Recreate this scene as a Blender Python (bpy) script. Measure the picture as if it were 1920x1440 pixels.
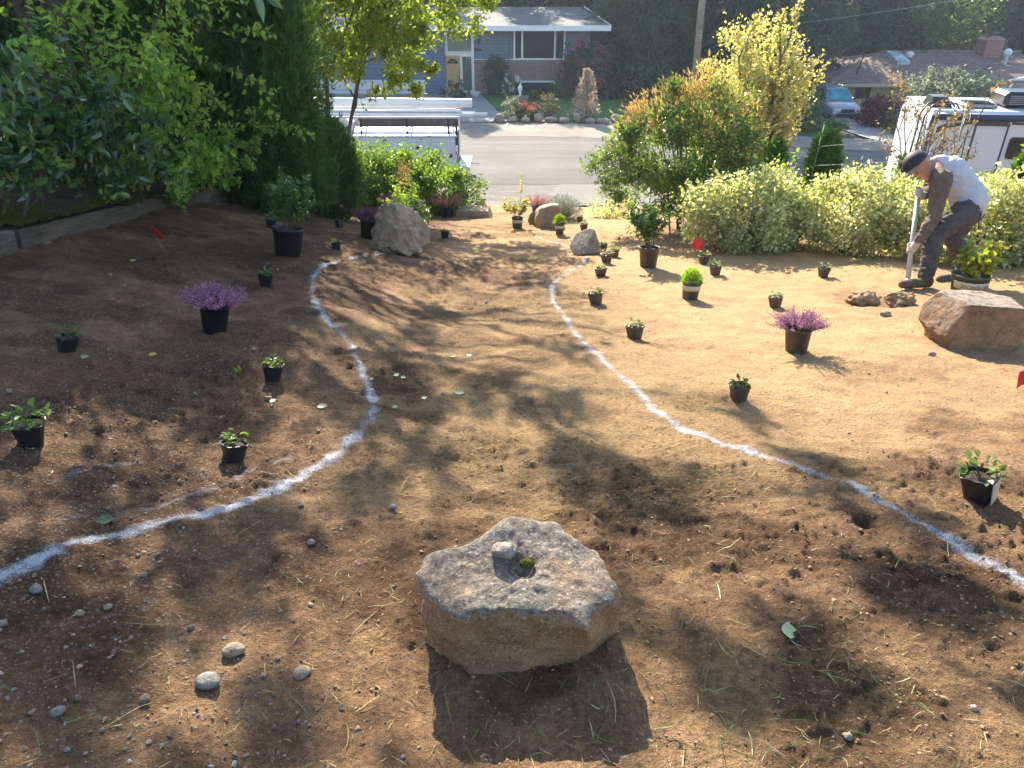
import bpy, math, random
import numpy as np
from mathutils import Vector, Matrix

scene = bpy.context.scene
for o in list(bpy.data.objects): bpy.data.objects.remove(o)
C = scene.collection
R = math.radians

# ------------------------------------------------------------------ camera, sky, sun, exposure
cam_d = bpy.data.cameras.new('camera'); cam = bpy.data.objects.new('camera', cam_d); C.objects.link(cam)
cam_d.sensor_fit = 'HORIZONTAL'; cam_d.sensor_width = 36.0; cam_d.lens = 36.0 * 1371.0 / 1920.0
cam_d.clip_start = 0.05; cam_d.clip_end = 600
cam.location = (0, 0, 1.6); cam.rotation_euler = (R(90 - 29.0), 0, 0)
scene.camera = cam

SUN_EL, SUN_AZ = 31.0, 11.0           # elevation; degrees to the left of straight ahead
world = bpy.data.worlds.new('World'); scene.world = world; world.use_nodes = True
wn = world.node_tree.nodes; wl = world.node_tree.links
bg = wn.get('Background') or wn.new('ShaderNodeBackground')
sky = wn.new('ShaderNodeTexSky'); sky.sky_type = 'NISHITA'; sky.sun_disc = False
sky.sun_elevation = R(SUN_EL); sky.sun_rotation = R(-SUN_AZ); sky.altitude = 50; sky.air_density = 1.0; sky.dust_density = 0.8
wl.new(sky.outputs[0], bg.inputs[0]); bg.inputs[1].default_value = 0.13
sun_d = bpy.data.lights.new('sun', 'SUN'); sun_d.energy = 5.0; sun_d.angle = R(0.42); sun_d.color = (1.0, 0.90, 0.74)
sun = bpy.data.objects.new('sun', sun_d); C.objects.link(sun)
sd = Vector((-math.sin(R(SUN_AZ)) * math.cos(R(SUN_EL)), math.cos(R(SUN_AZ)) * math.cos(R(SUN_EL)), math.sin(R(SUN_EL))))
sun.rotation_euler = sd.to_track_quat('Z', 'Y').to_euler()
scene.view_settings.view_transform = 'Standard'; scene.view_settings.look = 'None'
scene.view_settings.exposure = 1.74; scene.view_settings.gamma = 1.0; scene.view_settings.use_curve_mapping = False
scene.render.engine = 'CYCLES'
scene.cycles.use_denoising = True
scene.cycles.max_bounces = 6; scene.cycles.diffuse_bounces = 3; scene.cycles.glossy_bounces = 2
scene.cycles.transmission_bounces = 3; scene.cycles.transparent_max_bounces = 6; scene.cycles.volume_bounces = 0

# ------------------------------------------------------------------ numbers
def _h(ix, iy, iz, s):
    h = (ix.astype(np.int64) * 374761393 + iy.astype(np.int64) * 668265263 + iz.astype(np.int64) * 2147483647 + s * 974634777) & 0xffffffff
    h = ((h ^ (h >> 13)) * 1274126177) & 0xffffffff
    h = ((h ^ (h >> 16)) * 2246822519) & 0xffffffff
    return ((h ^ (h >> 15)) & 0xffff) / 65535.0
def vn2(x, y, s=0):
    """smooth value noise, -1..1"""
    x = np.asarray(x, float) + 1000.37; y = np.asarray(y, float) + 1000.71
    ix = np.floor(x); iy = np.floor(y); fx = x - ix; fy = y - iy
    fx = fx * fx * fx * (fx * (fx * 6 - 15) + 10); fy = fy * fy * fy * (fy * (fy * 6 - 15) + 10)
    z0 = np.zeros_like(ix)
    a = _h(ix, iy, z0, s); b = _h(ix + 1, iy, z0, s); c = _h(ix, iy + 1, z0, s); d = _h(ix + 1, iy + 1, z0, s)
    return (a + (b - a) * fx + (c - a) * fy + (a - b - c + d) * fx * fy) * 2 - 1
def vn3(p, s=0):
    p = np.asarray(p, float) + 500.13; i = np.floor(p); f = p - i; f = f * f * (3 - 2 * f)
    r = 0
    for dx in (0, 1):
        for dy in (0, 1):
            for dz in (0, 1):
                w = (f[:, 0] if dx else 1 - f[:, 0]) * (f[:, 1] if dy else 1 - f[:, 1]) * (f[:, 2] if dz else 1 - f[:, 2])
                r = r + w * _h(i[:, 0] + dx, i[:, 1] + dy, i[:, 2] + dz, s)
    return r * 2 - 1
def fbm2(x, y, s=0, o=3):
    r = 0; a = 1.0
    for k in range(o):
        c, n = math.cos(k * 1.1 + .4), math.sin(k * 1.1 + .4)
        r = r + a * vn2((x * c - y * n) * 2.03 ** k, (x * n + y * c) * 2.03 ** k, s + k); a *= .5
    return r
def fbm3(p, s=0, o=3):
    r = 0; a = 1.0
    for k in range(o): r = r + a * vn3(p * 2.07 ** k + k * 3.1, s + k); a *= .5
    return r
def unit(v): return v / (np.linalg.norm(v, axis=-1, keepdims=True) + 1e-9)

#TERRAIN
def sm(a, b, t):
    t = np.clip((t - a) / (b - a), 0.0, 1.0)
    return t * t * (3 - 2 * t)
def road_near(x): return 24.6 - 8.4 * sm(5.5, 9.5, np.asarray(x, float))
def H(x, y):
    """large shape of the land: a yard falling to the road, a bank rising on the left, lots beyond"""
    x = np.asarray(x, float); y = np.asarray(y, float)
    k = sm(5.5, 9.5, x); y0 = 13.3 - 4.3 * k; y1 = road_near(x)
    zr = -4.40 - 0.045 * np.clip(x - 3, 0, 40)
    pl = -0.176 * (y - 1.3); p0 = -0.176 * (y0 - 1.3); t = np.clip((y - y0) / (y1 - y0), 0, 1)
    z = np.where(y < y0, pl, p0 + (zr - p0) * t)
    # far lots
    lot = zr + 0.25 * sm(36, 44, y)
    lot = lot - 0.09 * np.clip(y - 35, 0, 25) * sm(6, 14, x)
    z = np.where(y > 33, zr + (lot - zr) * sm(33, 37, y), z)
    z = z + 11.0 * sm(68, 110, y)
    # bank on the left
    u = np.clip(-0.35 - x, 0, 4.6)
    b = 0.215 * u * u / (u + 0.35)
    z = z + b * (1 - 0.75 * sm(7.0, 11.0, y) * sm(-4.5, -1.2, x)) * (1 - sm(11, 16, y))
    z = z + 0.05 * np.clip(-5 - x, 0, 12) * (1 - sm(11, 16, y))
    return z
#END

DIGS = [(3.108, 5.834, .26, -.06), (1.288, 2.073, .05, -.05), (0.801, 4.504, .04, .012)]
def rough_map(x, y):
    r = .30 + .75 * sm(-.1, .7, fbm2(x * .55, y * .55, 41, 2)) 
    r = r + .5 * np.exp(-(((x - .9) / 1.0) ** 2 + ((y - 1.9) / .9) ** 2)) + .6 * np.exp(-(((x + .1) / 1.0) ** 2 + ((y - 2.6) / .55) ** 2))
    r = r + 1.0 * np.exp(-(((x - 1.9) / 1.5) ** 2 + ((y - 9.6) / 1.1) ** 2))
    return np.clip(r, .2, 1.1) * (1 - .15 * sm(3.2, 6, y) * sm(.5, 1.5, x) * (1 - sm(8.4, 9.2, y)))
def ground(x, y):
    x = np.asarray(x, float); y = np.asarray(y, float)
    z = H(x, y)
    z = z + .030 * fbm2(x * .9, y * .9, 3, 2) + .012 * fbm2(x * 3.3, y * 3.3, 7, 2)
    for (dx, dy, r, h) in DIGS: z = z + h * np.exp(-((x - dx) ** 2 + (y - dy) ** 2) / (r * r))
    return z
def ground_fine(x, y):
    rm = rough_map(x, y)
    wx = x + .022 * vn2(x * 24, y * 24, 71); wy = y + .022 * vn2(x * 24, y * 24, 73); cl = np.maximum(0, fbm2(wx * 11, wy * 15, 11, 4) - .12) * (.75 + .5 * vn2(x * 38, y * 38, 75)); c2 = np.maximum(0, fbm2(x * 34, y * 34, 17, 2) - .1)
    patch = sm(.05, .55, fbm2(x * 2.6 + .3 * y, y * 3.6, 51, 3)); ridg = 1 - np.abs(vn2(x * 5.5, y * 7.5, 23))
    return ground(x, y) + (rm + .3 * patch) * (.018 * cl + .010 * c2 + .003 * vn2(x * 80, y * 80, 29) - .010 * ridg ** 6) + .0022 * vn2(x * 55, y * 55, 31) + .0065 * fbm2(x * 8, y * 9, 35, 3)
def gz(x, y): return float(ground(x, y))

# ------------------------------------------------------------------ materials
MATS = {}
def new_mat(name):
    m = bpy.data.materials.new(name); m.use_nodes = True
    nt = m.node_tree; b = nt.nodes['Principled BSDF']
    MATS[name] = m
    return m, nt, b
def ramp(nt, fac, stops, interp='LINEAR'):
    r = nt.nodes.new('ShaderNodeValToRGB'); r.color_ramp.interpolation = interp
    e = r.color_ramp.elements
    while len(e) < len(stops): e.new(.5)
    for k, (p, c) in enumerate(stops):
        e[k].position = p; e[k].color = (c[0], c[1], c[2], 1) if hasattr(c, '__len__') else (c, c, c, 1)
    if fac is not None: nt.links.new(fac, r.inputs[0])
    return r.outputs[0]
def noise(nt, vec, scale, detail=4, rough=.55, dist=0):
    n = nt.nodes.new('ShaderNodeTexNoise'); n.inputs['Scale'].default_value = scale; n.inputs['Detail'].default_value = detail
    n.inputs['Roughness'].default_value = rough; n.inputs['Distortion'].default_value = dist
    if vec is not None: nt.links.new(vec, n.inputs['Vector'])
    return n.outputs['Fac']
def mixc(nt, f, a, b, mode='MIX'):
    n = nt.nodes.new('ShaderNodeMix'); n.data_type = 'RGBA'; n.blend_type = mode
    for sck, v in ((n.inputs[0], f), (n.inputs[6], a), (n.inputs[7], b)):
        if hasattr(v, 'is_linked'): nt.links.new(v, sck)
        elif hasattr(v, '__len__'): sck.default_value = (v[0], v[1], v[2], 1)
        else: sck.default_value = v
    return n.outputs[2]
def mth(nt, op, a, b=None, c=None, clamp=False):
    n = nt.nodes.new('ShaderNodeMath'); n.operation = op; n.use_clamp = clamp
    for k, v in enumerate((a, b, c)):
        if v is None: continue
        if hasattr(v, 'is_linked'): nt.links.new(v, n.inputs[k])
        else: n.inputs[k].default_value = v
    return n.outputs[0]
def coord(nt, kind='Object'):
    if kind == 'World': return nt.nodes.new('ShaderNodeNewGeometry').outputs['Position']
    return nt.nodes.new('ShaderNodeTexCoord').outputs[kind]
def attr(nt, name):
    n = nt.nodes.new('ShaderNodeAttribute'); n.attribute_name = name
    return n.outputs['Fac']
def bump(nt, b, h, strength=.3, dist=.01):
    n = nt.nodes.new('ShaderNodeBump'); n.inputs['Strength'].default_value = strength; n.inputs['Distance'].default_value = dist
    nt.links.new(h, n.inputs['Height']); nt.links.new(n.outputs[0], b.inputs['Normal'])
def plain(name, col, rough=.6, metal=0.0, var=.15, scale=6, bmp=.0, spec=.5):
    """one colour with faint dirt and grain"""
    m, nt, b = new_mat(name)
    co = coord(nt); n = noise(nt, co, scale, 6, .6)
    lo = tuple(max(0, c * (1 - var)) for c in col); hi = tuple(min(1, c * (1 + var)) for c in col)
    nt.links.new(ramp(nt, n, [(.3, lo), (.7, hi)]), b.inputs['Base Color'])
    b.inputs['Roughness'].default_value = rough; b.inputs['Metallic'].default_value = metal
    b.inputs['Specular IOR Level'].default_value = spec
    if bmp: bump(nt, b, noise(nt, co, scale * 8, 4), bmp, .01)
    return m
def leafmat(name, cols, trans=.45, tcol=1.6, rough=.42, spec=.4, yell=(1.15, 1.0, .55)):
    """leaves: a colour for each leaf, light passing through"""
    m, nt, b = new_mat(name)
    rnd = nt.nodes.new('ShaderNodeNewGeometry').outputs['Random Per Island']
    k = len(cols); col = ramp(nt, rnd, [(i / max(1, k - 1), c) for i, c in enumerate(cols)])
    co = coord(nt, 'World'); v = noise(nt, co, 1.7, 3)
    col = mixc(nt, 1.0, col, ramp(nt, v, [(.3, (.75, .75, .75)), (.7, (1.25, 1.25, 1.2))]), 'MULTIPLY')
    nt.links.new(col, b.inputs['Base Color']); b.inputs['Roughness'].default_value = rough; b.inputs['Specular IOR Level'].default_value = spec
    tr = nt.nodes.new('ShaderNodeBsdfTranslucent')
    tc = mixc(nt, 1.0, col, tuple(tcol * y for y in yell), 'MULTIPLY'); nt.links.new(tc, tr.inputs[0])
    mx = nt.nodes.new('ShaderNodeMixShader'); mx.inputs[0].default_value = trans
    nt.links.new(b.outputs[0], mx.inputs[1]); nt.links.new(tr.outputs[0], mx.inputs[2])
    nt.links.new(mx.outputs[0], nt.nodes['Material Output'].inputs['Surface'])
    return m

# ------------------------------------------------------------------ meshes
class MB:
    def __init__(s): s.v = []; s.f = []; s.n = 0; s.mi = []
    def add(s, v, f, mi=0):
        v = [tuple(p) for p in v]; s.v += v
        for q in f: s.f.append(tuple(i + s.n for i in q)); s.mi.append(mi)
        s.n += len(v); return s
    def box(s, x0, x1, y0, y1, z0, z1, mi=0):
        v = [(x0, y0, z0), (x1, y0, z0), (x1, y1, z0), (x0, y1, z0), (x0, y0, z1), (x1, y0, z1), (x1, y1, z1), (x0, y1, z1)]
        return s.add(v, [(0, 3, 2, 1), (4, 5, 6, 7), (0, 1, 5, 4), (1, 2, 6, 5), (2, 3, 7, 6), (3, 0, 4, 7)], mi)
    def bbox(s, x0, x1, y0, y1, z0, z1, r=.02):
        """box with chamfered edges"""
        v = []; idx = {}
        X = (x0, x1); Y = (y0, y1); Z = (z0, z1)
        for i in (0, 1):
            for j in (0, 1):
                for k in (0, 1):
                    sx, sy, sz = (1 - 2 * i) * r, (1 - 2 * j) * r, (1 - 2 * k) * r
                    idx[i, j, k, 0] = len(v); v.append((X[i], Y[j] + sy, Z[k] + sz))
                    idx[i, j, k, 1] = len(v); v.append((X[i] + sx, Y[j], Z[k] + sz))
                    idx[i, j, k, 2] = len(v); v.append((X[i] + sx, Y[j] + sy, Z[k]))
        q = []
        for i in (0, 1):
            q.append([idx[i, 0, 0, 0], idx[i, 1, 0, 0], idx[i, 1, 1, 0], idx[i, 0, 1, 0]])
            q.append([idx[0, i, 0, 1], idx[1, i, 0, 1], idx[1, i, 1, 1], idx[0, i, 1, 1]])
            q.append([idx[0, 0, i, 2], idx[1, 0, i, 2], idx[1, 1, i, 2], idx[0, 1, i, 2]])
            for j in (0, 1):
                q.append([idx[i, j, 0, 0], idx[i, j, 1, 0], idx[i, j, 1, 1], idx[i, j, 0, 1]])
                q.append([idx[i, 0, j, 0], idx[i, 1, j, 0], idx[i, 1, j, 2], idx[i, 0, j, 2]])
                q.append([idx[0, i, j, 1], idx[1, i, j, 1], idx[1, i, j, 2], idx[0, i, j, 2]])
                for k in (0, 1): q.append([idx[i, j, k, 0], idx[i, j, k, 1], idx[i, j, k, 2]])
        return s.add(v, q)
    def prism(s, poly, a0, a1, axis='z'):
        """polygon pushed along an axis"""
        n = len(poly)
        def mk(p, a): return (p[0], p[1], a) if axis == 'z' else ((p[0], a, p[1]) if axis == 'y' else (a, p[0], p[1]))
        v = [mk(p, a0) for p in poly] + [mk(p, a1) for p in poly]
        return s.add(v, [tuple(range(n))[::-1], tuple(range(n, 2 * n))] + [(i, (i + 1) % n, n + (i + 1) % n, n + i) for i in range(n)])
    def tube(s, pts, r, sides=6, cap=True):
        pts = [Vector(p) for p in pts]; n = len(pts)
        rs = [r] * n if not hasattr(r, '__len__') else list(r)
        v = []; f = []; ref = None
        for i, p in enumerate(pts):
            t = (pts[min(i + 1, n - 1)] - pts[max(i - 1, 0)]).normalized()
            if ref is None:
                ref = t.orthogonal().normalized()
            ref = (ref - t * ref.dot(t))
            ref = ref.normalized() if ref.length > 1e-6 else t.orthogonal().normalized()
            b = t.cross(ref)
            for k in range(sides):
                a = 2 * math.pi * k / sides; v.append(p + (ref * math.cos(a) + b * math.sin(a)) * rs[i])
        for i in range(n - 1):
            for k in range(sides):
                k2 = (k + 1) % sides; f.append((i * sides + k, i * sides + k2, (i + 1) * sides + k2, (i + 1) * sides + k))
        if cap: f.append(tuple(range(sides))[::-1]); f.append(tuple((n - 1) * sides + k for k in range(sides)))
        return s.add(v, f)
    def lathe(s, prof, sides=24, sq=0.0, c=(0, 0, 0), cap=False):
        """profile of (radius, height) turned round; sq>0 squares the outline"""
        v = []; f = []
        for (r, z) in prof:
            for k in range(sides):
                a = 2 * math.pi * (k + .5) / sides; cx, sy = math.cos(a), math.sin(a)
                q = 1.0
                if sq: q = 1 / (abs(cx) ** sq + abs(sy) ** sq) ** (1 / sq)
                v.append((c[0] + r * cx * q, c[1] + r * sy * q, c[2] + z))
        for i in range(len(prof) - 1):
            for k in range(sides):
                k2 = (k + 1) % sides; f.append((i * sides + k, i * sides + k2, (i + 1) * sides + k2, (i + 1) * sides + k))
        if cap: f.append(tuple(range(sides))[::-1]); f.append(tuple((len(prof) - 1) * sides + k for k in range(sides)))
        return s.add(v, f)
    def mesh(s, name, smooth=False):
        me = bpy.data.meshes.new(name); me.from_pydata(s.v, [], s.f); me.update()
        if smooth: me.polygons.foreach_set('use_smooth', [True] * len(me.polygons))
        return me
    def build(s, name, mat, parent=None, smooth=False, loc=(0, 0, 0)):
        return obj(name, s.mesh(name, smooth), mat, parent, loc)
def npmesh(name, V, Q, smooth=False):
    """fast mesh from arrays; Q is (n,4) or (n,3)"""
    me = bpy.data.meshes.new(name); V = np.asarray(V, np.float32); Q = np.asarray(Q, np.int32); k = Q.shape[1]
    me.vertices.add(len(V)); me.vertices.foreach_set('co', V.ravel())
    me.loops.add(Q.size); me.loops.foreach_set('vertex_index', Q.ravel())
    me.polygons.add(len(Q)); me.polygons.foreach_set('loop_start', np.arange(0, Q.size, k, dtype=np.int32))
    me.polygons.foreach_set('use_smooth', np.full(len(Q), smooth)); me.update(calc_edges=True)
    return me
def obj(name, me, mat=None, parent=None, loc=(0, 0, 0), rot=(0, 0, 0)):
    if mat is not None:
        me.materials.clear()
        for m in (mat if isinstance(mat, (list, tuple)) else [mat]): me.materials.append(MATS[m] if isinstance(m, str) else m)
    o = bpy.data.objects.new(name, me); C.objects.link(o); o.location = loc; o.rotation_euler = rot
    if parent is not None: o.parent = parent
    return o
def tag(o, label=None, cat=None, group=None, kind=None):
    for k, v in (('label', label), ('category', cat), ('group', group), ('kind', kind)):
        if v: o[k] = v
    return o
def thing(name, label, cat, loc=(0, 0, 0), rot=(0, 0, 0), group=None):
    o = bpy.data.objects.new(name, None); C.objects.link(o); o.empty_display_size = .1
    o.location = loc; o.rotation_euler = rot
    return tag(o, label, cat, group)
def dup(root, loc, rot=(0, 0, 0), label=None, scale=None):
    r = root.copy(); C.objects.link(r); r.location = loc; r.rotation_euler = rot
    if label: r['label'] = label
    if scale: r.scale = (scale,) * 3 if not hasattr(scale, '__len__') else scale
    for ch in [c for c in bpy.data.objects if c.parent is root]:
        c = ch.copy(); C.objects.link(c); c.parent = r
        for g in [x for x in bpy.data.objects if x.parent is ch]:
            d = g.copy(); C.objects.link(d); d.parent = c
    return r
def ico(sub):
    t = (1 + 5 ** .5) / 2
    v = [(-1, t, 0), (1, t, 0), (-1, -t, 0), (1, -t, 0), (0, -1, t), (0, 1, t), (0, -1, -t), (0, 1, -t), (t, 0, -1), (t, 0, 1), (-t, 0, -1), (-t, 0, 1)]
    f = [(0, 11, 5), (0, 5, 1), (0, 1, 7), (0, 7, 10), (0, 10, 11), (1, 5, 9), (5, 11, 4), (11, 10, 2), (10, 7, 6), (7, 1, 8), (3, 9, 4), (3, 4, 2), (3, 2, 6), (3, 6, 8), (3, 8, 9), (4, 9, 5), (2, 4, 11), (6, 2, 10), (8, 6, 7), (9, 8, 1)]
    v = [np.array(p, float) / np.linalg.norm(p) for p in v]
    for _ in range(sub):
        cache = {}; nf = []
        def mid(a, b):
            k = (min(a, b), max(a, b))
            if k not in cache:
                m = v[a] + v[b]; cache[k] = len(v); v.append(m / np.linalg.norm(m))
            return cache[k]
        for a, b, c in f:
            ab, bc, ca = mid(a, b), mid(b, c), mid(c, a); nf += [(a, ab, ca), (b, bc, ab), (c, ca, bc), (ab, bc, ca)]
        f = nf
    return np.array(v), np.array(f)
ICO = {k: ico(k) for k in (0, 1, 2, 4, 5)}

# ------------------------------------------------------------------ leaves and twigs
def leaves(P, D, L, W, rng, kind='quad', up=None, upw=0.0, curl=.12):
    """arrays of leaf faces: base points, directions, lengths, widths"""
    N = len(P); D = unit(D); L = np.broadcast_to(np.asarray(L, float), (N,))[:, None]; W = np.broadcast_to(np.asarray(W, float), (N,))[:, None]
    Rn = rng.normal(size=(N, 3))
    if up is not None: Rn = Rn + np.asarray(up) * upw
    Nn = unit(Rn - (Rn * D).sum(1, keepdims=True) * D); S = np.cross(D, Nn)
    if kind == 'quad':
        V = np.stack([P, P + D * L * .45 + S * W * .5 + Nn * L * .05, P + D * L - Nn * L * curl, P + D * L * .45 - S * W * .5 + Nn * L * .05], 1)
        Q = np.arange(N * 4).reshape(N, 4)
    else:
        e = Nn * W * .22
        V = np.stack([P, P + D * L * .28 + S * W * .46 + e, P + D * L * .66 + S * W * .40 + e * .7 - Nn * L * curl * .4, P + D * L - Nn * L * curl,
                      P + D * L * .66 - S * W * .40 + e * .7 - Nn * L * curl * .4, P + D * L * .28 - S * W * .46 + e], 1)
        b = np.arange(N)[:, None] * 6
        Q = np.concatenate([b + np.array([[0, 1, 2, 3]]), b + np.array([[0, 3, 4, 5]])], 0)
    return V.reshape(-1, 3), Q
class Veg:
    """collects stems and leaves of one plant (local space, base at the origin)"""
    def __init__(s, seed): s.rng = np.random.default_rng(seed); s.r = random.Random(seed); s.mb = MB(); s.V = []; s.Q = []; s.n = 0; s.tw = []
    def put(s, VQ):
        V, Q = VQ; s.V.append(V); s.Q.append(Q + s.n); s.n += len(V)
    def grow(s, p, d, ln, r, lev, maxlev, seg=5, wander=.18, trop=(0, 0, .05), kids=5, kl=.55, spread=.8, sides=5, start=.25, tubes=True):
        p = Vector(p); d = Vector(d).normalized(); pts = [p.copy()]; dirs = [d.copy()]
        for i in range(seg):
            d = (d + Vector([s.r.gauss(0, wander) for _ in range(3)]) + Vector(trop)).normalized()
            p = p + d * ln / seg; pts.append(p.copy()); dirs.append(d.copy())
        if tubes and r > .0006: s.mb.tube(pts, [r * (1 - .65 * i / seg) for i in range(seg + 1)], sides if lev == 0 else (4 if lev == 1 else 3), cap=False)
        if lev >= maxlev: s.tw.append((pts, lev)); return
        for k in range(kids):
            t = start + (1 - start) * (k + s.r.random()) / kids
            i = min(seg - 1, int(t * seg)); q = pts[i].lerp(pts[i + 1], t * seg - i)
            ax = Vector([s.r.gauss(0, 1) for _ in range(3)]); dd = dirs[i]; ax = (ax - dd * ax.dot(dd)).normalized()
            nd = (dd + ax * spread * s.r.uniform(.7, 1.3)).normalized()
            s.grow(q, nd, ln * kl * s.r.uniform(.7, 1.2) * (1.15 - .5 * t), r * .5, lev + 1, maxlev, max(3, seg - 1), wander, trop, kids, kl, spread, sides, .2, tubes)
        s.tw.append((pts[-3:], lev + 1))
    def leaf_twigs(s, per, L, W, out=.8, kind='quad', up=(0, 0, 1), upw=.6, lvar=.3, droop=0.0):
        P = []; D = []
        for pts, lev in s.tw:
            n = len(pts) - 1
            for k in range(per):
                t = (k + s.r.random()) / per * n; i = min(n - 1, int(t)); q = pts[i].lerp(pts[i + 1], t - i)
                P.append(q); D.append((pts[i + 1] - pts[i]).normalized())
        P = np.array(P); D = np.array(D); N = len(P)
        side = s.rng.normal(size=(N, 3)); side = unit(side - (side * D).sum(1, keepdims=True) * D)
        D = D * (1 - out) + side * out + np.array([0, 0, -droop])
        l = L * s.rng.uniform(1 - lvar, 1 + lvar, N)
        s.put(leaves(P, D, l, W / L * l, s.rng, kind, up, upw))
    def cloud(s, c, rad, n, L, W, clumps=60, cr=.22, shell=(.55, 1.0), kind='quad', outw=.7, up=(0, 0, 1), upw=.5, flat_bottom=None, nz=.25, lvar=.35, power=1.0):
        """leaf clumps through the outer part of an ellipsoid"""
        rng = s.rng; c = np.array(c); rad = np.array(rad)
        d = unit(rng.normal(size=(clumps, 3))); t = rng.uniform(shell[0] ** 3, shell[1] ** 3, clumps) ** (1 / 3.)
        lump = 1 + nz * vn3(d * 2.2 + rng.uniform(0, 50), 5)
        cc = d * (t * lump)[:, None] * rad
        if flat_bottom is not None: cc[:, 2] = np.maximum(cc[:, 2], flat_bottom)
        k = rng.integers(0, clumps, n); o = rng.normal(size=(n, 3)) * cr * np.mean(rad) * rng.uniform(.5, 1.2, (clumps, 1))[k]
        P = cc[k] + o; D = unit(P / rad) * outw + unit(rng.normal(size=(n, 3))) + np.array([0, 0, .15])
        l = L * rng.uniform(1 - lvar, 1 + lvar, n)
        s.put(leaves(P + c, D, l, W / L * l, rng, kind, up, upw)); return cc + c
    def foliage(s, name): return npmesh(name, np.concatenate(s.V), np.concatenate(s.Q))
    def build(s, name, label, cat, loc, leaf, bark, group=None, rot=(0, 0, 0), fname='foliage', bname='branches'):
        t = thing(name, label, cat, loc, rot, group)
        if s.V: obj(fname, s.foliage(fname), leaf, t)
        if s.mb.n: s.mb.build(bname, bark, t, True)
        return t
def at(x, y, dz=0.0): return (x, y, gz(x, y) + dz)

# ================================================================== THE SETTING
def soil_mat():
    m, nt, b = new_mat('soil'); co = coord(nt, 'World')
    n1 = noise(nt, co, .9, 5, .6, .3); n2 = noise(nt, co, 7, 6, .65); n3 = noise(nt, co, 55, 5, .7); n4 = noise(nt, co, 260, 3, .7)
    dry = attr(nt, 'dry'); gra = attr(nt, 'straw'); peb = attr(nt, 'stony')
    f = mth(nt, 'ADD', mth(nt, 'MULTIPLY', n1, .30), mth(nt, 'MULTIPLY', n2, .34)); f = mth(nt, 'ADD', f, mth(nt, 'MULTIPLY', n3, .36))
    f = mth(nt, 'ADD', f, mth(nt, 'MULTIPLY', mth(nt, 'SUBTRACT', dry, .5), .38))
    col = ramp(nt, f, [(.26, (.085, .048, .026)), (.39, (.190, .110, .058)), (.51, (.36, .220, .112)), (.68, (.54, .358, .178))])
    # dead grass trodden into the soil
    mp = nt.nodes.new('ShaderNodeMapping'); mp.inputs['Rotation'].default_value = (0, 0, .5); mp.inputs['Scale'].default_value = (1, 3.5, 1); nt.links.new(co, mp.inputs[0])
    st = noise(nt, mp.outputs[0], 38, 4, .7, .8)
    gm = mth(nt, 'MULTIPLY', gra, ramp(nt, st, [(.45, 0), (.62, 1)]))
    col = mixc(nt, mth(nt, 'MULTIPLY', gm, .75), col, ramp(nt, n3, [(.35, (.17, .135, .045)), (.65, (.42, .33, .145))]))
    # grey grit
    vo = nt.nodes.new('ShaderNodeTexVoronoi'); vo.inputs['Scale'].default_value = 75; nt.links.new(co, vo.inputs['Vector'])
    sp = ramp(nt, vo.outputs['Distance'], [(.0, 1), (.32, .8), (.40, 0)])
    gsel = mth(nt, 'GREATER_THAN', noise(nt, vo.outputs['Color'], 3, 0), mth(nt, 'SUBTRACT', .70, mth(nt, 'MULTIPLY', peb, .32)))
    pm = mth(nt, 'MULTIPLY', sp, gsel)
    col = mixc(nt, mth(nt, 'MULTIPLY', pm, .42), col, ramp(nt, n2, [(.3, (.20, .175, .15)), (.7, (.44, .40, .35))]))
    col = mixc(nt, 1.0, col, ramp(nt, n4, [(.30, (.55, .52, .50)), (.5, (1, 1, 1)), (.72, (1.30, 1.30, 1.30))]), 'MULTIPLY')
    nt.links.new(col, b.inputs['Base Color']); b.inputs['Roughness'].default_value = .95; b.inputs['Specular IOR Level'].default_value = .15
    h = mth(nt, 'ADD', mth(nt, 'MULTIPLY', n3, .7), mth(nt, 'MULTIPLY', n4, .35)); h = mth(nt, 'ADD', h, mth(nt, 'MULTIPLY', pm, .18))
    wv = nt.nodes.new('ShaderNodeTexWave'); wv.bands_direction = 'Y'; wv.inputs['Scale'].default_value = 5.5; wv.inputs['Distortion'].default_value = 16; wv.inputs['Detail'].default_value = 3; wv.inputs['Detail Scale'].default_value = 2.2; nt.links.new(co, wv.inputs['Vector'])
    h = mth(nt, 'ADD', h, mth(nt, 'MULTIPLY', wv.outputs['Fac'], mth(nt, 'MULTIPLY', ramp(nt, n1, [(.42, 0), (.6, 1)]), .13)))
    bump(nt, b, h, 1.0, .036)
soil_mat()
def paint_mat(name, col, cover):
    m, nt, b = new_mat(name); co = coord(nt, 'World')
    v = attr(nt, 'edge')                      # 1 in the middle of the line, 0 at its rim
    n1 = noise(nt, co, 150, 4, .8); n2 = noise(nt, co, 26, 4, .7); n3 = noise(nt, co, 4, 3)
    a = mth(nt, 'ADD', mth(nt, 'MULTIPLY', v, 1.25), mth(nt, 'MULTIPLY', n1, .9)); a = mth(nt, 'ADD', a, mth(nt, 'MULTIPLY', n2, .7)); a = mth(nt, 'ADD', a, mth(nt, 'MULTIPLY', n3, .22))
    a = mth(nt, 'SUBTRACT', a, 1.98 - cover); a = mth(nt, 'MULTIPLY', a, 2.2, clamp=True)
    nt.links.new(mth(nt, 'MULTIPLY', a, .50), b.inputs['Alpha'])
    nt.links.new(ramp(nt, n1, [(.3, tuple(c * .55 for c in col)), (.6, col)]), b.inputs['Base Color']); b.inputs['Roughness'].default_value = .9
    bump(nt, b, n1, .6, .01)
paint_mat('spray_paint', (.66, .70, .77), .25); paint_mat('spray_dust', (.58, .63, .76), -.07)

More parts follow.
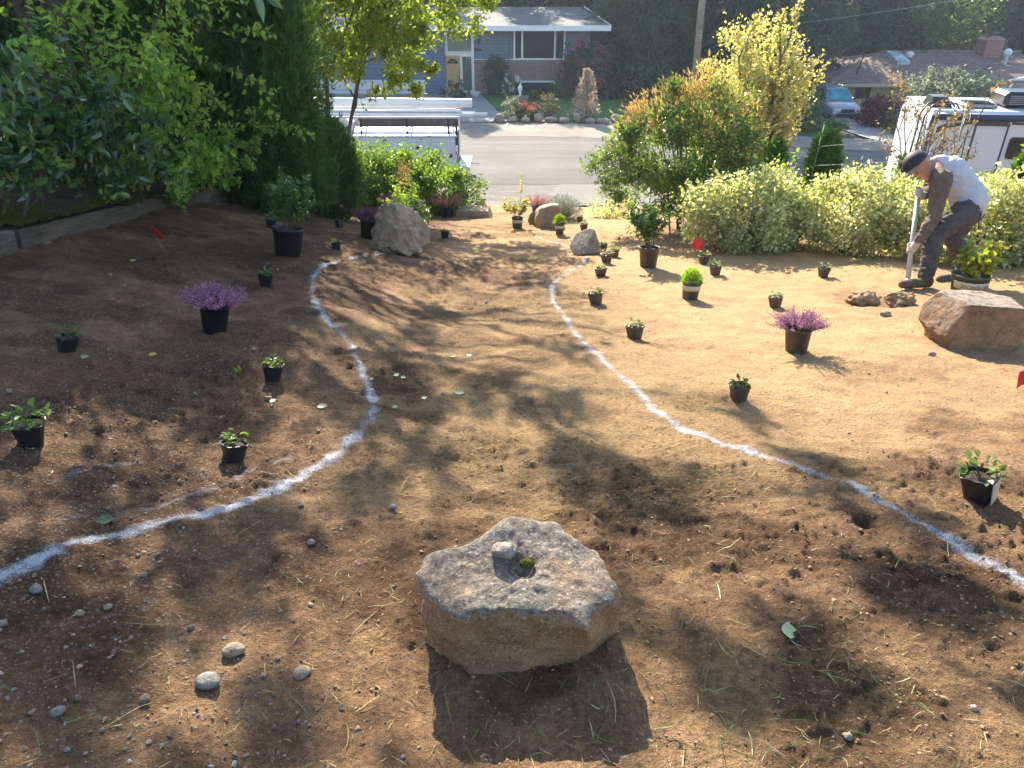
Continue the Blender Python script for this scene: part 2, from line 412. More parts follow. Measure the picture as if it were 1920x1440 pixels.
# the yard: one sheet of raked soil, finer near the path where one stands
NR, NC = 620, 680
ys = .40 * np.exp(np.linspace(0, 1, NR) * math.log(14.7 / .40)); ss = np.linspace(-1, 1, NC); ss = .68 * ss + .32 * ss ** 5
YY = np.repeat(ys[:, None], NC, 1); XX = ss[None, :] * (.98 * YY + 2.3)
ZZ = ground_fine(XX, YY)
VY = np.stack([XX, YY, ZZ], -1).reshape(-1, 3)
ii = (np.arange(NR - 1)[:, None] * NC + np.arange(NC - 1)[None, :]).ravel()
QY = np.stack([ii, ii + 1, ii + NC + 1, ii + NC], 1)
ym = npmesh('yard_soil', VY, QY, True)
fx, fy = VY[:, 0], VY[:, 1]
dry = .5 + .35 * sm(.0, 1.6, fx) * sm(2.2, 4.2, fy) + .22 * sm(5, 8, fy) * sm(-1.5, 0, fx) - .30 * sm(-.5, -1.5, fx) - .42 * sm(1.75, 2.1, fx) * sm(8.1, 8.8, fy) - .19 * sm(3.2, 1.6, fy)
dry = dry - .30 * np.clip(rough_map(fx, fy) - .65, 0, 1) - .30 * sm(.05, .6, fbm2(fx * 2.6 + .3 * fy, fy * 3.6, 51, 3)) * (1 - .75 * sm(3.0, 5.0, fy) * sm(.3, 1.2, fx))
for (dx, dy, r_, h_) in DIGS[:2]: dry = dry - .5 * np.exp(-((fx - dx) ** 2 + (fy - dy) ** 2) / (r_ * r_ * 1.6))
straw = sm(-1.0, -.3, fx) * sm(1.6, .7, fx) * sm(1.8, 2.8, fy) * sm(7.5, 4.5, fy) * (.55 + .6 * sm(-.3, .5, fbm2(fx * 1.1, fy * 1.1, 61, 2)))
straw = straw + .7 * np.exp(-(((fx - 1.35 + .55 * (fy - 2.6)) / .22) ** 2)) * sm(1.9, 2.2, fy) * sm(4.2, 3.4, fy) * .8 + .3 * sm(1.7, 1.2, fy) * sm(-.2, .3, fx)
stony = .15 + .85 * sm(-.35, -.9, fx) * sm(5.5, 3.0, fy) * (.45 + .55 * sm(-.3, .4, fbm2(fx * 1.4, fy * 1.4, 77, 2)))
for nm, arr in (('dry', np.clip(dry, 0, 1)), ('straw', np.clip(straw, 0, 1)), ('stony', np.clip(stony, 0, 1))):
    a = ym.attributes.new(nm, 'FLOAT', 'POINT'); a.data.foreach_set('value', arr.astype(np.float32))
tag(obj('yard_soil', ym, 'soil'), 'sloping bare brown yard soil raked over for planting', None, None, 'structure')

def spray_line(name, pts, half, mat, label):
    """the strip of yard surface that the paint landed on, 3 mm proud of the soil"""
    pts = np.array(pts); d = np.zeros(1)
    P = []
    for k in range(len(pts) - 1):
        p0, p1 = pts[max(k - 1, 0)], pts[k]; p2, p3 = pts[k + 1], pts[min(k + 2, len(pts) - 1)]
        for t in np.linspace(0, 1, 14, endpoint=False):
            P.append(.5 * ((2 * p1) + (-p0 + p2) * t + (2 * p0 - 5 * p1 + 4 * p2 - p3) * t * t + (-p0 + 3 * p1 - 3 * p2 + p3) * t ** 3))
    P.append(pts[-1]); P = np.array(P)
    lo, hi = P.min(0) - half * 2, P.max(0) + half * 2
    cand = np.where((fx > lo[0]) & (fx < hi[0]) & (fy > lo[1]) & (fy < hi[1]))[0]
    dist = np.full(len(VY), 9.0); xy = VY[cand][:, :2]; best = np.full(len(cand), 9.0)
    for p in P: best = np.minimum(best, np.hypot(xy[:, 0] - p[0], xy[:, 1] - p[1]))
    dist[cand] = best + .016 * vn2(xy[:, 0] * 9, xy[:, 1] * 9, 5) + .010 * vn2(xy[:, 0] * 30, xy[:, 1] * 30, 6)
    keep = (dist[QY] < half).all(1); q = QY[keep]; used, inv = np.unique(q.ravel(), return_inverse=True)
    V = VY[used].copy(); V[:, 2] += .003
    me = npmesh(name, V, inv.reshape(-1, 4), True)
    a = me.attributes.new('edge', 'FLOAT', 'POINT'); a.data.foreach_set('value', np.clip(1 - dist[used] / half, 0, 1).astype(np.float32))
    tag(obj(name, me, mat), label, 'paint line')
spray_line('spray_paint_line', [(-1.465, 1.450), (-1.424, 1.514), (-1.359, 1.646), (-1.277, 1.780), (-1.158, 1.914), (-1.016, 2.041), (-0.899, 2.197), (-0.824, 2.353), (-0.729, 2.583), (-0.675, 2.831), (-0.692, 3.126), (-0.778, 3.447), (-0.874, 3.724), (-1.035, 4.124), (-1.249, 4.504), (-1.423, 4.918), (-1.561, 5.355), (-1.653, 5.888), (-1.647, 6.339), (-1.502, 6.801), (-1.254, 7.335)],
           .09, 'spray_paint', 'white sprayed marking line curving round the shaded left bank to the split boulder')
spray_line('spray_paint_line', [(1.648, 1.593), (1.608, 1.700), (1.524, 1.898), (1.453, 2.111), (1.359, 2.341), (1.210, 2.507), (1.034, 2.665), (0.856, 2.902), (0.731, 3.174), (0.658, 3.579), (0.561, 4.024), (0.473, 4.504), (0.405, 5.094), (0.360, 5.732), (0.366, 6.281), (0.437, 6.658), (0.666, 7.228), (0.835, 7.823), (0.836, 8.352), (0.672, 8.905), (0.494, 9.379), (0.294, 9.793)],
           .098, 'spray_paint', 'white sprayed marking line winding up the sunny right side of the path')
spray_line('spray_paint_line', [(-1.610, 2.057), (-1.549, 2.173), (-1.466, 2.268), (-1.356, 2.368)], .07, 'spray_dust', 'faint white sprayed dash left of the small pot on the bank')
spray_line('spray_paint_line', [(-1.494, 1.773), (-1.403, 1.867), (-1.296, 1.954), (-1.188, 2.064), (-1.061, 2.274), (-0.925, 2.490)], .12, 'spray_dust', 'faint scatter of white overspray above the bold left line')
spray_line('spray_paint_line', [(-2.138, 5.856), (-2.143, 6.123), (-1.961, 5.608)], .09, 'spray_dust', 'small faint white spray mark behind a little pot on the bank')

# the land around, under and beyond the yard
def land_mat():
    m, nt, b = new_mat('land'); co = coord(nt, 'World')
    n1 = noise(nt, co, .35, 5, .6); n2 = noise(nt, co, 5, 5, .7)
    f = mth(nt, 'ADD', mth(nt, 'MULTIPLY', n1, .6), mth(nt, 'MULTIPLY', n2, .4))
    nt.links.new(ramp(nt, f, [(.35, (.045, .032, .020)), (.5, (.09, .062, .036)), (.62, (.05, .065, .022))]), b.inputs['Base Color'])
    b.inputs['Roughness'].default_value = 1; bump(nt, b, n2, .7, .1)
land_mat()
gx = np.concatenate([np.linspace(-170, -26, 24), np.linspace(-24, 30, 110), np.linspace(33, 200, 28)]); gy = np.concatenate([np.linspace(-60, -4, 10), np.linspace(-3, 60, 130), np.linspace(63, 260, 40)])
GX, GY = np.meshgrid(gx, gy); GZ = H(GX, GY) - .06 - .14 * (np.abs(GX) < .98 * GY + 1.6) * (GY < 15)
GZ = GZ - np.where((GY > 12.5) & (GY < 39), .06, 0)
gi = (np.arange(len(gy) - 1)[:, None] * len(gx) + np.arange(len(gx) - 1)[None, :]).ravel()
tag(obj('terrain', npmesh('terrain', np.stack([GX, GY, GZ], -1).reshape(-1, 3), np.stack([gi, gi + 1, gi + len(gx) + 1, gi + len(gx)], 1), True), 'land'), None, None, None, 'structure')

def sheet(name, x0, x1, y0, y1, nx, ny, dz, mat, xf=None, kind='structure', wob=0.0):
    u = np.linspace(0, 1, nx); v = np.linspace(0, 1, ny); Uu, Vv = np.meshgrid(u, v)
    X = x0 + (x1 - x0) * Uu; Y = y0 + (y1 - y0) * Vv
    if xf: X, Y = xf(X, Y, Uu, Vv)
    if wob: Y = Y + wob * fbm2(X * .8, X * 0 + y0, 9, 3) * ((Vv == 0) | (Vv == 1))
    Z = H(X, Y) + dz
    i = (np.arange(ny - 1)[:, None] * nx + np.arange(nx - 1)[None, :]).ravel()
    return tag(obj(name, npmesh(name, np.stack([X, Y, Z], -1).reshape(-1, 3), np.stack([i, i + 1, i + nx + 1, i + nx], 1), True), mat), None, None, None, kind)
def gran(name, stops, scale, fine, rough=.9, bstr=.4, bd=.02, streak=0, spec=.3):
    m, nt, b = new_mat(name); co = coord(nt, 'World')
    n1 = noise(nt, co, scale, 5, .6); n2 = noise(nt, co, fine, 4, .75); f = mth(nt, 'ADD', mth(nt, 'MULTIPLY', n1, .55), mth(nt, 'MULTIPLY', n2, .45))
    if streak:
        mp = nt.nodes.new('ShaderNodeMapping'); mp.inputs['Scale'].default_value = (.06, 1.2, 1); nt.links.new(co, mp.inputs[0])
        f = mth(nt, 'ADD', f, mth(nt, 'MULTIPLY', mth(nt, 'SUBTRACT', noise(nt, mp.outputs[0], 1.0, 4), .5), streak))
    nt.links.new(ramp(nt, f, stops), b.inputs['Base Color']); b.inputs['Roughness'].default_value = rough; b.inputs['Specular IOR Level'].default_value = spec
    bump(nt, b, n2, bstr, bd)
gran('asphalt', [(.30, (.074, .070, .066)), (.5, (.110, .104, .096)), (.70, (.155, .146, .134))], .7, 40, .9, .6, .03, .8)
gran('tar', [(.35, (.03, .03, .03)), (.65, (.075, .07, .066))], 1.5, 30, .9, .6, .03)
gran('old_asphalt', [(.32, (.085, .081, .076)), (.66, (.145, .138, .128))], .9, 30, .9, .6, .03, .3)
gran('gravel', [(.34, (.065, .058, .05)), (.5, (.13, .118, .104)), (.66, (.24, .22, .195))], 1.2, 16, .95, 1.0, .05)
gran('shoulder', [(.32, (.15, .13, .105)), (.5, (.24, .21, .17)), (.7, (.34, .30, .25))], .6, 14, .95, .7, .05)
gran('concrete', [(.35, (.20, .195, .19)), (.65, (.29, .285, .275))], 1.0, 40, .85, .3, .01)
gran('lawn', [(.35, (.040, .105, .018)), (.5, (.070, .165, .028)), (.7, (.11, .21, .04))], 1.0, 30, .8, 1.0, .06)
gran('bark_mulch', [(.35, (.03, .018, .012)), (.5, (.075, .045, .03)), (.68, (.15, .095, .06))], 2.5, 40, .95, 1.0, .05)
sheet('road', -70, 60, 24.5, 33.2, 200, 14, -.02, 'asphalt', lambda X, Y, u, v: (X, road_near(X) + .1 + v * (33.1 - road_near(X))), wob=.12)
sheet('road_seam', -30, 5.4, 24.3, 24.72, 160, 3, -.004, 'tar', wob=.16)
sheet('verge_gravel', -16, 6.5, 14.4, 24.5, 60, 30, -.012, 'gravel', lambda X, Y, u, v: (X, 14.4 + v * (road_near(X) + .0 - 14.4)), wob=.05)
sheet('driveway_apron', 1.6, 5.6, 14.4, 24.3, 14, 30, .004, 'old_asphalt', lambda X, Y, u, v: (X - 1.2 * (1 - v), Y), wob=.05)
sheet('far_shoulder', -40, 40, 33.1, 36.6, 100, 6, -.012, 'shoulder', wob=.25)

sheet('front_lawn', -1.9, 16.0, 36.7, 44.6, 40, 14, -.006, 'lawn', lambda X, Y, u, v: (X + np.where(u < .02, 1.0, 0) * (1 - v) * 1.2, Y))
sheet('front_walk', -2.9, -1.8, 36.7, 44.4, 6, 12, .006, 'concrete', lambda X, Y, u, v: (X + (1 - v) * (.4 + u * 1.2), Y))
sheet('driveway', -16, -2.95, 36.5, 44.6, 10, 12, -.004, 'concrete')
sheet('neighbour_drive', 17.5, 24.5, 36.3, 50, 8, 20, -.004, 'concrete')
sheet('neighbour_lawn', 24.6, 60, 36.4, 52, 12, 14, -.008, 'lawn')

# ------------------------------------------------------------------ rocks
def rock_mat(name, side, top, dark, lichen=.4, scale=1.0, crust=(.35, .75), bs=.12):
    m, nt, b = new_mat(name); co = coord(nt)
    n1 = noise(nt, co, 5 * scale, 6, .65); n2 = noise(nt, co, 26 * scale, 6, .7, .4); n3 = noise(nt, co, 110 * scale, 4, .75)
    col = ramp(nt, n1, [(.3, tuple(c * .55 for c in side)), (.5, side), (.72, tuple(min(1, c * 1.5) for c in side))])
    nz = nt.nodes.new('ShaderNodeSeparateXYZ'); nt.links.new(nt.nodes.new('ShaderNodeNewGeometry').outputs['Normal'], nz.inputs[0])
    tf = ramp(nt, mth(nt, 'ADD', nz.outputs[2], mth(nt, 'ADD', mth(nt, 'MULTIPLY', mth(nt, 'SUBTRACT', n2, .5), .9), mth(nt, 'MULTIPLY', mth(nt, 'SUBTRACT', n1, .5), 1.1))), [(crust[0], 0), (crust[1], 1)])
    tcol = ramp(nt, n2, [(.33, dark), (.47, top), (.60, tuple(min(1, c * 1.45) for c in top)), (.75, tuple(min(1, c * 1.9) for c in top))])
    col = mixc(nt, mth(nt, 'MULTIPLY', tf, ramp(nt, n1, [(.35, 1), (.68, .55)])), col, tcol)
    big = noise(nt, co, 2.6 * scale, 3, .6); col = mixc(nt, mth(nt, 'MULTIPLY', tf, ramp(nt, big, [(.53, 0), (.68, .5)])), col, ramp(nt, n2, [(.35, tuple(c * .9 for c in side)), (.65, tuple(min(1, c * 2.1) for c in side))]))
    blk = noise(nt, co, 9 * scale, 5, .75, .5); col = mixc(nt, mth(nt, 'MULTIPLY', ramp(nt, blk, [(.56, 0), (.66, .65)]), mth(nt, 'ADD', mth(nt, 'MULTIPLY', tf, .97 - bs), bs)), col, dark)
    sp = ramp(nt, n3, [(.56, 0), (.66, 1)]); col = mixc(nt, mth(nt, 'MULTIPLY', sp, lichen), col, (.50, .49, .44))
    pit = ramp(nt, n3, [(.36, 1), (.44, 0)]); col = mixc(nt, mth(nt, 'MULTIPLY', pit, .8), col, dark)
    nt.links.new(col, b.inputs['Base Color']); b.inputs['Roughness'].default_value = .88; b.inputs['Specular IOR Level'].default_value = .25
    bump(nt, b, mth(nt, 'ADD', n2, mth(nt, 'MULTIPLY', n3, .5)), .55, .02)
rock_mat('rock_brown', (.30, .175, .085), (.122, .110, .092), (.038, .034, .030), .6)
rock_mat('rock_rust', (.30, .17, .085), (.20, .17, .14), (.045, .038, .032), .2, .8, (.35, .75), .8)
rock_mat('rock_tan', (.25, .20, .145), (.29, .25, .20), (.09, .075, .06), .15)
rock_mat('rock_buff', (.33, .235, .145), (.36, .27, .175), (.10, .08, .06), .12)
rock_mat('rock_sand', (.36, .26, .165), (.40, .31, .21), (.14, .10, .07), .1)
plain('moss', (.075, .088, .014), .95, 0, .6, 40, .9, .1)
def slope_rot(x, y, k=1.0):
    e = .25; nx = -(gz(x + e, y) - gz(x - e, y)) / (2 * e) * k; ny = -(gz(x, y + e) - gz(x, y - e)) / (2 * e) * k
    return (math.atan2(-ny, 1), math.atan2(nx, 1))
def boulder(name, label, x, y, dims, seed, mat, planes=(), sink=.06, rotz=0.0, sub=4, nz=.16, nf=1.3, sq=0.0, fine=.02, cat='boulder'):
    V, Fc = ICO[sub]; V = V.copy()
    if sq: V = V / (np.abs(V) ** sq).sum(1, keepdims=True) ** (1 / sq)
    V = V * (1 + nz * fbm3(V * nf + seed * 7.3, seed, 2))[:, None]
    for (n, d) in planes:
        n = np.array(n, float); n /= np.linalg.norm(n); e = np.maximum(0, V @ n - d); V = V - (e * .93)[:, None] * n
    V = V * (1 + fine * fbm3(V * 6 + seed, seed + 3, 3))[:, None]
    V = V * np.array(dims) / 2.0; V[:, 2] += dims[2] / 2 - sink
    c, s_ = math.cos(rotz), math.sin(rotz); V = np.stack([V[:, 0] * c - V[:, 1] * s_, V[:, 0] * s_ + V[:, 1] * c, V[:, 2]], 1)
    o = obj(name, npmesh(name, V, Fc, True), mat, None, at(x, y)); return tag(o, label, cat)

# the boulder in the foreground, shaped face by face: flat pitted top, upright brown sides
TOP = np.array([(-0.242, 1.434), (-0.229, 1.488), (-0.191, 1.519), (-0.142, 1.530), (-0.067, 1.582), (0.003, 1.633), (0.060, 1.636), (0.120, 1.609), (0.174, 1.564), (0.221, 1.533), (0.258, 1.467), (0.277, 1.412), (0.264, 1.359), (0.217, 1.336), (0.194, 1.305), (0.184, 1.282), (0.133, 1.309), (0.053, 1.320), (-0.040, 1.318), (-0.122, 1.314), (-0.154, 1.331), (-0.206, 1.386)])
BOT = np.array([(-0.235, 1.427), (-0.234, 1.504), (-0.207, 1.607), (-0.146, 1.651), (-0.074, 1.697), (0.000, 1.744), (0.084, 1.756), (0.150, 1.720), (0.212, 1.674), (0.257, 1.629), (0.298, 1.575), (0.304, 1.523), (0.288, 1.493), (0.247, 1.464), (0.215, 1.426), (0.188, 1.385), (0.129, 1.354), (0.057, 1.338), (-0.014, 1.327), (-0.092, 1.322), (-0.150, 1.353), (-0.210, 1.385)])
cx, cy = TOP.mean(0); NA = 176
def ring(poly, n):
    d = np.r_[0, np.cumsum(np.hypot(*(np.roll(poly, -1, 0) - poly).T))]; t = np.linspace(0, d[-1], n, endpoint=False); q = np.vstack([poly, poly[:1]])
    return np.stack([np.interp(t, d, q[:, 0]), np.interp(t, d, q[:, 1])], 1)
rt_, rb_ = ring(TOP, NA), ring(BOT, NA)
for _ in range(1): rt_ = (np.roll(rt_, 1, 0) + 2 * rt_ + np.roll(rt_, -1, 0)) / 4
zt = lambda p: .205 + .17 * (p[:, 1] - 1.28) - .02 * (p[:, 0] - .05)
rows = []
for k in range(30):
    t = k / 29.; g = np.sin(t * math.pi) * .018
    p = rb_ * (1 - t ** .9) + rt_ * t ** .9; p = np.array([cx, cy]) + (p - [cx, cy]) * (1 + g * 1.5)
    rows.append(np.c_[p, -.07 * (1 - t) + (zt(rt_) - .012) * t])
for k in range(1, 34):
    t = k / 33.; p = np.array([cx, cy]) + (rt_ - [cx, cy]) * (1 - t)
    e = math.exp(-t * 16)
    rows.append(np.c_[p, zt(p) - .010 * e])
BV = np.concatenate(rows); nr = len(rows)
topw = np.clip((np.arange(len(BV)) // NA - 28) / 3.0, 0, 1)
BV[:, 2] += topw * (0.011 * fbm3(BV * 6, 3, 2) + .0035 * fbm3(BV * 45, 5, 3))
hole = np.array((0.003, 1.477)); hd = np.hypot(BV[:, 0] - hole[0], BV[:, 1] - hole[1]); BV[:, 2] -= topw * (.020 * np.exp(-(hd / .030) ** 2))
hole2 = np.array((0.035, 1.461)); hd = np.hypot(BV[:, 0] - hole2[0], BV[:, 1] - hole2[1]); BV[:, 2] -= topw * (.026 * np.exp(-(hd / .026) ** 2))
out = unit(np.c_[BV[:, 0] - cx, BV[:, 1] - cy, 0 * BV[:, 0]])
BV += out * ((1 - topw) * (0.016 * fbm3(BV * 7, 13, 3) + .005 * fbm3(BV * 30, 15, 2)))[:, None]
bi = (np.arange(nr - 1)[:, None] * NA + np.arange(NA)[None, :]).ravel(); bj = (np.arange(nr - 1)[:, None] * NA + (np.arange(NA)[None, :] + 1) % NA).ravel()
rimw = np.exp(-((np.arange(len(BV)) // NA - 29.5) / 2.2) ** 2); BV += out * (rimw * .012 * fbm3(BV * 16, 33, 3))[:, None]; BV[:, 2] -= rimw * .010 * np.maximum(0, fbm3(BV * 13, 37, 2))
BV[:, :2] -= [cx, cy]
bl = thing('boulder', 'large flat-topped grey and brown boulder alone in the foreground', 'boulder', (cx, cy, 0))
obj('stone', npmesh('stone', BV, np.stack([bi, bj, bj + NA, bi + NA], 1), True), 'rock_brown', bl)
# a loose stone and a moss cushion in the hollows of its top
hx, hy = (-0.021, 1.502); V, Fc = ICO[2]; V = V * (1 + .18 * fbm3(V * 1.6, 9, 2))[:, None] * np.array([.034, .026, .020])
tag(obj('pebble', npmesh('pebble', V, Fc, True), 'rock_tan', None, (hx, hy, .255)), 'small tan stone lying in the hollow of the foreground boulder', 'stone')
V, Fc = ICO[4]; V = V * (1 + .12 * fbm3(V * 5, 19, 3))[:, None] * np.array([.020, .015, .012])
mx_, my_ = (0.040, 1.472); obj('moss', npmesh('moss', V, Fc, True), 'moss', bl, (mx_ - cx, my_ - cy, .236))

boulder('boulder', 'upright pale split boulder where the left paint line ends', -1.213, 7.542, (.64, .5, .64), 4, 'rock_buff',
        [((-.85, -.35, .50), .47), ((.85, -.40, .42), .50), ((-.2, -.95, .25), .55), ((.35, -.9, .3), .57), ((.2, .5, .8), .75), ((.1, -.1, 1), .80)], .05, .1, 5, .30, 1.9, 0, .085)
boulder('boulder', 'big rust-brown boulder with a dark crust by the digging man', 3.092, 4.478, (.68, .5, .42), 8, 'rock_rust',
        [((0, -1, .15), .70), ((.1, .1, 1), .74), ((-.9, -.2, .35), .80), ((.95, -.1, .2), .80)], .07, -.06, 5, .14, 1.3, 2.6)
boulder('boulder', 'pointed grey-brown boulder beside the right paint line', 0.891, 8.392, (.40, .36, .36), 12, 'rock_tan',
        [((-.75, -.3, .65), .42), ((.5, -.8, .3), .62), ((.9, .1, .25), .62)], .06, .2, 4, .14, 1.3)
boulder('boulder', 'rounded tan boulder beside the lavender at the yard edge', 0.566, 10.862, (.46, .40, .40), 15, 'rock_sand',
        [((0, -1, .2), .72), ((.9, -.3, .2), .75)], .05, .3, 4, .12, 1.1, 2.6)
boulder('boulder', 'small brown rock leaning against the rounded tan boulder', 0.362, 11.062, (.24, .24, .28), 17, 'rock_brown', [((-.6, -.5, .6), .6)], .05, .9, 4, .16)
boulder('boulder', 'flat sunlit block of tan stone below the green shrubs', -0.636, 12.286, (.66, .42, .23), 21, 'rock_sand',
        [((0, 0, 1), .66), ((0, -1, 0), .72), ((.95, 0, .1), .80), ((-.95, .1, .1), .82)], .04, -.08, 4, .08, 1.2, 4.0)
boulder('boulder', 'small dark upright rock behind the flat tan block', -0.525, 13.440, (.16, .14, .24), 23, 'rock_brown', [((-.7, -.4, .5), .4), ((.8, -.3, .4), .5)], .03, .5, 4, .15)
boulder('boulder', 'small dark rock tucked behind the split boulder', -1.490, 8.217, (.30, .26, .36), 27, 'rock_brown', [((-.6, -.6, .5), .6), ((.1, .1, 1), .75)], .05, .2, 4, .15)

# ================================================================== TIMBER EDGE AND RAISED BED
def wood_mat(name, cols, sx=22):
    m, nt, b = new_mat(name); co = coord(nt); mp = nt.nodes.new('ShaderNodeMapping'); mp.inputs['Scale'].default_value = (1.2, sx, sx); nt.links.new(co, mp.inputs[0])
    n = noise(nt, mp.outputs[0], 2.2, 6, .7, .6); n2 = noise(nt, co, 3, 4)
    c = ramp(nt, n, [(.3, cols[0]), (.5, cols[1]), (.7, cols[2])]); c = mixc(nt, 1.0, c, ramp(nt, n2, [(.3, (.6, .6, .6)), (.7, (1.2, 1.2, 1.2))]), 'MULTIPLY')
    nt.links.new(c, b.inputs['Base Color']); b.inputs['Roughness'].default_value = .9; bump(nt, b, n, .8, .015)
wood_mat('timber', [(.05, .036, .026), (.105, .080, .058), (.19, .150, .112)])
wood_mat('pole_wood', [(.16, .115, .08), (.27, .20, .14), (.38, .29, .205)], 10)
def beam(a, b, label, w=.17, h=.135, lift=0.0, mossy=False):
    a = np.array(a); b = np.array(b); L = float(np.hypot(*(b - a))); za, zb = gz(*a), gz(*b); hd = math.atan2(b[1] - a[1], b[0] - a[0])
    t = thing('timber_beam', label, 'timber', (a[0], a[1], za + lift - .03), (0, -math.atan2(zb - za, L), hd))
    n = max(8, int(L / .06)); prof = []
    for (u, v) in ((0, 0), (0, .5), (0, .94), (.06, 1), (.5, 1.0), (.94, 1), (1, .94), (1, .5), (1, 0)): prof.append((u * w, v * (h + .03)))
    k = len(prof); V = []
    for i in range(n + 1):
        for (u, v) in prof: V.append((L * i / n, u, v))
    V = np.array(V, float); V[:, 1] += .006 * fbm3(V * 7, 3, 2); V[:, 2] += .008 * fbm3(V * np.array([3, 9, 9]), 7, 2) * (V[:, 2] > .05)
    q = [(i * k + j, i * k + j + 1, (i + 1) * k + j + 1, (i + 1) * k + j) for i in range(n) for j in range(k - 1)]
    mb = MB().add(V, [tuple(x[::-1]) for x in q] + [tuple(range(k)), tuple(n * k + j for j in range(k))[::-1]])
    mb.build('timber', 'timber', t)
    if mossy:
        rng = np.random.default_rng(5); nx, ny = int(L / .014), 46; X, Y = np.meshgrid(np.linspace(.02, L - .02, nx), np.linspace(-.02, w + .50, ny))
        m = fbm2(X * 2.2, Y * 3.0, 3, 3) + .45 - 1.2 * np.clip(np.abs(Y - .20) / .32 - .5, 0, 1); Z = h + .036 + .16 * np.clip(Y - w, 0, 1) + np.clip(m, -.3, .6) * .045 + .012 * fbm2(X * 40, Y * 40, 9, 2)
        i = (np.arange(ny - 1)[:, None] * nx + np.arange(nx - 1)[None, :]).ravel()
        obj('moss', npmesh('moss', np.stack([X, Y, Z], -1).reshape(-1, 3), np.stack([i, i + 1, i + nx + 1, i + nx], 1), True), 'moss', t)
    return t
TA0, TA, TB, TC = (-3.296, 3.759), (-3.395, 4.892), (-3.535, 7.824), (-3.467, 9.559)
beam(TA0, (TA[0] - .01, TA[1] - .02), 'weathered landscape timber at the left edge of the yard')
beam(TA, TB, 'long mossy landscape timber holding the raised bed on the left', mossy=True)
beam((TB[0] + .02, TB[1] + .02), TC, 'short grey timber at the far corner of the raised bed', h=.16)
LX = np.array([TA0[0], TA[0], TB[0], TC[0], -2.6]); LY = np.array([TA0[1], TA[1], TB[1], TC[1], 11.5])
u = np.linspace(0, 1, 60); v = np.linspace(LY[0] - 1.2, 11.5, 90); Uu, Vv = np.meshgrid(u, v); X1 = np.interp(Vv, LY, LX) - .10; Xb = -10.5 + (X1 + 10.5) * Uu
Zb = np.maximum(H(Xb, Vv), H(X1, Vv)) + .10 + .03 * fbm2(Xb * 2, Vv * 2, 4, 3) + .018 * fbm2(Xb * 14, Vv * 14, 6, 2)
i = (np.arange(89)[:, None] * 60 + np.arange(59)[None, :]).ravel()
tag(obj('raised_bed_soil', npmesh('raised_bed_soil', np.stack([Xb, Vv, Zb], -1).reshape(-1, 3), np.stack([i, i + 1, i + 61, i + 60], 1), True), 'bark_mulch'), None, None, None, 'structure')
def bedz(x, y): return max(gz(x, y), float(H(float(np.interp(y, LY, LX)), y))) + .10

# ================================================================== POTTED PLANTS
plain('pot_black', (.012, .012, .013), .45, 0, .3, 9); plain('pot_brown', (.070, .046, .036), .55, 0, .2, 9); plain('pot_green', (.058, .066, .030), .5, 0, .2, 9)
plain('pot_band', (.50, .44, .28), .6, 0, .1, 9); plain('pot_soil', (.045, .028, .018), .95, 0, .5, 60, .8); plain('plastic_red', (.62, .014, .016), .45, 0, .1, 9)
plain('wire', (.25, .24, .22), .4, .6, .1); plain('tag_white', (.6, .57, .52), .6, 0, .1); plain('ink', (.17, .14, .07), .7, 0, .1)
leafmat('leaf_seed', [(.05, .10, .02), (.085, .16, .03), (.15, .24, .06), (.10, .13, .03)], .35)
leafmat('leaf_pale', [(.16, .21, .10), (.26, .31, .17), (.40, .43, .28), (.12, .20, .07)], .3)
leafmat('leaf_gloss', [(.04, .09, .024), (.06, .135, .03), (.10, .20, .04)], .28, 1.8, .25, .6)
leafmat('leaf_lime', [(.13, .26, .022), (.19, .34, .03), (.24, .36, .04)], .45, 1.4)
leafmat('leaf_yellow', [(.20, .24, .05), (.34, .34, .09), (.45, .40, .14)], .45, 1.3)
leafmat('heather_pink', [(.32, .13, .23), (.44, .21, .34), (.26, .09, .18), (.55, .34, .45), (.20, .12, .12)], .25, 1.2, .7, .1, (1.1, .9, 1.1))
leafmat('heather_dark', [(.13, .03, .10), (.20, .05, .15), (.10, .05, .07)], .25, 1.2, .7, .1, (1.1, .9, 1.1))
leafmat('heather_salmon', [(.50, .20, .20), (.58, .28, .26), (.40, .14, .16)], .25, 1.2, .7, .1, (1.1, .95, .95))
leafmat('heather_green', [(.04, .065, .025), (.06, .085, .03)], .25)
leafmat('petal_red', [(.55, .03, .03), (.6, .08, .06)], .3, 1.2, .5, .3, (1, .9, .9))
leafmat('rose_leaf', [(.10, .18, .03), (.17, .26, .03), (.28, .32, .03), (.22, .10, .03)], .45, 1.5)
plain('stem', (.10, .075, .035), .8, 0, .3, 20); plain('stem_red', (.22, .05, .04), .7, 0, .2, 20); plain('bark', (.085, .06, .042), .95, 0, .4, 20, .8); plain('bark_grey', (.14, .115, .09), .95, 0, .4, 14, .8)

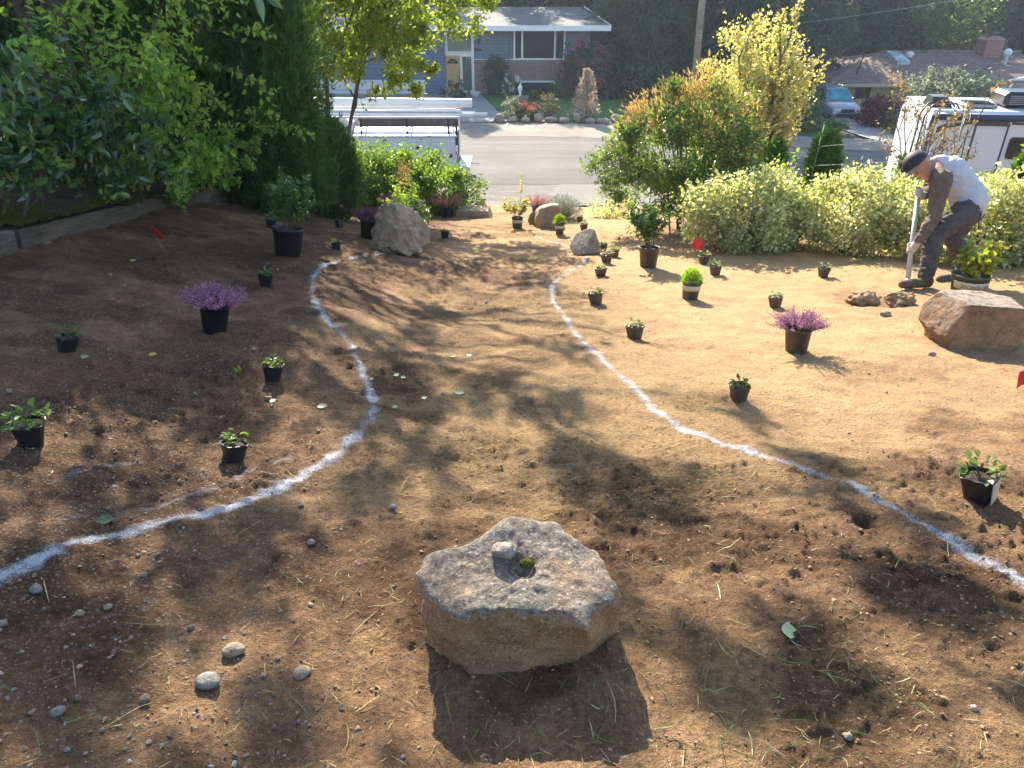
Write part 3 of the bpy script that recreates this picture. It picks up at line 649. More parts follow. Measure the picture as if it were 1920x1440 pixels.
def pot_meshes(rt, rb, h, sq=0.0, sides=28, rim=.006, fill=.86):
    pm = MB().lathe([(0.001, .002), (rb * .96, 0), (rb, .006), (rb + (rt - rb) * .90, h * .90), (rt + rim * .2, h * .905), (rt + rim, h * .95), (rt + rim, h), (rt, h + .001), (rt - .004, h * .97), (rb + (rt - rb) * .7, h * .7)], sides, sq).mesh('pot', sq == 0)
    rs = rb + (rt - rb) * fill - .004; z = h * fill
    sm_ = MB().lathe([(.001, z + .004), (rs * .5, z + .006), (rs, z)], sides, sq).mesh('soil', True)
    return pm, sm_
SMALL = pot_meshes(.050, .036, .088, 5.0, 24, .003)
def seedling(seed, n, L, spread, h):
    v = Veg(seed); r = v.rng
    for k in range(max(4, n // 4)):
        a = r.uniform(0, 6.28); q = r.uniform(.2, 1) * spread; v.mb.tube([(0, 0, .07), (math.cos(a) * q * .5, math.sin(a) * q * .5, .07 + h * .7), (math.cos(a) * q, math.sin(a) * q, .075 + h * r.uniform(.4, 1))], .0012, 3, False)
    a = r.uniform(0, 6.28, n); q = np.sqrt(r.uniform(0, 1, n)) * spread; P = np.stack([np.cos(a) * q, np.sin(a) * q, .078 + h * r.uniform(.1, 1, n)], 1)
    D = np.stack([np.cos(a), np.sin(a), r.uniform(.0, .9, n)], 1) + r.normal(size=(n, 3)) * .4
    l = L * r.uniform(.6, 1.2, n); v.put(leaves(P, D, l, l * .75, r, 'fold', (0, 0, 1), 1.5)); return v.foliage('foliage'), v.mb.mesh('stems')
SEEDS = [seedling(301 + k, n, L, s_, h) for k, (n, L, s_, h) in enumerate([(34, .030, .045, .035), (26, .036, .05, .055), (46, .022, .05, .025), (18, .034, .04, .07), (40, .03, .06, .05)])]
def small_pot(x, y, label, kind=0, leaf='leaf_seed', pot='pot_black', rz=0.0, tilt=(0, 0), sc=1.0):
    sx, sy = slope_rot(x, y, .8)
    t = thing('potted_seedling', label, 'potted plant', at(x, y, -.004), (sx + tilt[0], sy + tilt[1], rz), 'small pots set out for planting'); sc *= 1 + .10 * math.sin(x * 37 + y * 11); t.scale = (sc, sc, sc * (1 + .07 * math.sin(x * 91))); t.rotation_euler.x += .05 * math.sin(y * 77); t.rotation_euler.y += .05 * math.cos(x * 53 + y)
    for nm, me, m in (('pot', SMALL[0], pot), ('soil', SMALL[1], 'pot_soil'), ('foliage', SEEDS[kind][0], leaf), ('stems', SEEDS[kind][1], 'stem')):
        me = me.copy() if me.materials and me.materials[0] != MATS[m] else me
        obj(nm, me, m, t)
    return t
B, N_ = 'pot_black', 'pot_brown'
for row in [
    ((-2.579, 7.640), 'tiny black pot with pale sprouts just left of the big leafy pot', 1, 'leaf_pale', B, .3),
    ((-2.198, 9.110), 'small black pot in shade between the big leafy pot and dark heather', 2, 'leaf_seed', B, .7),
    ((-1.743, 6.995), 'small black pot close above the left paint line bend', 2, 'leaf_seed', B, .2),
    ((-1.849, 5.143), 'small black square pot left of the left paint line bend', 0, 'leaf_seed', B, .4),
    ((-2.212, 3.253), 'small black pot tipped on the shady bank at far left', 1, 'leaf_seed', B, .9, (.25, .12)),
    ((-1.215, 3.258), 'small black pot with a red runner hanging over its side', 0, 'leaf_seed', B, .1),
    ((-1.825, 2.324), 'small black square pot with spreading seedling at the left edge', 4, 'leaf_seed', B, .5, (.1, -.08)),
    ((-1.122, 2.428), 'small black pot with sparse upright seedling nearest on the bank', 3, 'leaf_seed', B, .65, (.05, .08)),
    ((-1.050, 8.546), 'small pot of pale leafy groundcover right of the split boulder', 4, 'leaf_pale', B, .2),
    ((-0.898, 9.429), 'tiny dark pot where shade meets sun right of the split boulder', 2, 'leaf_seed', B, .2),
    ((1.089, 11.556), 'tiny brown pot right of the lavender', 1, 'leaf_pale', N_, .1),
    ((1.039, 10.302), 'tiny brown pot behind the pointed boulder', 2, 'leaf_pale', N_, .3),
    ((1.112, 8.599), 'tiny dark pot in the shade of the pointed boulder', 2, 'leaf_seed', B, .3),
    ((1.179, 8.080), 'tiny brown pot right of the pointed boulder', 2, 'leaf_pale', N_, .6),
    ((1.025, 7.582), 'tiny brown pot below and right of the pointed boulder', 1, 'leaf_pale', N_, .5),
    ((0.880, 6.876), 'small brown pot beside the narrow bend of the right paint line', 2, 'leaf_pale', N_, .3),
    ((0.706, 5.691), 'small brown pot right of the line, halfway up the sunny side', 0, 'leaf_pale', N_, .7),
    ((0.857, 4.626), 'small brown pot of pale sprouts alone on the sunny soil', 0, 'leaf_pale', N_, .5),
    ((2.071, 7.548), 'tiny brown pot just below the red flag by the hedge', 1, 'leaf_pale', N_, .2),
    ((2.026, 6.904), 'tiny brown pot right above the lime green plant', 4, 'leaf_seed', N_, .4),
    ((3.067, 6.820), 'tiny brown pot alone below the variegated hedge', 1, 'leaf_pale', N_, .2),
    ((2.167, 5.574), 'small brown pot directly behind the sunlit heather', 0, 'leaf_pale', N_, .5),
    ((1.200, 3.351), 'small brown pot with green seedling in front of the sunlit heather', 0, 'leaf_seed', N_, .1),
]:
    small_pot(row[0][0], row[0][1], row[1], row[2], row[3], row[4], row[5], row[6] if len(row) > 6 else (0, 0))
tp = small_pot(1.806, 2.266, 'black pot with tan panel and bushy seedling at the right edge', 4, 'leaf_seed', B, .75, sc=1.22)
MB().add([(-.030, -.0492, .004), (.030, -.0492, .004), (.034, -.0535, .080), (-.034, -.0535, .080), (-.030, -.047, .004), (.030, -.047, .004), (.034, -.050, .080), (-.034, -.050, .080)], [(0, 1, 2, 3), (4, 7, 6, 5), (0, 4, 5, 1), (1, 5, 6, 2), (2, 6, 7, 3), (3, 7, 4, 0)]).build('side_panel', 'pot_band', tp)
# the runner and its plantlet beside one pot
rx, ry = -1.215, 3.258; gx_, gy_ = -1.312, 3.208
v = Veg(77); v.mb.tube([(0, 0, .09), (-.05, -.01, .10), (-.075, -.02, .06), (-.07, -.03, .01), (-.10, -.02, .012), (-.16, 0, .02)], .0022, 5)
v.put(leaves(np.array([[-.16, 0, .02]] * 9) + v.rng.normal(size=(9, 3)) * .012, v.rng.normal(size=(9, 3)) + [0, 0, .6], .035, .028, v.rng, 'fold', (0, 0, 1), 1))
v.build('strawberry_runner', 'red runner stem with small leaves trailing from a pot on the bank', 'plant', at(rx, ry), 'rose_leaf', 'stem_red')

def heather(x, y, label, leaf='heather_pink', pot='pot_black', rt=.082, h=.165, spread=.17, hh=.16, seed=1, potted=True, n=150):
    sx, sy = slope_rot(x, y, .7); t = thing('potted_heather' if potted else 'heather', label, 'potted plant' if potted else 'plant', at(x, y, -.004), (sx, sy, 0)); z0 = 0
    if potted:
        pm, so = pot_meshes(rt, rt * .80, h); obj('pot', pm, pot, t); obj('soil', so, 'pot_soil', t); z0 = h * .85
    v = Veg(seed); r = v.rng; P = []; D = []; PG = []; DG = []
    for k in range(n):
        a = r.uniform(0, 6.28); e = r.uniform(.05, 1) ** .6; d = np.array([math.cos(a) * e * 1.15, math.sin(a) * e * 1.15, r.uniform(.55, 1.0)]); d /= np.linalg.norm(d); L = hh * r.uniform(.7, 1.2) * (1 + .25 * e)
        b0 = np.array([math.cos(a), math.sin(a), 0]) * rt * .55 * e + [0, 0, z0]
        bend = np.array([math.cos(a), math.sin(a), -.3]) * .02 * e; tip = b0 + d * L + bend; mid = b0 + d * L * .5 + bend * .2
        v.mb.tube([b0, mid, tip], [.0018, .0014, .0008], 3, False)
        for q in np.linspace(.30, 1.0, 15):
            c = (b0 * (1 - q) ** 2 + 2 * q * (1 - q) * mid + q * q * tip)
            for _ in range(3):
                w = r.normal(size=3); w -= w @ d * d; w /= np.linalg.norm(w) + 1e-6
                (P if q > .45 else PG).append(c + w * .003); (D if q > .45 else DG).append(w + d * .6)
    v.put(leaves(np.array(P), np.array(D), r.uniform(.008, .014, len(P)), .0065, r)); obj('flowers', v.foliage('flowers'), leaf, t)
    g = Veg(seed + 1); g.put(leaves(np.array(PG), np.array(DG), .012, .004, r)); obj('foliage', g.foliage('foliage'), 'heather_green', t); v.mb.build('stems', 'stem', t)
heather(-1.731, 3.873, 'black pot of bright purple heather on the shady bank', 'heather_pink', seed=11, hh=.122)
heather(1.838, 4.240, 'brown pot of pink heather standing in full sun', 'heather_pink', 'pot_brown', seed=27, hh=.125, n=120)
heather(-1.667, 8.221, 'black pot of dull purple heather beside the split boulder', 'heather_dark', rt=.10, h=.21, seed=31, hh=.16)
heather(-1.942, 11.849, 'clump of dull purple heather behind the split boulder', 'heather_dark', rt=.10, h=.16, seed=41, hh=.2, n=110)
heather(-1.094, 12.125, 'pot of salmon pink heather beside the flat tan block', 'heather_salmon', rt=.10, h=.16, seed=51, hh=.25, n=90)
heather(0.435, 12.255, 'pink heather behind the small rock at the yard edge', 'heather_salmon', 'pot_brown', rt=.10, h=.18, seed=61, hh=.2, n=110)

def shrub_pot(x, y, label, pot, rt, h, build, leaf, band=False, k=.7):
    sx, sy = slope_rot(x, y, k); t = thing('potted_shrub', label, 'potted plant', at(x, y, -.004), (sx, sy, 0))
    pm, so = pot_meshes(rt, rt * .80, h); obj('pot', pm, pot, t); obj('soil', so, 'pot_soil', t)
    if band:
        rr = lambda z: rt * (.80 + .20 * z / h / .9) + .0022
        a0, a1, n = math.pi * 1.02, math.pi * 2.08, 28; za, zb = h * .52, h * .80; vv = []; ff = []
        for i in range(n + 1):
            a = a0 + (a1 - a0) * i / n
            for z, e in ((za, 0), (zb, 0), (zb, -.0015), (za, -.0015)): vv.append((math.cos(a) * (rr(z) + e), math.sin(a) * (rr(z) + e), z))
        for i in range(n):
            b = i * 4
            for j in range(4): ff.append((b + j, b + 4 + j, b + 4 + (j + 1) % 4, b + (j + 1) % 4))
        obj('label_band', MB().add(vv, ff).mesh('label_band', True), 'pot_band', t)
    v = Veg(int(abs(x * 100) + abs(y * 17))); build(v, h * .86); obj('foliage', v.foliage('foliage'), leaf, t); v.mb.build('stems', 'stem', t); return t
def upright(n, ln, per, L, W, kids=3, sp=.5, spread=.35, kind='fold'):
    def f(v, z):
        for k in range(n):
            a = v.r.uniform(0, 6.28); v.grow((math.cos(a) * .02, math.sin(a) * .02, z), (math.cos(a) * sp, math.sin(a) * sp, 1), ln * v.r.uniform(.6, 1.1), .004, 0, 1, 5, .12, (0, 0, .08), kids, .5, spread * 2)
        v.leaf_twigs(per, L, W, .75, kind)
    return f
shrub_pot(-2.021, 6.330, 'large black pot with glossy upright shrub on the bank', 'pot_black', .135, .255, upright(11, .42, 20, .045, .024, 4, .28), 'leaf_gloss')
shrub_pot(1.442, 7.385, 'dark brown pot with glossy upright shrub in the sun', 'pot_brown', .105, .21, upright(12, .38, 18, .050, .024, 4, .4), 'leaf_gloss')
def tuft(v, z):
    r = v.rng; n = 900; d = unit(r.normal(size=(n, 3)) * [1, 1, .8] + [0, 0, .7]); P = np.array([0, 0, z]) + d * np.array([.085, .085, .12]) * r.uniform(.2, 1, (n, 1)) ** .5; P[:, 2] = np.maximum(P[:, 2], z)
    v.put(leaves(P, d + [0, 0, .8], r.uniform(.025, .045, n), .007, r)); v.mb.tube([(0, 0, z - .01), (0, 0, z + .06)], .004, 5)
shrub_pot(1.546, 5.919, 'green banded pot with a round tuft of lime foliage', 'pot_green', .082, .165, tuft, 'leaf_lime', True)
shrub_pot(0.664, 9.957, 'small banded green pot with bright tuft beside the rounded boulder', 'pot_green', .068, .16, tuft, 'leaf_lime', True)
def sprig(v, z):
    upright(8, .26, 9, .05, .035, 3, .6)(v, z); k = len(v.tw); v.tw = []; v.grow((0, 0, z), (.12, 0, 1), .62, .004, 0, 1, 8, .06, (0, 0, .05), 5, .18, .8); v.leaf_twigs(5, .04, .022, .6, 'fold')
shrub_pot(0.080, 10.669, 'green banded pot with yellow-green shrub and one tall sprig', 'pot_green', .085, .175, sprig, 'leaf_yellow', True)
rosep = shrub_pot(3.983, 5.984, 'large green banded pot with a rose behind the rusty boulder', 'pot_green', .150, .235, upright(13, .30, 9, .045, .034, 4, .75, .5), 'rose_leaf', True, .4)
v = Veg(5); 
for (px_, py_, pz_) in ((.06, -.05, .52), (-.02, .02, .58), (.16, .0, .50)):
    v.put(leaves(np.array([[px_, py_, pz_]] * 16) + v.rng.normal(size=(16, 3)) * .008, v.rng.normal(size=(16, 3)) + [0, 0, .4], .028, .024, v.rng, 'fold'))
obj('flowers', v.foliage('flowers'), 'leaf_yellow', rosep)
MB().add([(.0, -.06, .22), (.03, -.065, .22), (.045, -.05, .36), (.012, -.045, .36), (.0, -.063, .22), (.03, -.068, .22), (.045, -.053, .36), (.012, -.048, .36)], [(0, 1, 2, 3), (7, 6, 5, 4), (0, 4, 5, 1), (1, 5, 6, 2), (2, 6, 7, 3), (3, 7, 4, 0)]).build('plant_tag', 'tag_white', rosep)
def lettering(parent, text, size, rad, z, a_mid, mat):
    cu = bpy.data.curves.new('lettering', 'FONT'); cu.body = text; cu.size = size; cu.align_x = 'CENTER'; cu.extrude = .0006; cu.resolution_u = 2; cu.space_character = 1.15
    o = bpy.data.objects.new('lettering', cu); C.objects.link(o); bpy.context.view_layer.update(); dg = bpy.context.evaluated_depsgraph_get(); me = bpy.data.meshes.new_from_object(o.evaluated_get(dg))
    bpy.data.objects.remove(o)
    for p in me.vertices:
        a = a_mid + p.co.x / rad; r_ = rad + p.co.z; p.co = (math.cos(a) * r_, math.sin(a) * r_, z + p.co.y)
    obj('lettering', me, mat, parent)
lettering(rosep, 'MONROVIA', .048, .150 * (.80 + .20 * .66 / .9) + .0045, .235 * .575, math.pi * 1.5, 'ink')

# ================================================================== MARKER FLAGS
def flag(x, y, label, h, w=.10, fh=.085, a=0.0, lean=(0, 0), mat='plastic_red'):
    t = thing('marker_flag', label, 'flag', at(x, y, -.02), (lean[0], lean[1], a)); MB().tube([(0, 0, 0), (.004, 0, h * .5), (0, 0, h)], .0016, 5).build('wire', 'wire', t)
    n, m = 9, 6; V = []; Fc = []
    for s_ in (0, .0012):
        for i in range(n):
            for j in range(m):
                u_, v_ = i / (n - 1), j / (m - 1); V.append((u_ * w, s_ + .016 * math.sin(u_ * 5 + v_ * 2) * u_, h - fh * v_ - .03 * u_ * u_))
    for i in range(n - 1):
        for j in range(m - 1):
            a_ = i * m + j; Fc += [(a_, a_ + 1, a_ + m + 1, a_ + m), tuple(n * m + q for q in (a_, a_ + m, a_ + m + 1, a_ + 1))]
    rim = [i * m for i in range(n)] + [(n - 1) * m + j for j in range(1, m)] + [i * m + m - 1 for i in range(n - 2, -1, -1)] + [j for j in range(m - 2, 0, -1)]
    for k in range(len(rim)): p, q = rim[k], rim[(k + 1) % len(rim)]; Fc.append((p, q, q + n * m, p + n * m))
    obj('pennant', MB().add(V, Fc).mesh('pennant', True), mat, t)
flag(-2.776, 5.657, 'red marker flag bent over on the bank below the mossy timber', .26, .12, .10, -.7, (.2, -.35))
flag(-2.453, 10.462, 'red marker flag in front of the dark hedge', .30, .12, .12, -.5, (0, .12))
flag(-1.422, 11.636, 'small orange-red marker flag among the shrubs behind the split boulder', .28, .08, .10, -1.2)
flag(1.952, 7.859, 'red marker flag at the foot of the hedge on the right', .28, .12, .12, -.25, (0, .25))
flag(2.667, 3.226, 'red marker flag cut by the right edge of the picture', .27, .13, .085, math.pi, (0, -.05))

# ================================================================== STONES, LEAVES, LITTER
rock_mat('pebble_grey', (.21, .185, .155), (.24, .215, .18), (.12, .105, .09), .1, 2.0); rock_mat('pebble_tan', (.27, .205, .135), (.29, .225, .155), (.15, .11, .075), .1, 2.0)
def stone(x, y, label, d, seed, mat, flat=.62, ang=0.0):
    V, Fc = ICO[4] if d > .05 else ICO[2]; V = V * (1 + .16 * fbm3(V * 1.1 + seed * 3, seed, 2))[:, None] * np.array([d, d * .74, d * flat]) / 2
    tag(obj('stone', npmesh('stone', V, Fc, True), mat, None, (x, y, float(ground_fine(x, y)) + d * flat * .28), (0, 0, ang)), label, 'stone', 'loose stones on the soil')
for k, (xy, lab, d, m, a) in enumerate([
    ((-0.732, 1.340), 'round tan stone left of the foreground boulder', .055, 'pebble_tan', .3), ((-0.756, 1.225), 'oblong grey stone below the round tan stone', .062, 'pebble_grey', -.2),
    ((-1.025, 1.085), 'pale stone near the bottom left corner', .034, 'pebble_grey', .5), ((-1.293, 1.468), 'grey oval stone under the paint line at far left', .038, 'pebble_grey', -.3),
    ((-1.156, 1.412), 'small tan stone right of the grey oval stone at far left', .028, 'pebble_tan', .2), ((-1.098, 1.443), 'small tan stone second right of the grey oval stone', .024, 'pebble_tan', .6),
    ((-0.546, 1.296), 'long upright tan stone between round stone and foreground boulder', .05, 'pebble_tan', 1.0), ((-0.670, 1.875), 'small brown stone alone left above the foreground boulder', .03, 'pebble_tan', .1),
    ((2.902, 5.228), 'tan stone in the sun below the dug-up clods', .085, 'pebble_tan', -.2), ((-1.336, 1.881), 'grey stone lying on a green leaf at the left', .03, 'pebble_grey', .2),
    ((0.463, 4.313), 'tan pebble on the right paint line', .03, 'pebble_tan', .4), ((-0.441, 2.144), 'grey stone between the left paint line and foreground boulder', .032, 'pebble_grey', -.1),
    ((-1.411, 2.088), 'small grey stone above the left paint line', .022, 'pebble_grey', .9), ((-1.282, 2.742), 'small tan stone uphill of the nearest small pot', .024, 'pebble_tan', .9),
    ((2.641, 4.113), 'small tan stone at the foot of the rusty boulder', .05, 'pebble_tan', 0), ((-1.297, 1.333), 'small tan stone at the left frame edge', .026, 'pebble_tan', 0),
    ((-0.954, 0.991), 'small pale stone at the bottom below the pale stone', .016, 'pebble_grey', 0), ((-2.615, 11.863), 'white stone at the foot of the dark hedge', .11, 'pebble_grey', 0), ((-1.436, 3.653), 'pale pebble between the two shaded small pots', .028, 'pebble_grey', .3)]):
    stone(xy[0], xy[1], lab, d, 70 + k, m, .62 if k != 6 else .5, a)
leafmat('leaf_fallen', [(.33, .40, .20), (.42, .47, .26), (.25, .34, .12)], .3, 1.2); leafmat('leaf_fallen_yellow', [(.50, .42, .10), (.55, .48, .15)], .3, 1.2)
def fallen(x, y, label, L, a, mat='leaf_fallen', tilt=.15):
    n = 8; V = []; Fc = []
    for i in range(n + 1):
        t = i / n; w = .36 * math.sin(math.pi * t ** .8) * (1 if t < 1 else 0) + .004
        for j in (-1, 0, 1): V.append(((t - .5) * L, j * w * L, L * (.10 * abs(j) * w * 2 + .16 * (t - .5) ** 2 + tilt * .2 * t)))
    for i in range(n):
        for j in range(2): b = i * 3 + j; Fc.append((b, b + 3, b + 4, b + 1))
    tag(obj('fallen_leaf', MB().add(V, Fc).mesh('fallen_leaf', True), mat, None, (x, y, float(ground_fine(x, y)) + .006), (tilt, 0, a)), label, 'leaf', 'fallen leaves on the soil')
for xy, lab, L, a, m in [
    ((0.789, 1.483), 'pale green fallen leaf alone on the soil at lower right', .062, 1.4, 'leaf_fallen'), ((-1.326, 1.870), 'green fallen leaf under a grey stone at left', .06, .2, 'leaf_gloss'),
    ((-1.845, 3.359), 'yellow-green fallen leaf below the purple heather on the bank', .045, 0, 'leaf_fallen_yellow'), ((-2.090, 3.187), 'grey-green fallen leaf beside the tipped pot', .05, .3, 'leaf_fallen'),
    ((-1.145, 3.017), 'green fallen leaf below the pot with the runner', .04, .8, 'leaf_fallen'), ((-0.912, 3.023), 'green fallen leaf just left of the left paint line', .05, .1, 'leaf_fallen'),
    ((-0.773, 3.529), 'green fallen leaf on the left paint line', .035, -.2, 'leaf_fallen'), ((-0.651, 3.627), 'pale round fallen leaf right of the left paint line', .035, .9, 'leaf_fallen'), ((-0.611, 3.616), 'green fallen leaf touching the pale round leaf', .035, -.4, 'leaf_fallen'),
    ((-0.282, 3.424), 'largest green fallen leaf on the middle of the path', .06, -.3, 'leaf_fallen'), ((-0.463, 3.344), 'pale fallen leaf left of the path middle', .034, .4, 'leaf_fallen'), ((-0.585, 3.149), 'pale fallen leaf low beside the left line', .034, .1, 'leaf_fallen'),
    ((-0.368, 4.045), 'pale fallen leaf, left of two high on the path', .04, .2, 'leaf_fallen'), ((-0.273, 4.124), 'pale fallen leaf, right of two high on the path', .04, .1, 'leaf_fallen'), ((-3.364, 5.135), 'yellow fallen leaf below the left timber', .06, .3, 'leaf_fallen_yellow'), ((-2.799, 5.171), 'yellow fallen leaf below the mossy timber and left of the flag', .05, .6, 'leaf_fallen_yellow')]:
    fallen(xy[0], xy[1], lab, L, a, m)
def scatter(name, n, dens, lo, hi, sub, seed, mat, label, cat, flat=(.5, .9), sink=.1):
    rng = np.random.default_rng(seed); y = np.exp(rng.uniform(math.log(.8), math.log(11), n * 3)); x = rng.uniform(-1, 1, n * 3) * (.8 * y + .6); k = rng.uniform(0, 1, n * 3) < dens(x, y); x, y = x[k][:n], y[k][:n]; N = len(x)
    d = lo * (hi / lo) ** (rng.uniform(0, 1, N) ** 2.2); z = ground_fine(x, y) + d * (.5 - sink) * .6
    V0, F0 = ICO[sub]; M = len(V0); V = np.repeat(V0[None], N, 0) * (1 + .22 * rng.normal(size=(N, M, 1))) * np.stack([d, d * rng.uniform(.6, 1, N), d * rng.uniform(flat[0], flat[1], N)], 1)[:, None] * .5
    a = rng.uniform(0, 6.28, N); c, s_ = np.cos(a)[:, None], np.sin(a)[:, None]; V = np.stack([V[..., 0] * c - V[..., 1] * s_, V[..., 0] * s_ + V[..., 1] * c, V[..., 2]], -1) + np.stack([x, y, z], 1)[:, None]
    Fq = (np.arange(N)[:, None, None] * M + F0[None]).reshape(-1, 3); tag(obj(name, npmesh(name, V.reshape(-1, 3), Fq, sub > 0), mat), label, cat, None, 'stuff')
def island_mat(name, stops, rough=.9):
    m, nt, b = new_mat(name); rnd = nt.nodes.new('ShaderNodeNewGeometry').outputs['Random Per Island']; c = ramp(nt, rnd, stops); n = noise(nt, coord(nt, 'World'), 160, 4)
    nt.links.new(mixc(nt, 1.0, c, ramp(nt, n, [(.3, (.6, .6, .6)), (.7, (1.25, 1.25, 1.25))]), 'MULTIPLY'), b.inputs['Base Color']); b.inputs['Roughness'].default_value = rough; b.inputs['Specular IOR Level'].default_value = .2; bump(nt, b, n, .5, .004)
island_mat('grit', [(0, (.15, .11, .075)), (.5, (.26, .205, .15)), (.85, (.31, .26, .20)), (1, (.38, .34, .29))]); island_mat('clod', [(0, (.16, .095, .05)), (.5, (.27, .17, .092)), (1, (.40, .265, .15))])
island_mat('straw', [(0, (.14, .095, .045)), (.4, (.30, .22, .11)), (.75, (.44, .35, .19)), (.9, (.20, .22, .08)), (1, (.52, .44, .28))])
left_d = lambda x, y: .06 + .94 * sm(-.2, -.7, x - .12 * (y - 2)) * sm(8, 4, y)
scatter('pebbles', 1700, left_d, .005, .014, 0, 3, 'grit', 'small grey and tan pebbles strewn over the left bank', 'pebbles')
scatter('gravel_patch', 1600, lambda x, y: np.exp(-(((x + .62) / .20) ** 2 + ((y - 1.06) / .20) ** 2)) + .8 * np.exp(-(((x + 1.15) / .30) ** 2 + ((y - 2.05) / .25) ** 2)), .006, .018, 0, 5, 'grit', 'patch of pale gravel in the soil at lower left', 'gravel')
scatter('pebbles_larger', 40, left_d, .018, .034, 1, 7, 'grit', 'larger pebbles spread over the left bank', 'pebbles')
scatter('soil_clods', 6500, lambda x, y: np.clip(rough_map(x, y) - .2, .12, 1), .004, .017, 0, 9, 'clod', 'loose crumbs of brown soil over the yard', 'soil', (.5, .8), .42)
scatter('soil_crumbs', 9500, lambda x, y: np.clip(.25 + .6 * rough_map(x, y), .1, 1) * sm(6, 3, y), .003, .009, 0, 29, 'clod', 'fine crumbs of soil over the near ground', 'soil', (.5, .9), .3)
def litter(name, n, dens, L0, L1, w, seed, mat, label, lift=.15, cat='litter'):
    rng = np.random.default_rng(seed); y = np.exp(rng.uniform(math.log(.8), math.log(8), n * 4)); x = rng.uniform(-1, 1, n * 4) * (.8 * y + .5); k = rng.uniform(0, 1, n * 4) < dens(x, y); x, y = x[k][:n], y[k][:n]; N = len(x)
    a = rng.uniform(0, 6.28, N); L = rng.uniform(L0, L1, N) ** 1.0; bend = rng.normal(0, .28, N); pts = []
    px_, py_ = x.copy(), y.copy(); e = rng.uniform(0, lift, N)
    for i in range(5):
        aa = a + bend * (i - 2) * .35; zz = ground_fine(px_, py_) + .004 + e * L * (i / 4.) ; nx_, ny_ = -np.sin(aa) * w, np.cos(aa) * w; ww = (.4, 1, 1, .8, .15)[i]
        pts.append(np.stack([px_ + nx_ * ww, py_ + ny_ * ww, zz], 1)); pts.append(np.stack([px_ - nx_ * ww, py_ - ny_ * ww, zz + w * .8 * ww], 1)); px_ = px_ + np.cos(aa) * L / 4; py_ = py_ + np.sin(aa) * L / 4
    V = np.stack(pts, 1); b = np.arange(N)[:, None] * 10; Q = np.concatenate([b + np.array([[2 * i, 2 * i + 1, 2 * i + 3, 2 * i + 2]]) for i in range(4)], 0)
    tag(obj(name, npmesh(name, V.reshape(-1, 3), Q), mat), label, cat, None, 'stuff')
litter('straw_litter', 1600, lambda x, y: .25 + .75 * sm(-1.2, -.2, x) * sm(1.9, 1.0, x - .3 * (y - 2)) * sm(7, 4.5, y), .012, .05, .0009, 15, 'straw', 'dry straw and grass stems scattered over the path soil')
litter('root_litter', 60, lambda x, y: .2 + .8 * sm(2.6, 1.6, y), .06, .15, .0014, 17, 'straw', 'longer bleached grass stems lying on the near soil', .25)
leafmat('grass_green', [(.10, .15, .03), (.16, .22, .045), (.25, .26, .08)], .35)
litter('grass_blades', 420, lambda x, y: np.exp(-(((x - .55) / .45) ** 2 + ((y - 1.25) / .35) ** 2)) + .7 * np.exp(-(((x - .6) / .4) ** 2 + ((y - 2.6) / .5) ** 2)) + .06, .03, .09, .0012, 19, 'grass_green', 'thin green grass blades left in the near soil', .7, 'grass')
# earth turned up by the digging
for k, (xy, dm, lab) in enumerate([((2.988, 5.793), (.26, .22, .15), 'left of two dug-up clods by the man'), ((3.315, 5.793), (.24, .22, .15), 'right of two dug-up clods at the tip of the bar')]):
    boulder('soil_clod', lab + ', crumbly brown earth', xy[0], xy[1], dm, 90 + k, 'clod', (), .03, .3, 4, .3, 2.2, 0, .10, 'clod')

# ================================================================== PLANTS OF THE YARD
leafmat('leaf_bright', [(.09, .18, .03), (.14, .26, .04), (.20, .33, .055), (.26, .38, .07)], .5, 1.7)
leafmat('leaf_camellia', [(.026, .066, .024), (.044, .10, .034), (.072, .145, .042), (.12, .21, .05)], .22, 1.8, .22, .75)
leafmat('leaf_thuja', [(.032, .074, .020), (.052, .118, .028), (.080, .165, .036), (.09, .125, .035)], .28, 1.6, .6, .2)
leafmat('leaf_thuja_bright', [(.06, .14, .018), (.09, .20, .024), (.13, .25, .03)], .35, 1.6, .6, .2)
leafmat('leaf_maple', [(.14, .22, .03), (.20, .29, .04), (.29, .36, .06), (.10, .16, .02)], .55, 1.65, .45, .3, (1.12, 1.0, .5))
leafmat('leaf_box', [(.055, .115, .018), (.095, .185, .025), (.15, .25, .035), (.20, .29, .05)], .45, 1.6, .35, .5)
leafmat('leaf_nandina', [(.045, .10, .03), (.07, .15, .036), (.11, .20, .045), (.20, .27, .06), (.09, .14, .045)], .45, 1.6, .28, .8)
leafmat('leaf_nandina_top', [(.30, .24, .09), (.32, .32, .09), (.38, .20, .15), (.28, .31, .09), (.38, .13, .10)], .5, 1.35, .5, .3, (1.15, .95, .7))
leafmat('berry_red', [(.25, .03, .02), (.35, .06, .04)], .2, 1.2, .5, .3, (1, .9, .9))
leafmat('leaf_gold', [(.36, .37, .13), (.47, .47, .20), (.58, .56, .32), (.27, .31, .08)], .5, 1.3, .45, .3)
leafmat('leaf_variegated', [(.18, .30, .08), (.48, .52, .24), (.66, .67, .40), (.78, .77, .56), (.14, .24, .06), (.56, .59, .30)], .42, 1.3, .4, .4)
leafmat('leaf_lavender', [(.20, .24, .19), (.28, .31, .25), (.34, .36, .30)], .3, 1.1, .7, .2, (1, 1, .9))
leafmat('leaf_bronze', [(.20, .14, .06), (.34, .23, .11), (.10, .11, .045), (.42, .30, .16)], .4, 1.3, .5, .3, (1.1, 1, .8))

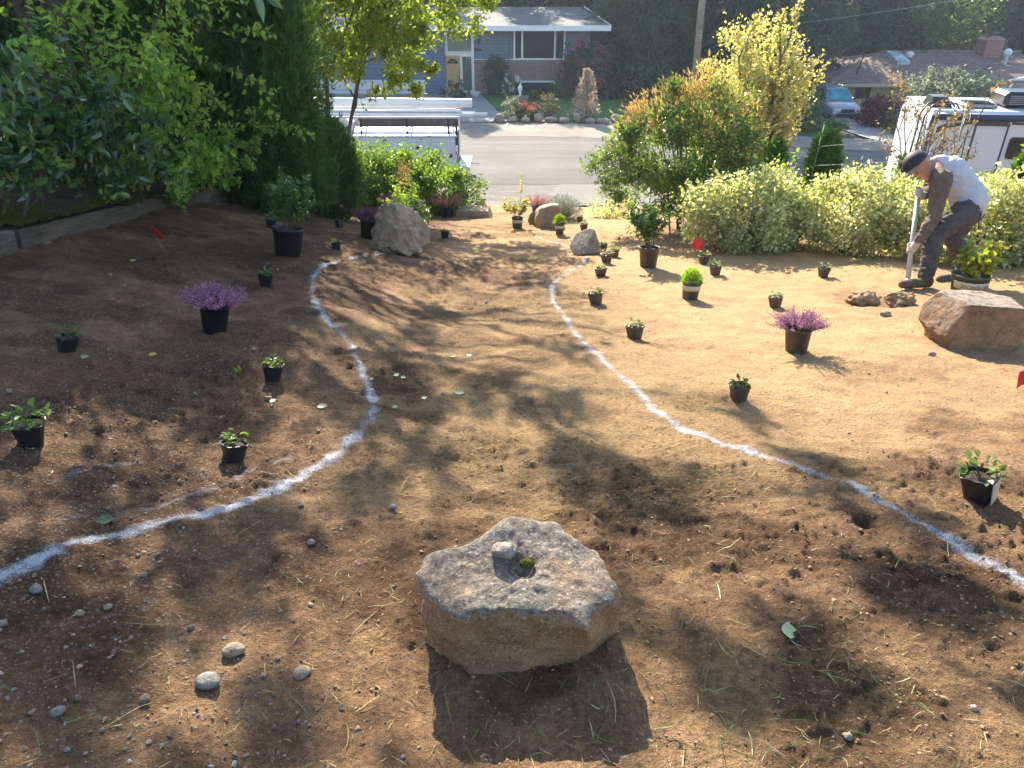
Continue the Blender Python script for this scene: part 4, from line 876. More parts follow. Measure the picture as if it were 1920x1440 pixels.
def conifer_sprays(v, c, rad, n, L, fan=5, width=.16, dirz=.75, lean=.6, shell=(.72, 1.02), profile=None, seed=0, plume=26):
    """flat fans of scale foliage hung round an upright body, gathered in plumes"""
    r = v.rng; z = r.uniform(0, 1, n); a = r.uniform(0, 2 * math.pi, n)
    pl = .82 + .26 * vn2(a * plume / 6.28, z * 3.0, seed + 3) + .12 * vn2(a * plume / 3, z * 9, seed + 4)
    pr = (profile(z) if profile is not None else np.sqrt(np.clip(1 - (2 * z - .85) ** 2 * .9, .02, 1)))
    q = pr * pl * r.uniform(shell[0], shell[1], n)
    P = np.array(c) + np.stack([np.cos(a) * q * rad[0], np.sin(a) * q * rad[1], z * rad[2]], 1)
    out = np.stack([np.cos(a), np.sin(a), np.zeros(n)], 1); base = unit(out * lean + np.array([0, 0, 1.0]) * dirz + r.normal(size=(n, 3)) * .28)
    side = unit(np.cross(base, out + r.normal(size=(n, 3)) * .7))
    for k in range(fan):
        t = (k - (fan - 1) / 2) / max(1, (fan - 1) / 2); ang = t * .75
        D = base * np.cos(ang)[..., None] + side * np.sin(ang)[..., None] if hasattr(ang, '__len__') else base * math.cos(ang) + side * math.sin(ang)
        l = L * r.uniform(.6, 1.25, n) * (1 - .35 * abs(t)); v.put(leaves(P, D, l, l * width, r, 'quad', None, 0, .08))
def thuja(x, y, z, w, h, n, label, seed, leaf='leaf_thuja', L=.11, name='arborvitae', dp=None, trunk=True, base=0.0):
    v = Veg(seed); prof = lambda t: np.clip(.62 + .55 * np.sin(np.clip(t, 0, 1) * 2.2 + .35), 0, 1) * np.sqrt(np.clip(1 - t ** 3.2, .01, 1))
    conifer_sprays(v, (0, 0, base), (w / 2, (dp or w) / 2, h - base), n, L, 5, .17, profile=prof, seed=seed)
    conifer_sprays(v, (0, 0, base), (w / 2 * .62, (dp or w) / 2 * .62, (h - base) * .96), n // 3, L * 1.9, 3, .42, profile=prof, seed=seed + 1)
    v.mb.tube([(0, 0, -.1), (.02, 0, h * .5), (0, 0, h * .9)], [w * .05 + .02, w * .035 + .01, .01], 8)
    return v.build(name, label, 'tree' if h > 2 else 'shrub', (x, y, z), leaf, 'bark', bname='trunk')
thuja(-2.92, 9.35, gz(-2.92, 9.35) + .02, 1.6, 5.0, 11000, 'dark arborvitae at the right end of the hedge by the maple', 501)
thuja(-3.6, 9.1, bedz(-3.6, 9.1), 1.7, 5.4, 11000, 'dark arborvitae second from the right end of the hedge', 502)
thuja(-4.45, 9.6, bedz(-4.4, 9.6), 2.0, 3.7, 8000, 'dark arborvitae in the middle of the hedge behind the arching shrub', 503, L=.13)
thuja(-5.9, 9.7, bedz(-5.9, 9.7), 2.1, 3.4, 7000, 'dark arborvitae behind the bare trunk on the left', 504, L=.13)
thuja(-7.4, 9.2, bedz(-7.4, 9.2), 2.2, 3.4, 6500, 'dark arborvitae at the left edge behind the camellia', 505, L=.14)
thuja(-2.5, 10.3, gz(-2.5, 10.3), .9, 1.3, 2600, 'low feathery conifer skirting the right foot of the hedge', 506, L=.10)
# conifer with a bare lower trunk in front of the hedge
v = Veg(511); v.mb.tube([(0, 0, -.1), (.03, 0, 1.2), (-.02, .05, 3.0), (0, 0, 6.5)], [.085, .075, .06, .02], 10)
for k in range(34):
    a = v.r.uniform(0, 6.28); z = v.r.uniform(.5, 3.0); l = v.r.uniform(.3, .8); v.mb.tube([(0, 0, z), (math.cos(a) * l * .5, math.sin(a) * l * .5, z + .1), (math.cos(a) * l, math.sin(a) * l, z + v.r.uniform(-.1, .35))], [.012, .008, .003], 4, False)
conifer_sprays(v, (0, 0, 2.3), (1.0, 1.0, 3.6), 3000, .17, 5, .16, seed=512, shell=(.3, 1.0))
v.build('conifer', 'conifer with a bare dark trunk among twigs at upper left', 'tree', (-4.55, 7.6, bedz(-4.55, 7.6)), 'leaf_thuja', 'bark', fname='crown', bname='trunk')
v = Veg(513)
for k in range(6):
    a = v.r.uniform(0, 6.28); b0 = (v.r.uniform(-.6, .6), v.r.uniform(-.4, .4), 0); v.grow(b0, (math.cos(a) * .25, math.sin(a) * .2, 1), v.r.uniform(2.2, 3.4), .022, 0, 2, 7, .10, (0, 0, .04), 6, .35, .9)
v.leaf_twigs(3, .05, .028, .8, 'quad')
v.build('thicket_shrub', 'thin-stemmed dark shrub thicket at the upper left corner', 'shrub', (-4.9, 6.6, bedz(-4.9, 6.6)), 'leaf_camellia', 'stem')

# arching shrub with bright small leaves
v = Veg(521)
for k in range(13):
    a = v.r.uniform(-2.3, .6); sp = v.r.uniform(.35, .95)
    v.grow((v.r.uniform(-.5, .5), v.r.uniform(-.3, .3), 0), (math.cos(a) * sp, math.sin(a) * sp * .9, 1.0), v.r.uniform(1.4, 2.4), .011, 0, 2, 8, .10, (.02, -.015, -.075), 7, .42, .75, 5, .15)
v.leaf_twigs(5, .064, .038, .78, 'fold', (0, 0, 1), 1.6)
v.build('arching_shrub', 'arching shrub with small bright green leaves in front of the hedge', 'shrub', (-3.95, 7.1, bedz(-3.95, 7.1)), 'leaf_bright', 'stem')
v = Veg(523)
for k in range(9):
    a = v.r.uniform(-2.0, .4); sp = v.r.uniform(.5, 1.1)
    v.grow((v.r.uniform(-.5, .5), v.r.uniform(-.2, .2), 0), (math.cos(a) * sp, math.sin(a) * sp * .7, 1.0), v.r.uniform(.6, 1.0), .008, 0, 2, 6, .12, (0, -.01, -.06), 6, .45, .8, 4, .2)
v.leaf_twigs(7, .055, .034, .78, 'fold', (0, 0, 1), 1.6)
v.build('low_shrub', 'low sprawling bright green shrub behind the timber corner', 'shrub', (-3.35, 7.75, bedz(-3.5, 7.75)), 'leaf_bright', 'stem')
# long bare shoots and a sprig reaching in from above
v = Veg(525)
for k in range(7): v.grow((v.r.uniform(-.4, .4), v.r.uniform(-.2, .2), 2.2), (v.r.uniform(.2, .9), v.r.uniform(-.6, -.1), v.r.uniform(-.2, .5)), v.r.uniform(.9, 1.5), .008, 0, 1, 8, .10, (0, 0, -.05), 6, .3, .7)
v.leaf_twigs(6, .07, .042, .75, 'fold', (0, 0, 1), 1.4)
for k in range(3): v.mb.tube([(.1 * k, .05 * k, 0), (.12 * k - .05, 0, 1.2), (.1 * k, 0, 2.5)], [.02, .016, .010], 6)
v.build('leafy_shoots', 'tall shoots with larger bright leaves hanging across the hedge top', 'shrub', (-3.6, 6.6, bedz(-3.6, 6.6)), 'leaf_bright', 'stem')
# camellia with big glossy leaves at the left edge
v = Veg(531)
for k in range(13):
    a = v.r.uniform(-2.6, .9); sp = v.r.uniform(.3, 1.0)
    v.grow((v.r.uniform(-.25, .25), v.r.uniform(-.25, .25), 0), (math.cos(a) * sp, math.sin(a) * sp, 1.0), v.r.uniform(.8, 1.45), .012, 0, 2, 6, .14, (.01, -.01, -.085), 5, .42, .85, 5, .25)
for k in range(9): v.grow((v.r.uniform(-.1, .2), v.r.uniform(-.3, .0), v.r.uniform(.5, .9)), (v.r.uniform(.5, 1), v.r.uniform(-.7, .2), v.r.uniform(-.1, .3)), v.r.uniform(.45, .8), .008, 0, 1, 6, .12, (0, -.01, -.14), 5, .45, .8)
v.leaf_twigs(9, .085, .046, .75, 'fold', (0, 0, 1), 1.1)
v.build('camellia', 'camellia with big dark glossy leaves hanging over the mossy timber', 'shrub', (-3.85, 5.35, bedz(-3.85, 5.35)), 'leaf_camellia', 'stem')

# sprig hanging in at the top of the view
hp = (-0.965, 3.073, 1.574); v = Veg(537); v.mb.tube([(-.25, .1, .35), (-.1, .05, .12), (0, 0, 0), (.05, -.01, -.03)], [.004, .0035, .0025, .0015], 6)
v.put(leaves(np.array([[0, 0, 0], [.03, 0, -.01], [-.05, .02, .05], [-.03, .01, .03], [.05, -.01, -.03]]), np.array([[.35, -.1, -1], [.9, .1, -.7], [-.5, 0, -.8], [.2, .3, .6], [1, -.2, -.2]]), np.array([.125, .10, .09, .07, .06]), np.array([.05, .042, .04, .03, .028]), v.rng, 'fold', (0, -1, .3), 3.0))
v.build('hanging_sprig', 'sprig with one large leaf hanging in at the top edge before the hedge', 'branch', hp, 'leaf_camellia', 'stem')
# vine maple with backlit yellow-green leaves
def maple(v):
    stems = [((.0, 0, 0), (.20, -.05, 1), 3.6, .055), ((-.1, .1, 0), (-.25, .1, 1), 3.4, .045), ((.1, .05, 0), (.55, .1, 1), 3.4, .04)]
    for b0, d, l, r_ in stems: v.grow(b0, d, l, r_, 0, 3, 8, .09, (.012, 0, .02), 6, .52, .75, 8, .30)
v = Veg(541); maple(v); v.leaf_twigs(4, .068, .044, .75, 'quad', (0, 0, 1), 1.2)
for c_, rd_, n_, k_ in (((1.35, .1, 3.6), (1.8, 1.4, 1.5), 11000, 75), ((1.9, 0, 2.9), (1.0, .8, .5), 2600, 28), ((1.0, 0, 2.3), (1.0, .9, .6), 2600, 32), ((.75, -.1, 2.75), (1.1, .8, .8), 4200, 48), ((1.5, -.1, 1.95), (.6, .5, .35), 1200, 18)): v.cloud(c_, rd_, n_, .068, .044, k_, .10, (.25, 1.0), 'quad', .3, (0, 0, 1), 1.0, None, .3)
v.build('vine_maple', 'vine maple with backlit yellow-green leaves behind the hedge end', 'tree', (-3.25, 12.6, gz(-3.25, 12.6)), 'leaf_maple', 'bark_grey', fname='crown', bname='trunk')
# taller unseen trees above the frame, put in and shaped to dapple the yard
for k, (x, y, h, sd_) in enumerate([(-4.7, 12.4, 7.5, 551), (-8.6, 12.2, 8.5, 553)]):
    v = Veg(sd_)
    for q in range(3): v.grow((q * .12 - .1, 0, 0), (.22 * (q - .6), .1 * (q - 1), 1), h * .62, .07, 0, 3, 8, .08, (.005, 0, .02), 6, .5, .8, 8, .35)
    if k == 1: v.leaf_twigs(5, .12, .08, .75, 'quad', (0, 0, 1), 1.2)
    if k == 0:
        for j in range(5): v.grow((0, 0, 3.5 + .35 * j), (1, .1 * (j - 2), .45), 3.6, .05, 0, 2, 8, .08, (0, 0, .02), 6, .4, .7, 6, .3)
        v.cloud((2.55, -.1, 7.3), (1.75, 1.7, 2.1), 3400, .11, .075, 60, .045, (.2, 1.0), 'quad', .3, (0, 0, 1), 1.0, None, .3)
    v.build('shade_tree', ['tall light-leaved tree rising behind the middle of the hedge', 'tall light-leaved tree rising behind the left of the hedge'][k], 'tree', (x, y, gz(x, y)), 'leaf_maple', 'bark_grey', fname='crown', bname='trunk')

v = Veg(557); v.mb.tube([(0, 0, -.1), (.1, 0, 1.6), (.5, 0, 3.0), (1.1, 0, 4.0)], [.07, .06, .045, .02], 8)  # unseen tree, its crown and long limb added to throw dapples on the ground
for j in range(7): v.grow((.25 + .1 * j, 0, 2.4 + .25 * j), (1, .5 * (j % 3 - 1), .35), 1.7, .02, 0, 1, 6, .1, (0, 0, .02), 5, .4, .7)
v.leaf_twigs(4, .09, .055, .7); v.mb.tube([(1.1, 0, 4.0), (2.2, .1, 4.3), (3.4, .1, 4.2), (4.4, .15, 4.3)], [.03, .024, .016, .008], 6)
for j in range(8): v.mb.tube([(1.6 + .36 * j, .1, 4.25), (1.7 + .36 * j, .1 + .45 * (-1) ** j, 4.4), (1.85 + .36 * j, .1 + .9 * (-1) ** j, 4.5)], [.012, .008, .004], 4, False)
v.cloud((4.05, .1, 4.25), (.55, 1.25, .6), 900, .08, .052, 20, .06, (.1, 1.0), 'quad', .3, (0, 0, 1), 1.0, None, .3); v.cloud((1.5, .1, 4.4), (1.15, 1.2, 1.0), 1500, .09, .058, 34, .05, (.15, 1.0), 'quad', .3, (0, 0, 1), 1.0, None, .3)
v.build('overhanging_tree', 'slender broadleaf tree leaning over the bank from among the left shrubs', 'tree', (-4.2, 7.3, bedz(-4.2, 7.3)), 'leaf_bright', 'bark', fname='crown', bname='trunk')
# ------------------------------------------------------------------ shrubs at the foot of the yard
def mound(x, y, z, rad, n, L, W, leaf, label, seed, name='shrub', clumps=70, cr=.20, kind='quad', stems=9, zc=None, cat='shrub', shell=(.5, 1.0), nz=.3, bark='stem', upw=.5):
    v = Veg(seed); zc = rad[2] * .92 if zc is None else zc
    cc = v.cloud((0, 0, zc), rad, n, L, W, clumps, cr, shell, kind, .7, (0, 0, 1), upw, -zc * .93, nz)
    for k in range(stems):
        q = cc[v.r.randrange(len(cc))]; v.mb.tube([(v.r.uniform(-.1, .1) * rad[0], v.r.uniform(-.1, .1) * rad[1], -.05), (q[0] * .5, q[1] * .5, q[2] * .55), tuple(q)], [.014 + rad[0] * .008, .009 + rad[0] * .005, .003], 5, False)
    return v.build(name, label, cat, (x, y, z), leaf, bark)
mound(-2.15, 13.2, gz(-2.15, 13.2), (.86, .60, .50), 13000, .058, .036, 'leaf_box', 'large light green shrub in front of the white truck', 601, clumps=95, cr=.16)
mound(-1.15, 12.7, gz(-1.15, 12.7), (.50, .45, .42), 8000, .052, .033, 'leaf_box', 'smaller light green shrub left of the gravel', 602, clumps=60, cr=.17)
mound(-2.75, 12.6, gz(-2.75, 12.6), (.45, .4, .48), 5000, .052, .034, 'leaf_box', 'half-hidden light green shrub between hedge end and truck', 603, clumps=45)
v = Veg(605)
for k in range(8): v.grow((v.r.uniform(-.05, .05), v.r.uniform(-.05, .05), 0), (v.r.gauss(0, .3), v.r.gauss(0, .3), 1), v.r.uniform(.45, .75), .006, 0, 1, 5, .1, (0, 0, .05), 6, .35, .9)
v.leaf_twigs(8, .06, .024, .8, 'quad'); t = v.build('nandina_young', 'young lime green shrub with orange tips behind the split boulder', 'shrub', at(-1.655, 11.161), 'leaf_lime', 'stem')
g = Veg(606); P = np.array([[.02, 0, .74]] * 260) + g.rng.normal(size=(260, 3)) * [.055, .05, .10]; g.put(leaves(P, g.rng.normal(size=(260, 3)) + [0, 0, 1.0], .05, .016, g.rng)); obj('new_growth', g.foliage('new_growth'), 'leaf_nandina_top', t)['kind'] = 'stuff'
mound(*at(-1.423, 10.751), (.17, .15, .20), 700, .045, .018, 'leaf_gloss', 'small dark upright shrub right behind the split boulder', 607, clumps=20, cr=.22)
mound(*at(-1.614, 8.465), (.12, .11, .10), 260, .04, .025, 'leaf_gloss', 'low dark plant between the dull heather and split boulder', 608, clumps=12, cr=.25)
def lav(v):
    r = v.rng; n = 2600; d = unit(r.normal(size=(n, 3)) * [1, 1, .5] + [0, 0, .9]); d[:, 2] = np.abs(d[:, 2]); P = d * r.uniform(.05, .34, (n, 1)) * [1, 1, 1.05]; v.put(leaves(P, d + r.normal(size=(n, 3)) * .25 + [0, 0, .3], r.uniform(.05, .11, n), .009, r))
    for k in range(14): a = k * .9; v.mb.tube([(0, 0, -.02), (math.cos(a) * .15, math.sin(a) * .15, .2)], .004, 3, False)
v = Veg(611); lav(v); v.build('lavender', 'round silver-grey lavender at the edge of the gravel', 'plant', at(0.826, 11.857), 'leaf_lavender', 'stem')
mound(*at(1.690, 12.013), (.36, .28, .16), 1500, .04, .024, 'leaf_variegated', 'low pale plant at the left foot of the nandina', 613, clumps=30, cr=.22)

# nandina: many canes, feathery tiers, reddish tips
v = Veg(621); nx0, ny0 = 2.485, 10.127
for k in range(16):
    a = v.r.uniform(0, 6.28); q = v.r.uniform(.05, .30); l = v.r.uniform(1.1, 1.9); v.mb.tube([(math.cos(a) * q, math.sin(a) * q, -.05), (math.cos(a) * q * 1.6, math.sin(a) * q * 1.5, l * .5), (math.cos(a) * q * 2.8, math.sin(a) * q * 2.5, l)], [.013, .010, .006], 5, False)
v.cloud((-.1, 0, 1.08), (1.0, .8, .80), 16000, .08, .026, 105, .11, (.45, 1.0), 'quad', .6, (0, 0, 1), .8, -.95, .32)
v.cloud((-1.1, -.1, .95), (.38, .3, .30), 2000, .07, .02, 22, .25, (.3, 1.0)); v.cloud((.25, 0, .55), (.8, .6, .35), 2600, .07, .022, 40, .18, (.3, 1.0))
nt_ = v.build('nandina', 'large nandina bush with reddish feathery tips beside the driveway', 'shrub', (nx0, ny0, gz(nx0, ny0)), 'leaf_nandina', 'stem')
g = Veg(622); r = g.rng; n = 62; a = r.uniform(0, 6.28, n); e = r.uniform(.45, 1.4, n)
cc = np.stack([np.cos(a) * np.cos(e) * 1.0 - .1, np.sin(a) * np.cos(e) * .8, 1.08 + np.sin(e) * .80], 1); cc = np.vstack([cc, [[-.02, 0, 2.0], [.03, 0, 2.15], [.05, .05, 1.95], [-.1, 0, 2.0], [-.98, -.1, 1.22], [-.85, -.1, 1.28]]])
P = np.repeat(cc, 34, 0) + r.normal(size=(len(cc) * 34, 3)) * .075; D = unit(P - [0, 0, 1.0]) + r.normal(size=P.shape) * .5 + [0, 0, .3]; g.put(leaves(P, D, r.uniform(.05, .09, len(P)), .018, r)); obj('new_growth', g.foliage('new_growth'), 'leaf_nandina_top', nt_)['kind'] = 'stuff'
g = Veg(623); cc = np.array([[.25, -.72, 1.05], [.45, -.70, .98], [.5, -.68, 1.15], [.1, -.72, 1.3], [.55, -.6, .66]]); P = np.repeat(cc, 90, 0) + g.rng.normal(size=(450, 3)) * [.07, .04, .06]; g.put(leaves(P, g.rng.normal(size=(450, 3)), .014, .012, g.rng)); obj('berries', g.foliage('berries'), 'berry_red', nt_)['kind'] = 'stuff'

# yellow-leaved small tree behind it
v = Veg(631)
for k in range(9):
    a = v.r.uniform(0, 6.28); sp = v.r.uniform(.1, .42); v.grow((math.cos(a) * .08, math.sin(a) * .08, 0), (math.cos(a) * sp, math.sin(a) * sp, 1), v.r.uniform(2.0, 3.05), .03, 0, 2, 8, .07, (0, 0, .05), 9, .34, .6, 6, .22)
v.leaf_twigs(12, .062, .042, .72, 'quad', (0, 0, 1), .8); v.cloud((-.15, 0, 1.85), (1.0, .85, 1.2), 12500, .06, .042, 170, .09, (.2, 1.0), 'quad', .5, (0, 0, 1), .8, None, .3)
v.build('golden_tree', 'small tree of pale yellow leaves behind the nandina', 'tree', (4.2, 13.2, gz(4.2, 13.2)), 'leaf_gold', 'bark_grey', fname='crown', bname='trunk')
# variegated hedge plants
for k, (xy, rd, n, lab) in enumerate([((2.773, 8.474), (.74, .46, .48), 12500, 'round variegated shrub at the left end of the pale hedge'), ((3.529, 8.642), (.50, .44, .34), 5500, 'variegated shrub second from the left in the pale hedge'),
        ((3.992, 8.080), (.62, .52, .48), 9000, 'variegated shrub directly left of the digging man'), ((4.690, 7.895), (.6, .48, .46), 7000, 'variegated shrub directly behind the digging man'), ((5.090, 7.385), (.64, .5, .50), 9500, 'dense variegated shrub right of the digging man'), ((5.656, 7.385), (.5, .5, .46), 6500, 'variegated shrub cut by the right frame edge')]):
    mound(*at(xy[0], xy[1] + (.02, .3, .3, .4, .3, .3)[k]), rd, n, .048, .031, 'leaf_variegated', lab, 641 + k, clumps=90, cr=.15, nz=.2)
# young conifers along the property line
thuja(*at(4.72, 11.3), .66, 1.35, 2600, 'bright green young conifer right of the yellow tree', 661, 'leaf_thuja_bright', .09, 'young_conifer')
thuja(*at(4.1, 11.7), .55, 1.25, 1700, 'bright green young conifer at the right foot of the yellow tree', 662, 'leaf_thuja_bright', .08, 'young_conifer')
thuja(*at(5.75, 10.9), .26, 1.05, 900, 'narrow dark young conifer between hedge and road', 663, 'leaf_thuja', .07, 'young_conifer')
thuja(*at(6.28, 9.2), .42, 1.35, 1500, 'leaning bronze-green young conifer right of the man in front of the trailer', 664, 'leaf_thuja_bright', .08, 'young_conifer').rotation_euler = (0, .12, 0)
# rose canes among the hedge, bronze shrub, stakes and strings
for k, (xy, lab) in enumerate([((5.044, 9.902), 'leggy light green rose left of the man behind the hedge'), ((3.932, 9.902), 'leggy light green rose behind the left of the hedge'), ((6.418, 8.905), 'leggy light green rose at the right edge behind the hedge')]):
    v = Veg(671 + k)
    for q in range(6): a = v.r.uniform(0, 6.28); v.grow((v.r.uniform(-.25, .25), 0, 0), (math.cos(a) * .3, math.sin(a) * .3, 1), v.r.uniform(.7, 1.05), .008, 0, 1, 6, .1, (0, 0, .02), 6, .35, .8)
    v.leaf_twigs(7, .065, .045, .75, 'fold', (0, 0, 1), 1.2); v.build('rose_bush', lab, 'shrub', at(xy[0], xy[1] + .4), 'leaf_lime' if k else 'leaf_box', 'stem')
v = Veg(681)
for q in range(7): a = v.r.uniform(0, 6.28); v.grow((v.r.uniform(-.2, .2), 0, 0), (math.cos(a) * .25, math.sin(a) * .2, 1), v.r.uniform(1.3, 1.9), .012, 0, 2, 7, .1, (0, 0, .02), 5, .38, .75)
v.leaf_twigs(4, .052, .033, .75, 'quad'); v.build('bronze_shrub', 'sparse bronze-leaved shrub behind the man in front of the trailer', 'shrub', at(5.55, 9.9), 'leaf_bronze', 'stem')
plain('stake_green', (.03, .09, .04), .5, 0, .1); plain('stake_pale', (.42, .43, .30), .6, 0, .1); plain('string', (.55, .55, .48), .7, 0, .05)
STK = [((4.35, 10.9), 1.5, .07, 'stake_green', 'thin green garden stake holding the strings near the yellow tree'), ((5.75, 9.7), 1.75, -.03, 'stake_pale', 'pale garden stake behind the man'), ((5.66, 9.72), 1.6, .05, 'stake_green', 'green garden stake left of the pale one behind the man'), ((5.89, 9.72), 1.6, -.06, 'stake_green', 'green garden stake right of the pale one behind the man'), ((3.05, 9.6), 1.25, .02, 'stake_green', 'green garden stake in front of the nandina')]
tops = []
for (x, y), h, ln, m, lab in STK:
    tag(MB().tube([(0, 0, -.1), (ln * h, 0, h)], .009, 6).build('garden_stake', m, None, True, at(x, y)), lab, 'stake'); tops.append((x, y, gz(x, y), h, ln))
a0, a1 = tops[0], tops[1]
for f, lab in ((.80, 'upper pale string tied between the garden stakes'), (.62, 'lower pale string tied between the garden stakes')):
    p = Vector((a0[0] + a0[4] * a0[3] * f, a0[1], a0[2] + a0[3] * f)); q = Vector((a1[0], a1[1], a1[2] + a1[3] * f)); tag(MB().tube([p, p.lerp(q, .5) - Vector((0, 0, .015)), q], .004, 5).build('string_line', 'string', None, True), lab, 'string')

# ================================================================== THE DIGGING MAN
plain('skin', (.42, .20, .13), .5, 0, .12, 14); plain('shirt_white', (.50, .49, .50), .85, 0, .06, 8, .25); plain('sleeve_brown', (.125, .088, .060), .9, 0, .2, 20, .3); plain('trousers', (.080, .066, .058), .9, 0, .25, 16, .4)
plain('boot', (.12, .082, .058), .85, 0, .3, 20, .4); plain('glove', (.50, .41, .33), .85, 0, .12, 30, .3); plain('cap_black', (.014, .014, .016), .7, 0, .3, 20); plain('cap_brim', (.22, .18, .14), .8, 0, .15, 20); plain('hair', (.02, .014, .01), .7, 0, .3, 60); plain('mouth', (.26, .09, .07), .5); plain('eye', (.02, .015, .012), .2)
def blob(name, chains, mat, parent, voxel=.012, it=5, sf=.5, wr=0.0, fr=(16, 16, 34)):
    """closed skin over chains of (point, radius) with optional per-chain squash (sx,sy,sz)"""
    V0, F0 = ICO[2]; Vs = []; Fs = []; n = 0
    for ch in chains:
        pts = ch['p'] if isinstance(ch, dict) else ch; sq = np.array(ch.get('s', (1, 1, 1))) if isinstance(ch, dict) else np.ones(3)
        for k in range(len(pts) - 1 if len(pts) > 1 else 1):
            (p, r), (q, r2) = pts[k], pts[min(k + 1, len(pts) - 1)]; p, q = np.array(p), np.array(q); m = max(1, int(np.linalg.norm(q - p) / (min(r, r2) * .30)))
            for t in np.linspace(0, 1, m + 1): Vs.append(V0 * (r + (r2 - r) * t) * sq + p + (q - p) * t); Fs.append(F0 + n); n += len(V0)
    o = obj(name, npmesh(name, np.concatenate(Vs), np.concatenate(Fs)), mat, None)
    rm = o.modifiers.new('r', 'REMESH'); rm.mode = 'VOXEL'; rm.voxel_size = voxel; rm.use_smooth_shade = True
    if it: sm_ = o.modifiers.new('s', 'SMOOTH'); sm_.iterations = it; sm_.factor = sf
    bpy.context.view_layer.update(); me = bpy.data.meshes.new_from_object(o.evaluated_get(bpy.context.evaluated_depsgraph_get())); bpy.data.objects.remove(o); me.name = name
    if wr:
        n = len(me.vertices); co = np.zeros(n * 3); me.vertices.foreach_get('co', co); nr = np.zeros(n * 3); me.vertex_normals.foreach_get('vector', nr); co = co.reshape(-1, 3); nr = nr.reshape(-1, 3)
        f = 1 - np.abs(fbm3(co * np.array(fr), 7, 2)); co = co + nr * (wr * (f - .5))[:, None]; me.vertices.foreach_set('co', co.ravel()); me.update()
    return obj(name, me, mat, parent)
J = dict(anN=(3.808, 6.365, -0.779), toN=(3.587, 6.312, -0.832), heN=(3.834, 6.346, -0.834), knN=(3.861, 6.530, -0.439), hiN=(4.176, 6.666, -0.235), anF=(4.307, 6.633, -0.831), toF=(4.076, 6.570, -0.883), heF=(4.344, 6.613, -0.888), knF=(4.215, 6.796, -0.537), hiF=(4.368, 6.929, -0.297),
         pel=(4.282, 6.817, -0.231), wai=(4.227, 6.892, -0.095), che=(4.095, 6.947, 0.045), nec=(3.953, 6.953, 0.117), shN=(3.898, 6.704, 0.018), shF=(4.063, 7.092, -0.003), elN=(3.822, 6.519, -0.252), wrN=(3.710, 6.458, -0.446), elF=(3.981, 7.013, -0.145), wrF=(3.863, 6.873, -0.150), hed=(3.757, 6.909, 0.121), chin=(3.851, 6.864, 0.039), face=(3.666, 6.830, 0.061), ear=(3.796, 6.807, 0.152),
         pb=(3.633, 6.305, -0.928), pt=(3.767, 6.792, -0.090))
J = {k: np.array(v) for k, v in J.items()}
feet_z = min(J['toN'][2], J['heN'][2]); gN = gz(J['heN'][0], J['heN'][1]); dz = gN - (feet_z - .035); base = np.array([J['heN'][0] + .15, J['heN'][1] + .1, gN])
for k in J:
    if k != 'pb': J[k] = J[k] + np.array([0, 0, dz if abs(dz) < .2 else 0])
J = {k: v - base for k, v in J.items()}
for k in ('anF', 'toF', 'heF'): J[k][2] += (gz(J['heF'][0] + base[0], J['heF'][1] + base[1]) - gN) - (J['heF'][2] - .035) if k == 'heF' else 0
fz = gz(J['heF'][0] + base[0], J['heF'][1] + base[1]) - gN; J['toF'][2] = fz + .03; J['heF'][2] = fz + .035; J['anF'][2] = fz + .12
man = thing('person', 'man in black cap and white shirt bending to dig with a bar', 'person', tuple(base))
pol = unit((J['pt'] - J['pb'])[None])[0]
def on_pole(p): t = (p - J['pb']) @ pol; return J['pb'] + pol * t
hN = on_pole(J['wrN'] + np.array([-.045, -.01, -.055])); hF = on_pole(J['wrF'] + np.array([-.04, -.02, -.02]))
# body: one skin from head to feet
hd_dir = unit((J['face'] - J['hed'])[None])[0]
blob('body', [[(J['hed'], .088), (J['chin'] + hd_dir * .01, .045)], [(J['hed'] + np.array([0, .0, .012]), .094)], [(J['hed'] + hd_dir * .075, .040)], [(J['face'] + hd_dir * .028, .015), (J['face'] + hd_dir * .045, .012)], [(J['ear'], .024)], [(J['hed'] + (J['hed'] - J['ear']) * 1.05, .024)],
              [(J['hed'] + np.array([.04, .02, -.02]), .058), (J['nec'], .062)], [(J['nec'], .07), (J['che'], .125), (J['wai'], .11), (J['pel'], .09)], [(J['nec'], .06), (J['shN'], .055), (J['elN'], .04), (J['wrN'], .028), (hN, .026)], [(J['nec'], .06), (J['shF'], .055), (J['elF'], .04), (J['wrF'], .028), (hF, .026)],
              [(J['pel'], .08), (J['hiN'], .07), (J['knN'], .05), (J['anN'], .04), (J['heN'], .03)], [(J['pel'], .08), (J['hiF'], .07), (J['knF'], .05), (J['anF'], .04), (J['heF'], .03)]], 'skin', man, .010, 4)
shoulder = (J['shN'] + J['shF']) / 2
blob('shirt', [{'p': [(J['nec'] + (J['che'] - J['nec']) * .15, .088), (J['che'], .146), (J['wai'] * .5 + J['che'] * .5, .150), (J['wai'], .146), (J['pel'] + np.array([.0, 0, .045]), .154), (J['pel'] + np.array([.01, 0, .0]), .142)], 's': (1, 1.12, 1)}], 'shirt_white', man, .010, 4, .5, .020, (9, 9, 22))
for nm, s0, e0, w0 in (('sleeve', 'shN', 'elN', 'wrN'), ('sleeve', 'shF', 'elF', 'wrF')):
    mid = J[s0] * .62 + J['nec'] * .38
    blob(nm, [[(mid, .070), (J[s0], .088), (J[s0] * .55 + J[e0] * .45, .070), (J[e0], .056), (J[e0] * .5 + J[w0] * .5, .052), (J[w0], .040)], [(J[s0] + np.array([.03, .03 if s0 == 'shN' else -.03, .02]), .074)]], 'sleeve_brown', man, .008, 2, .5, .020, (14, 14, 26))
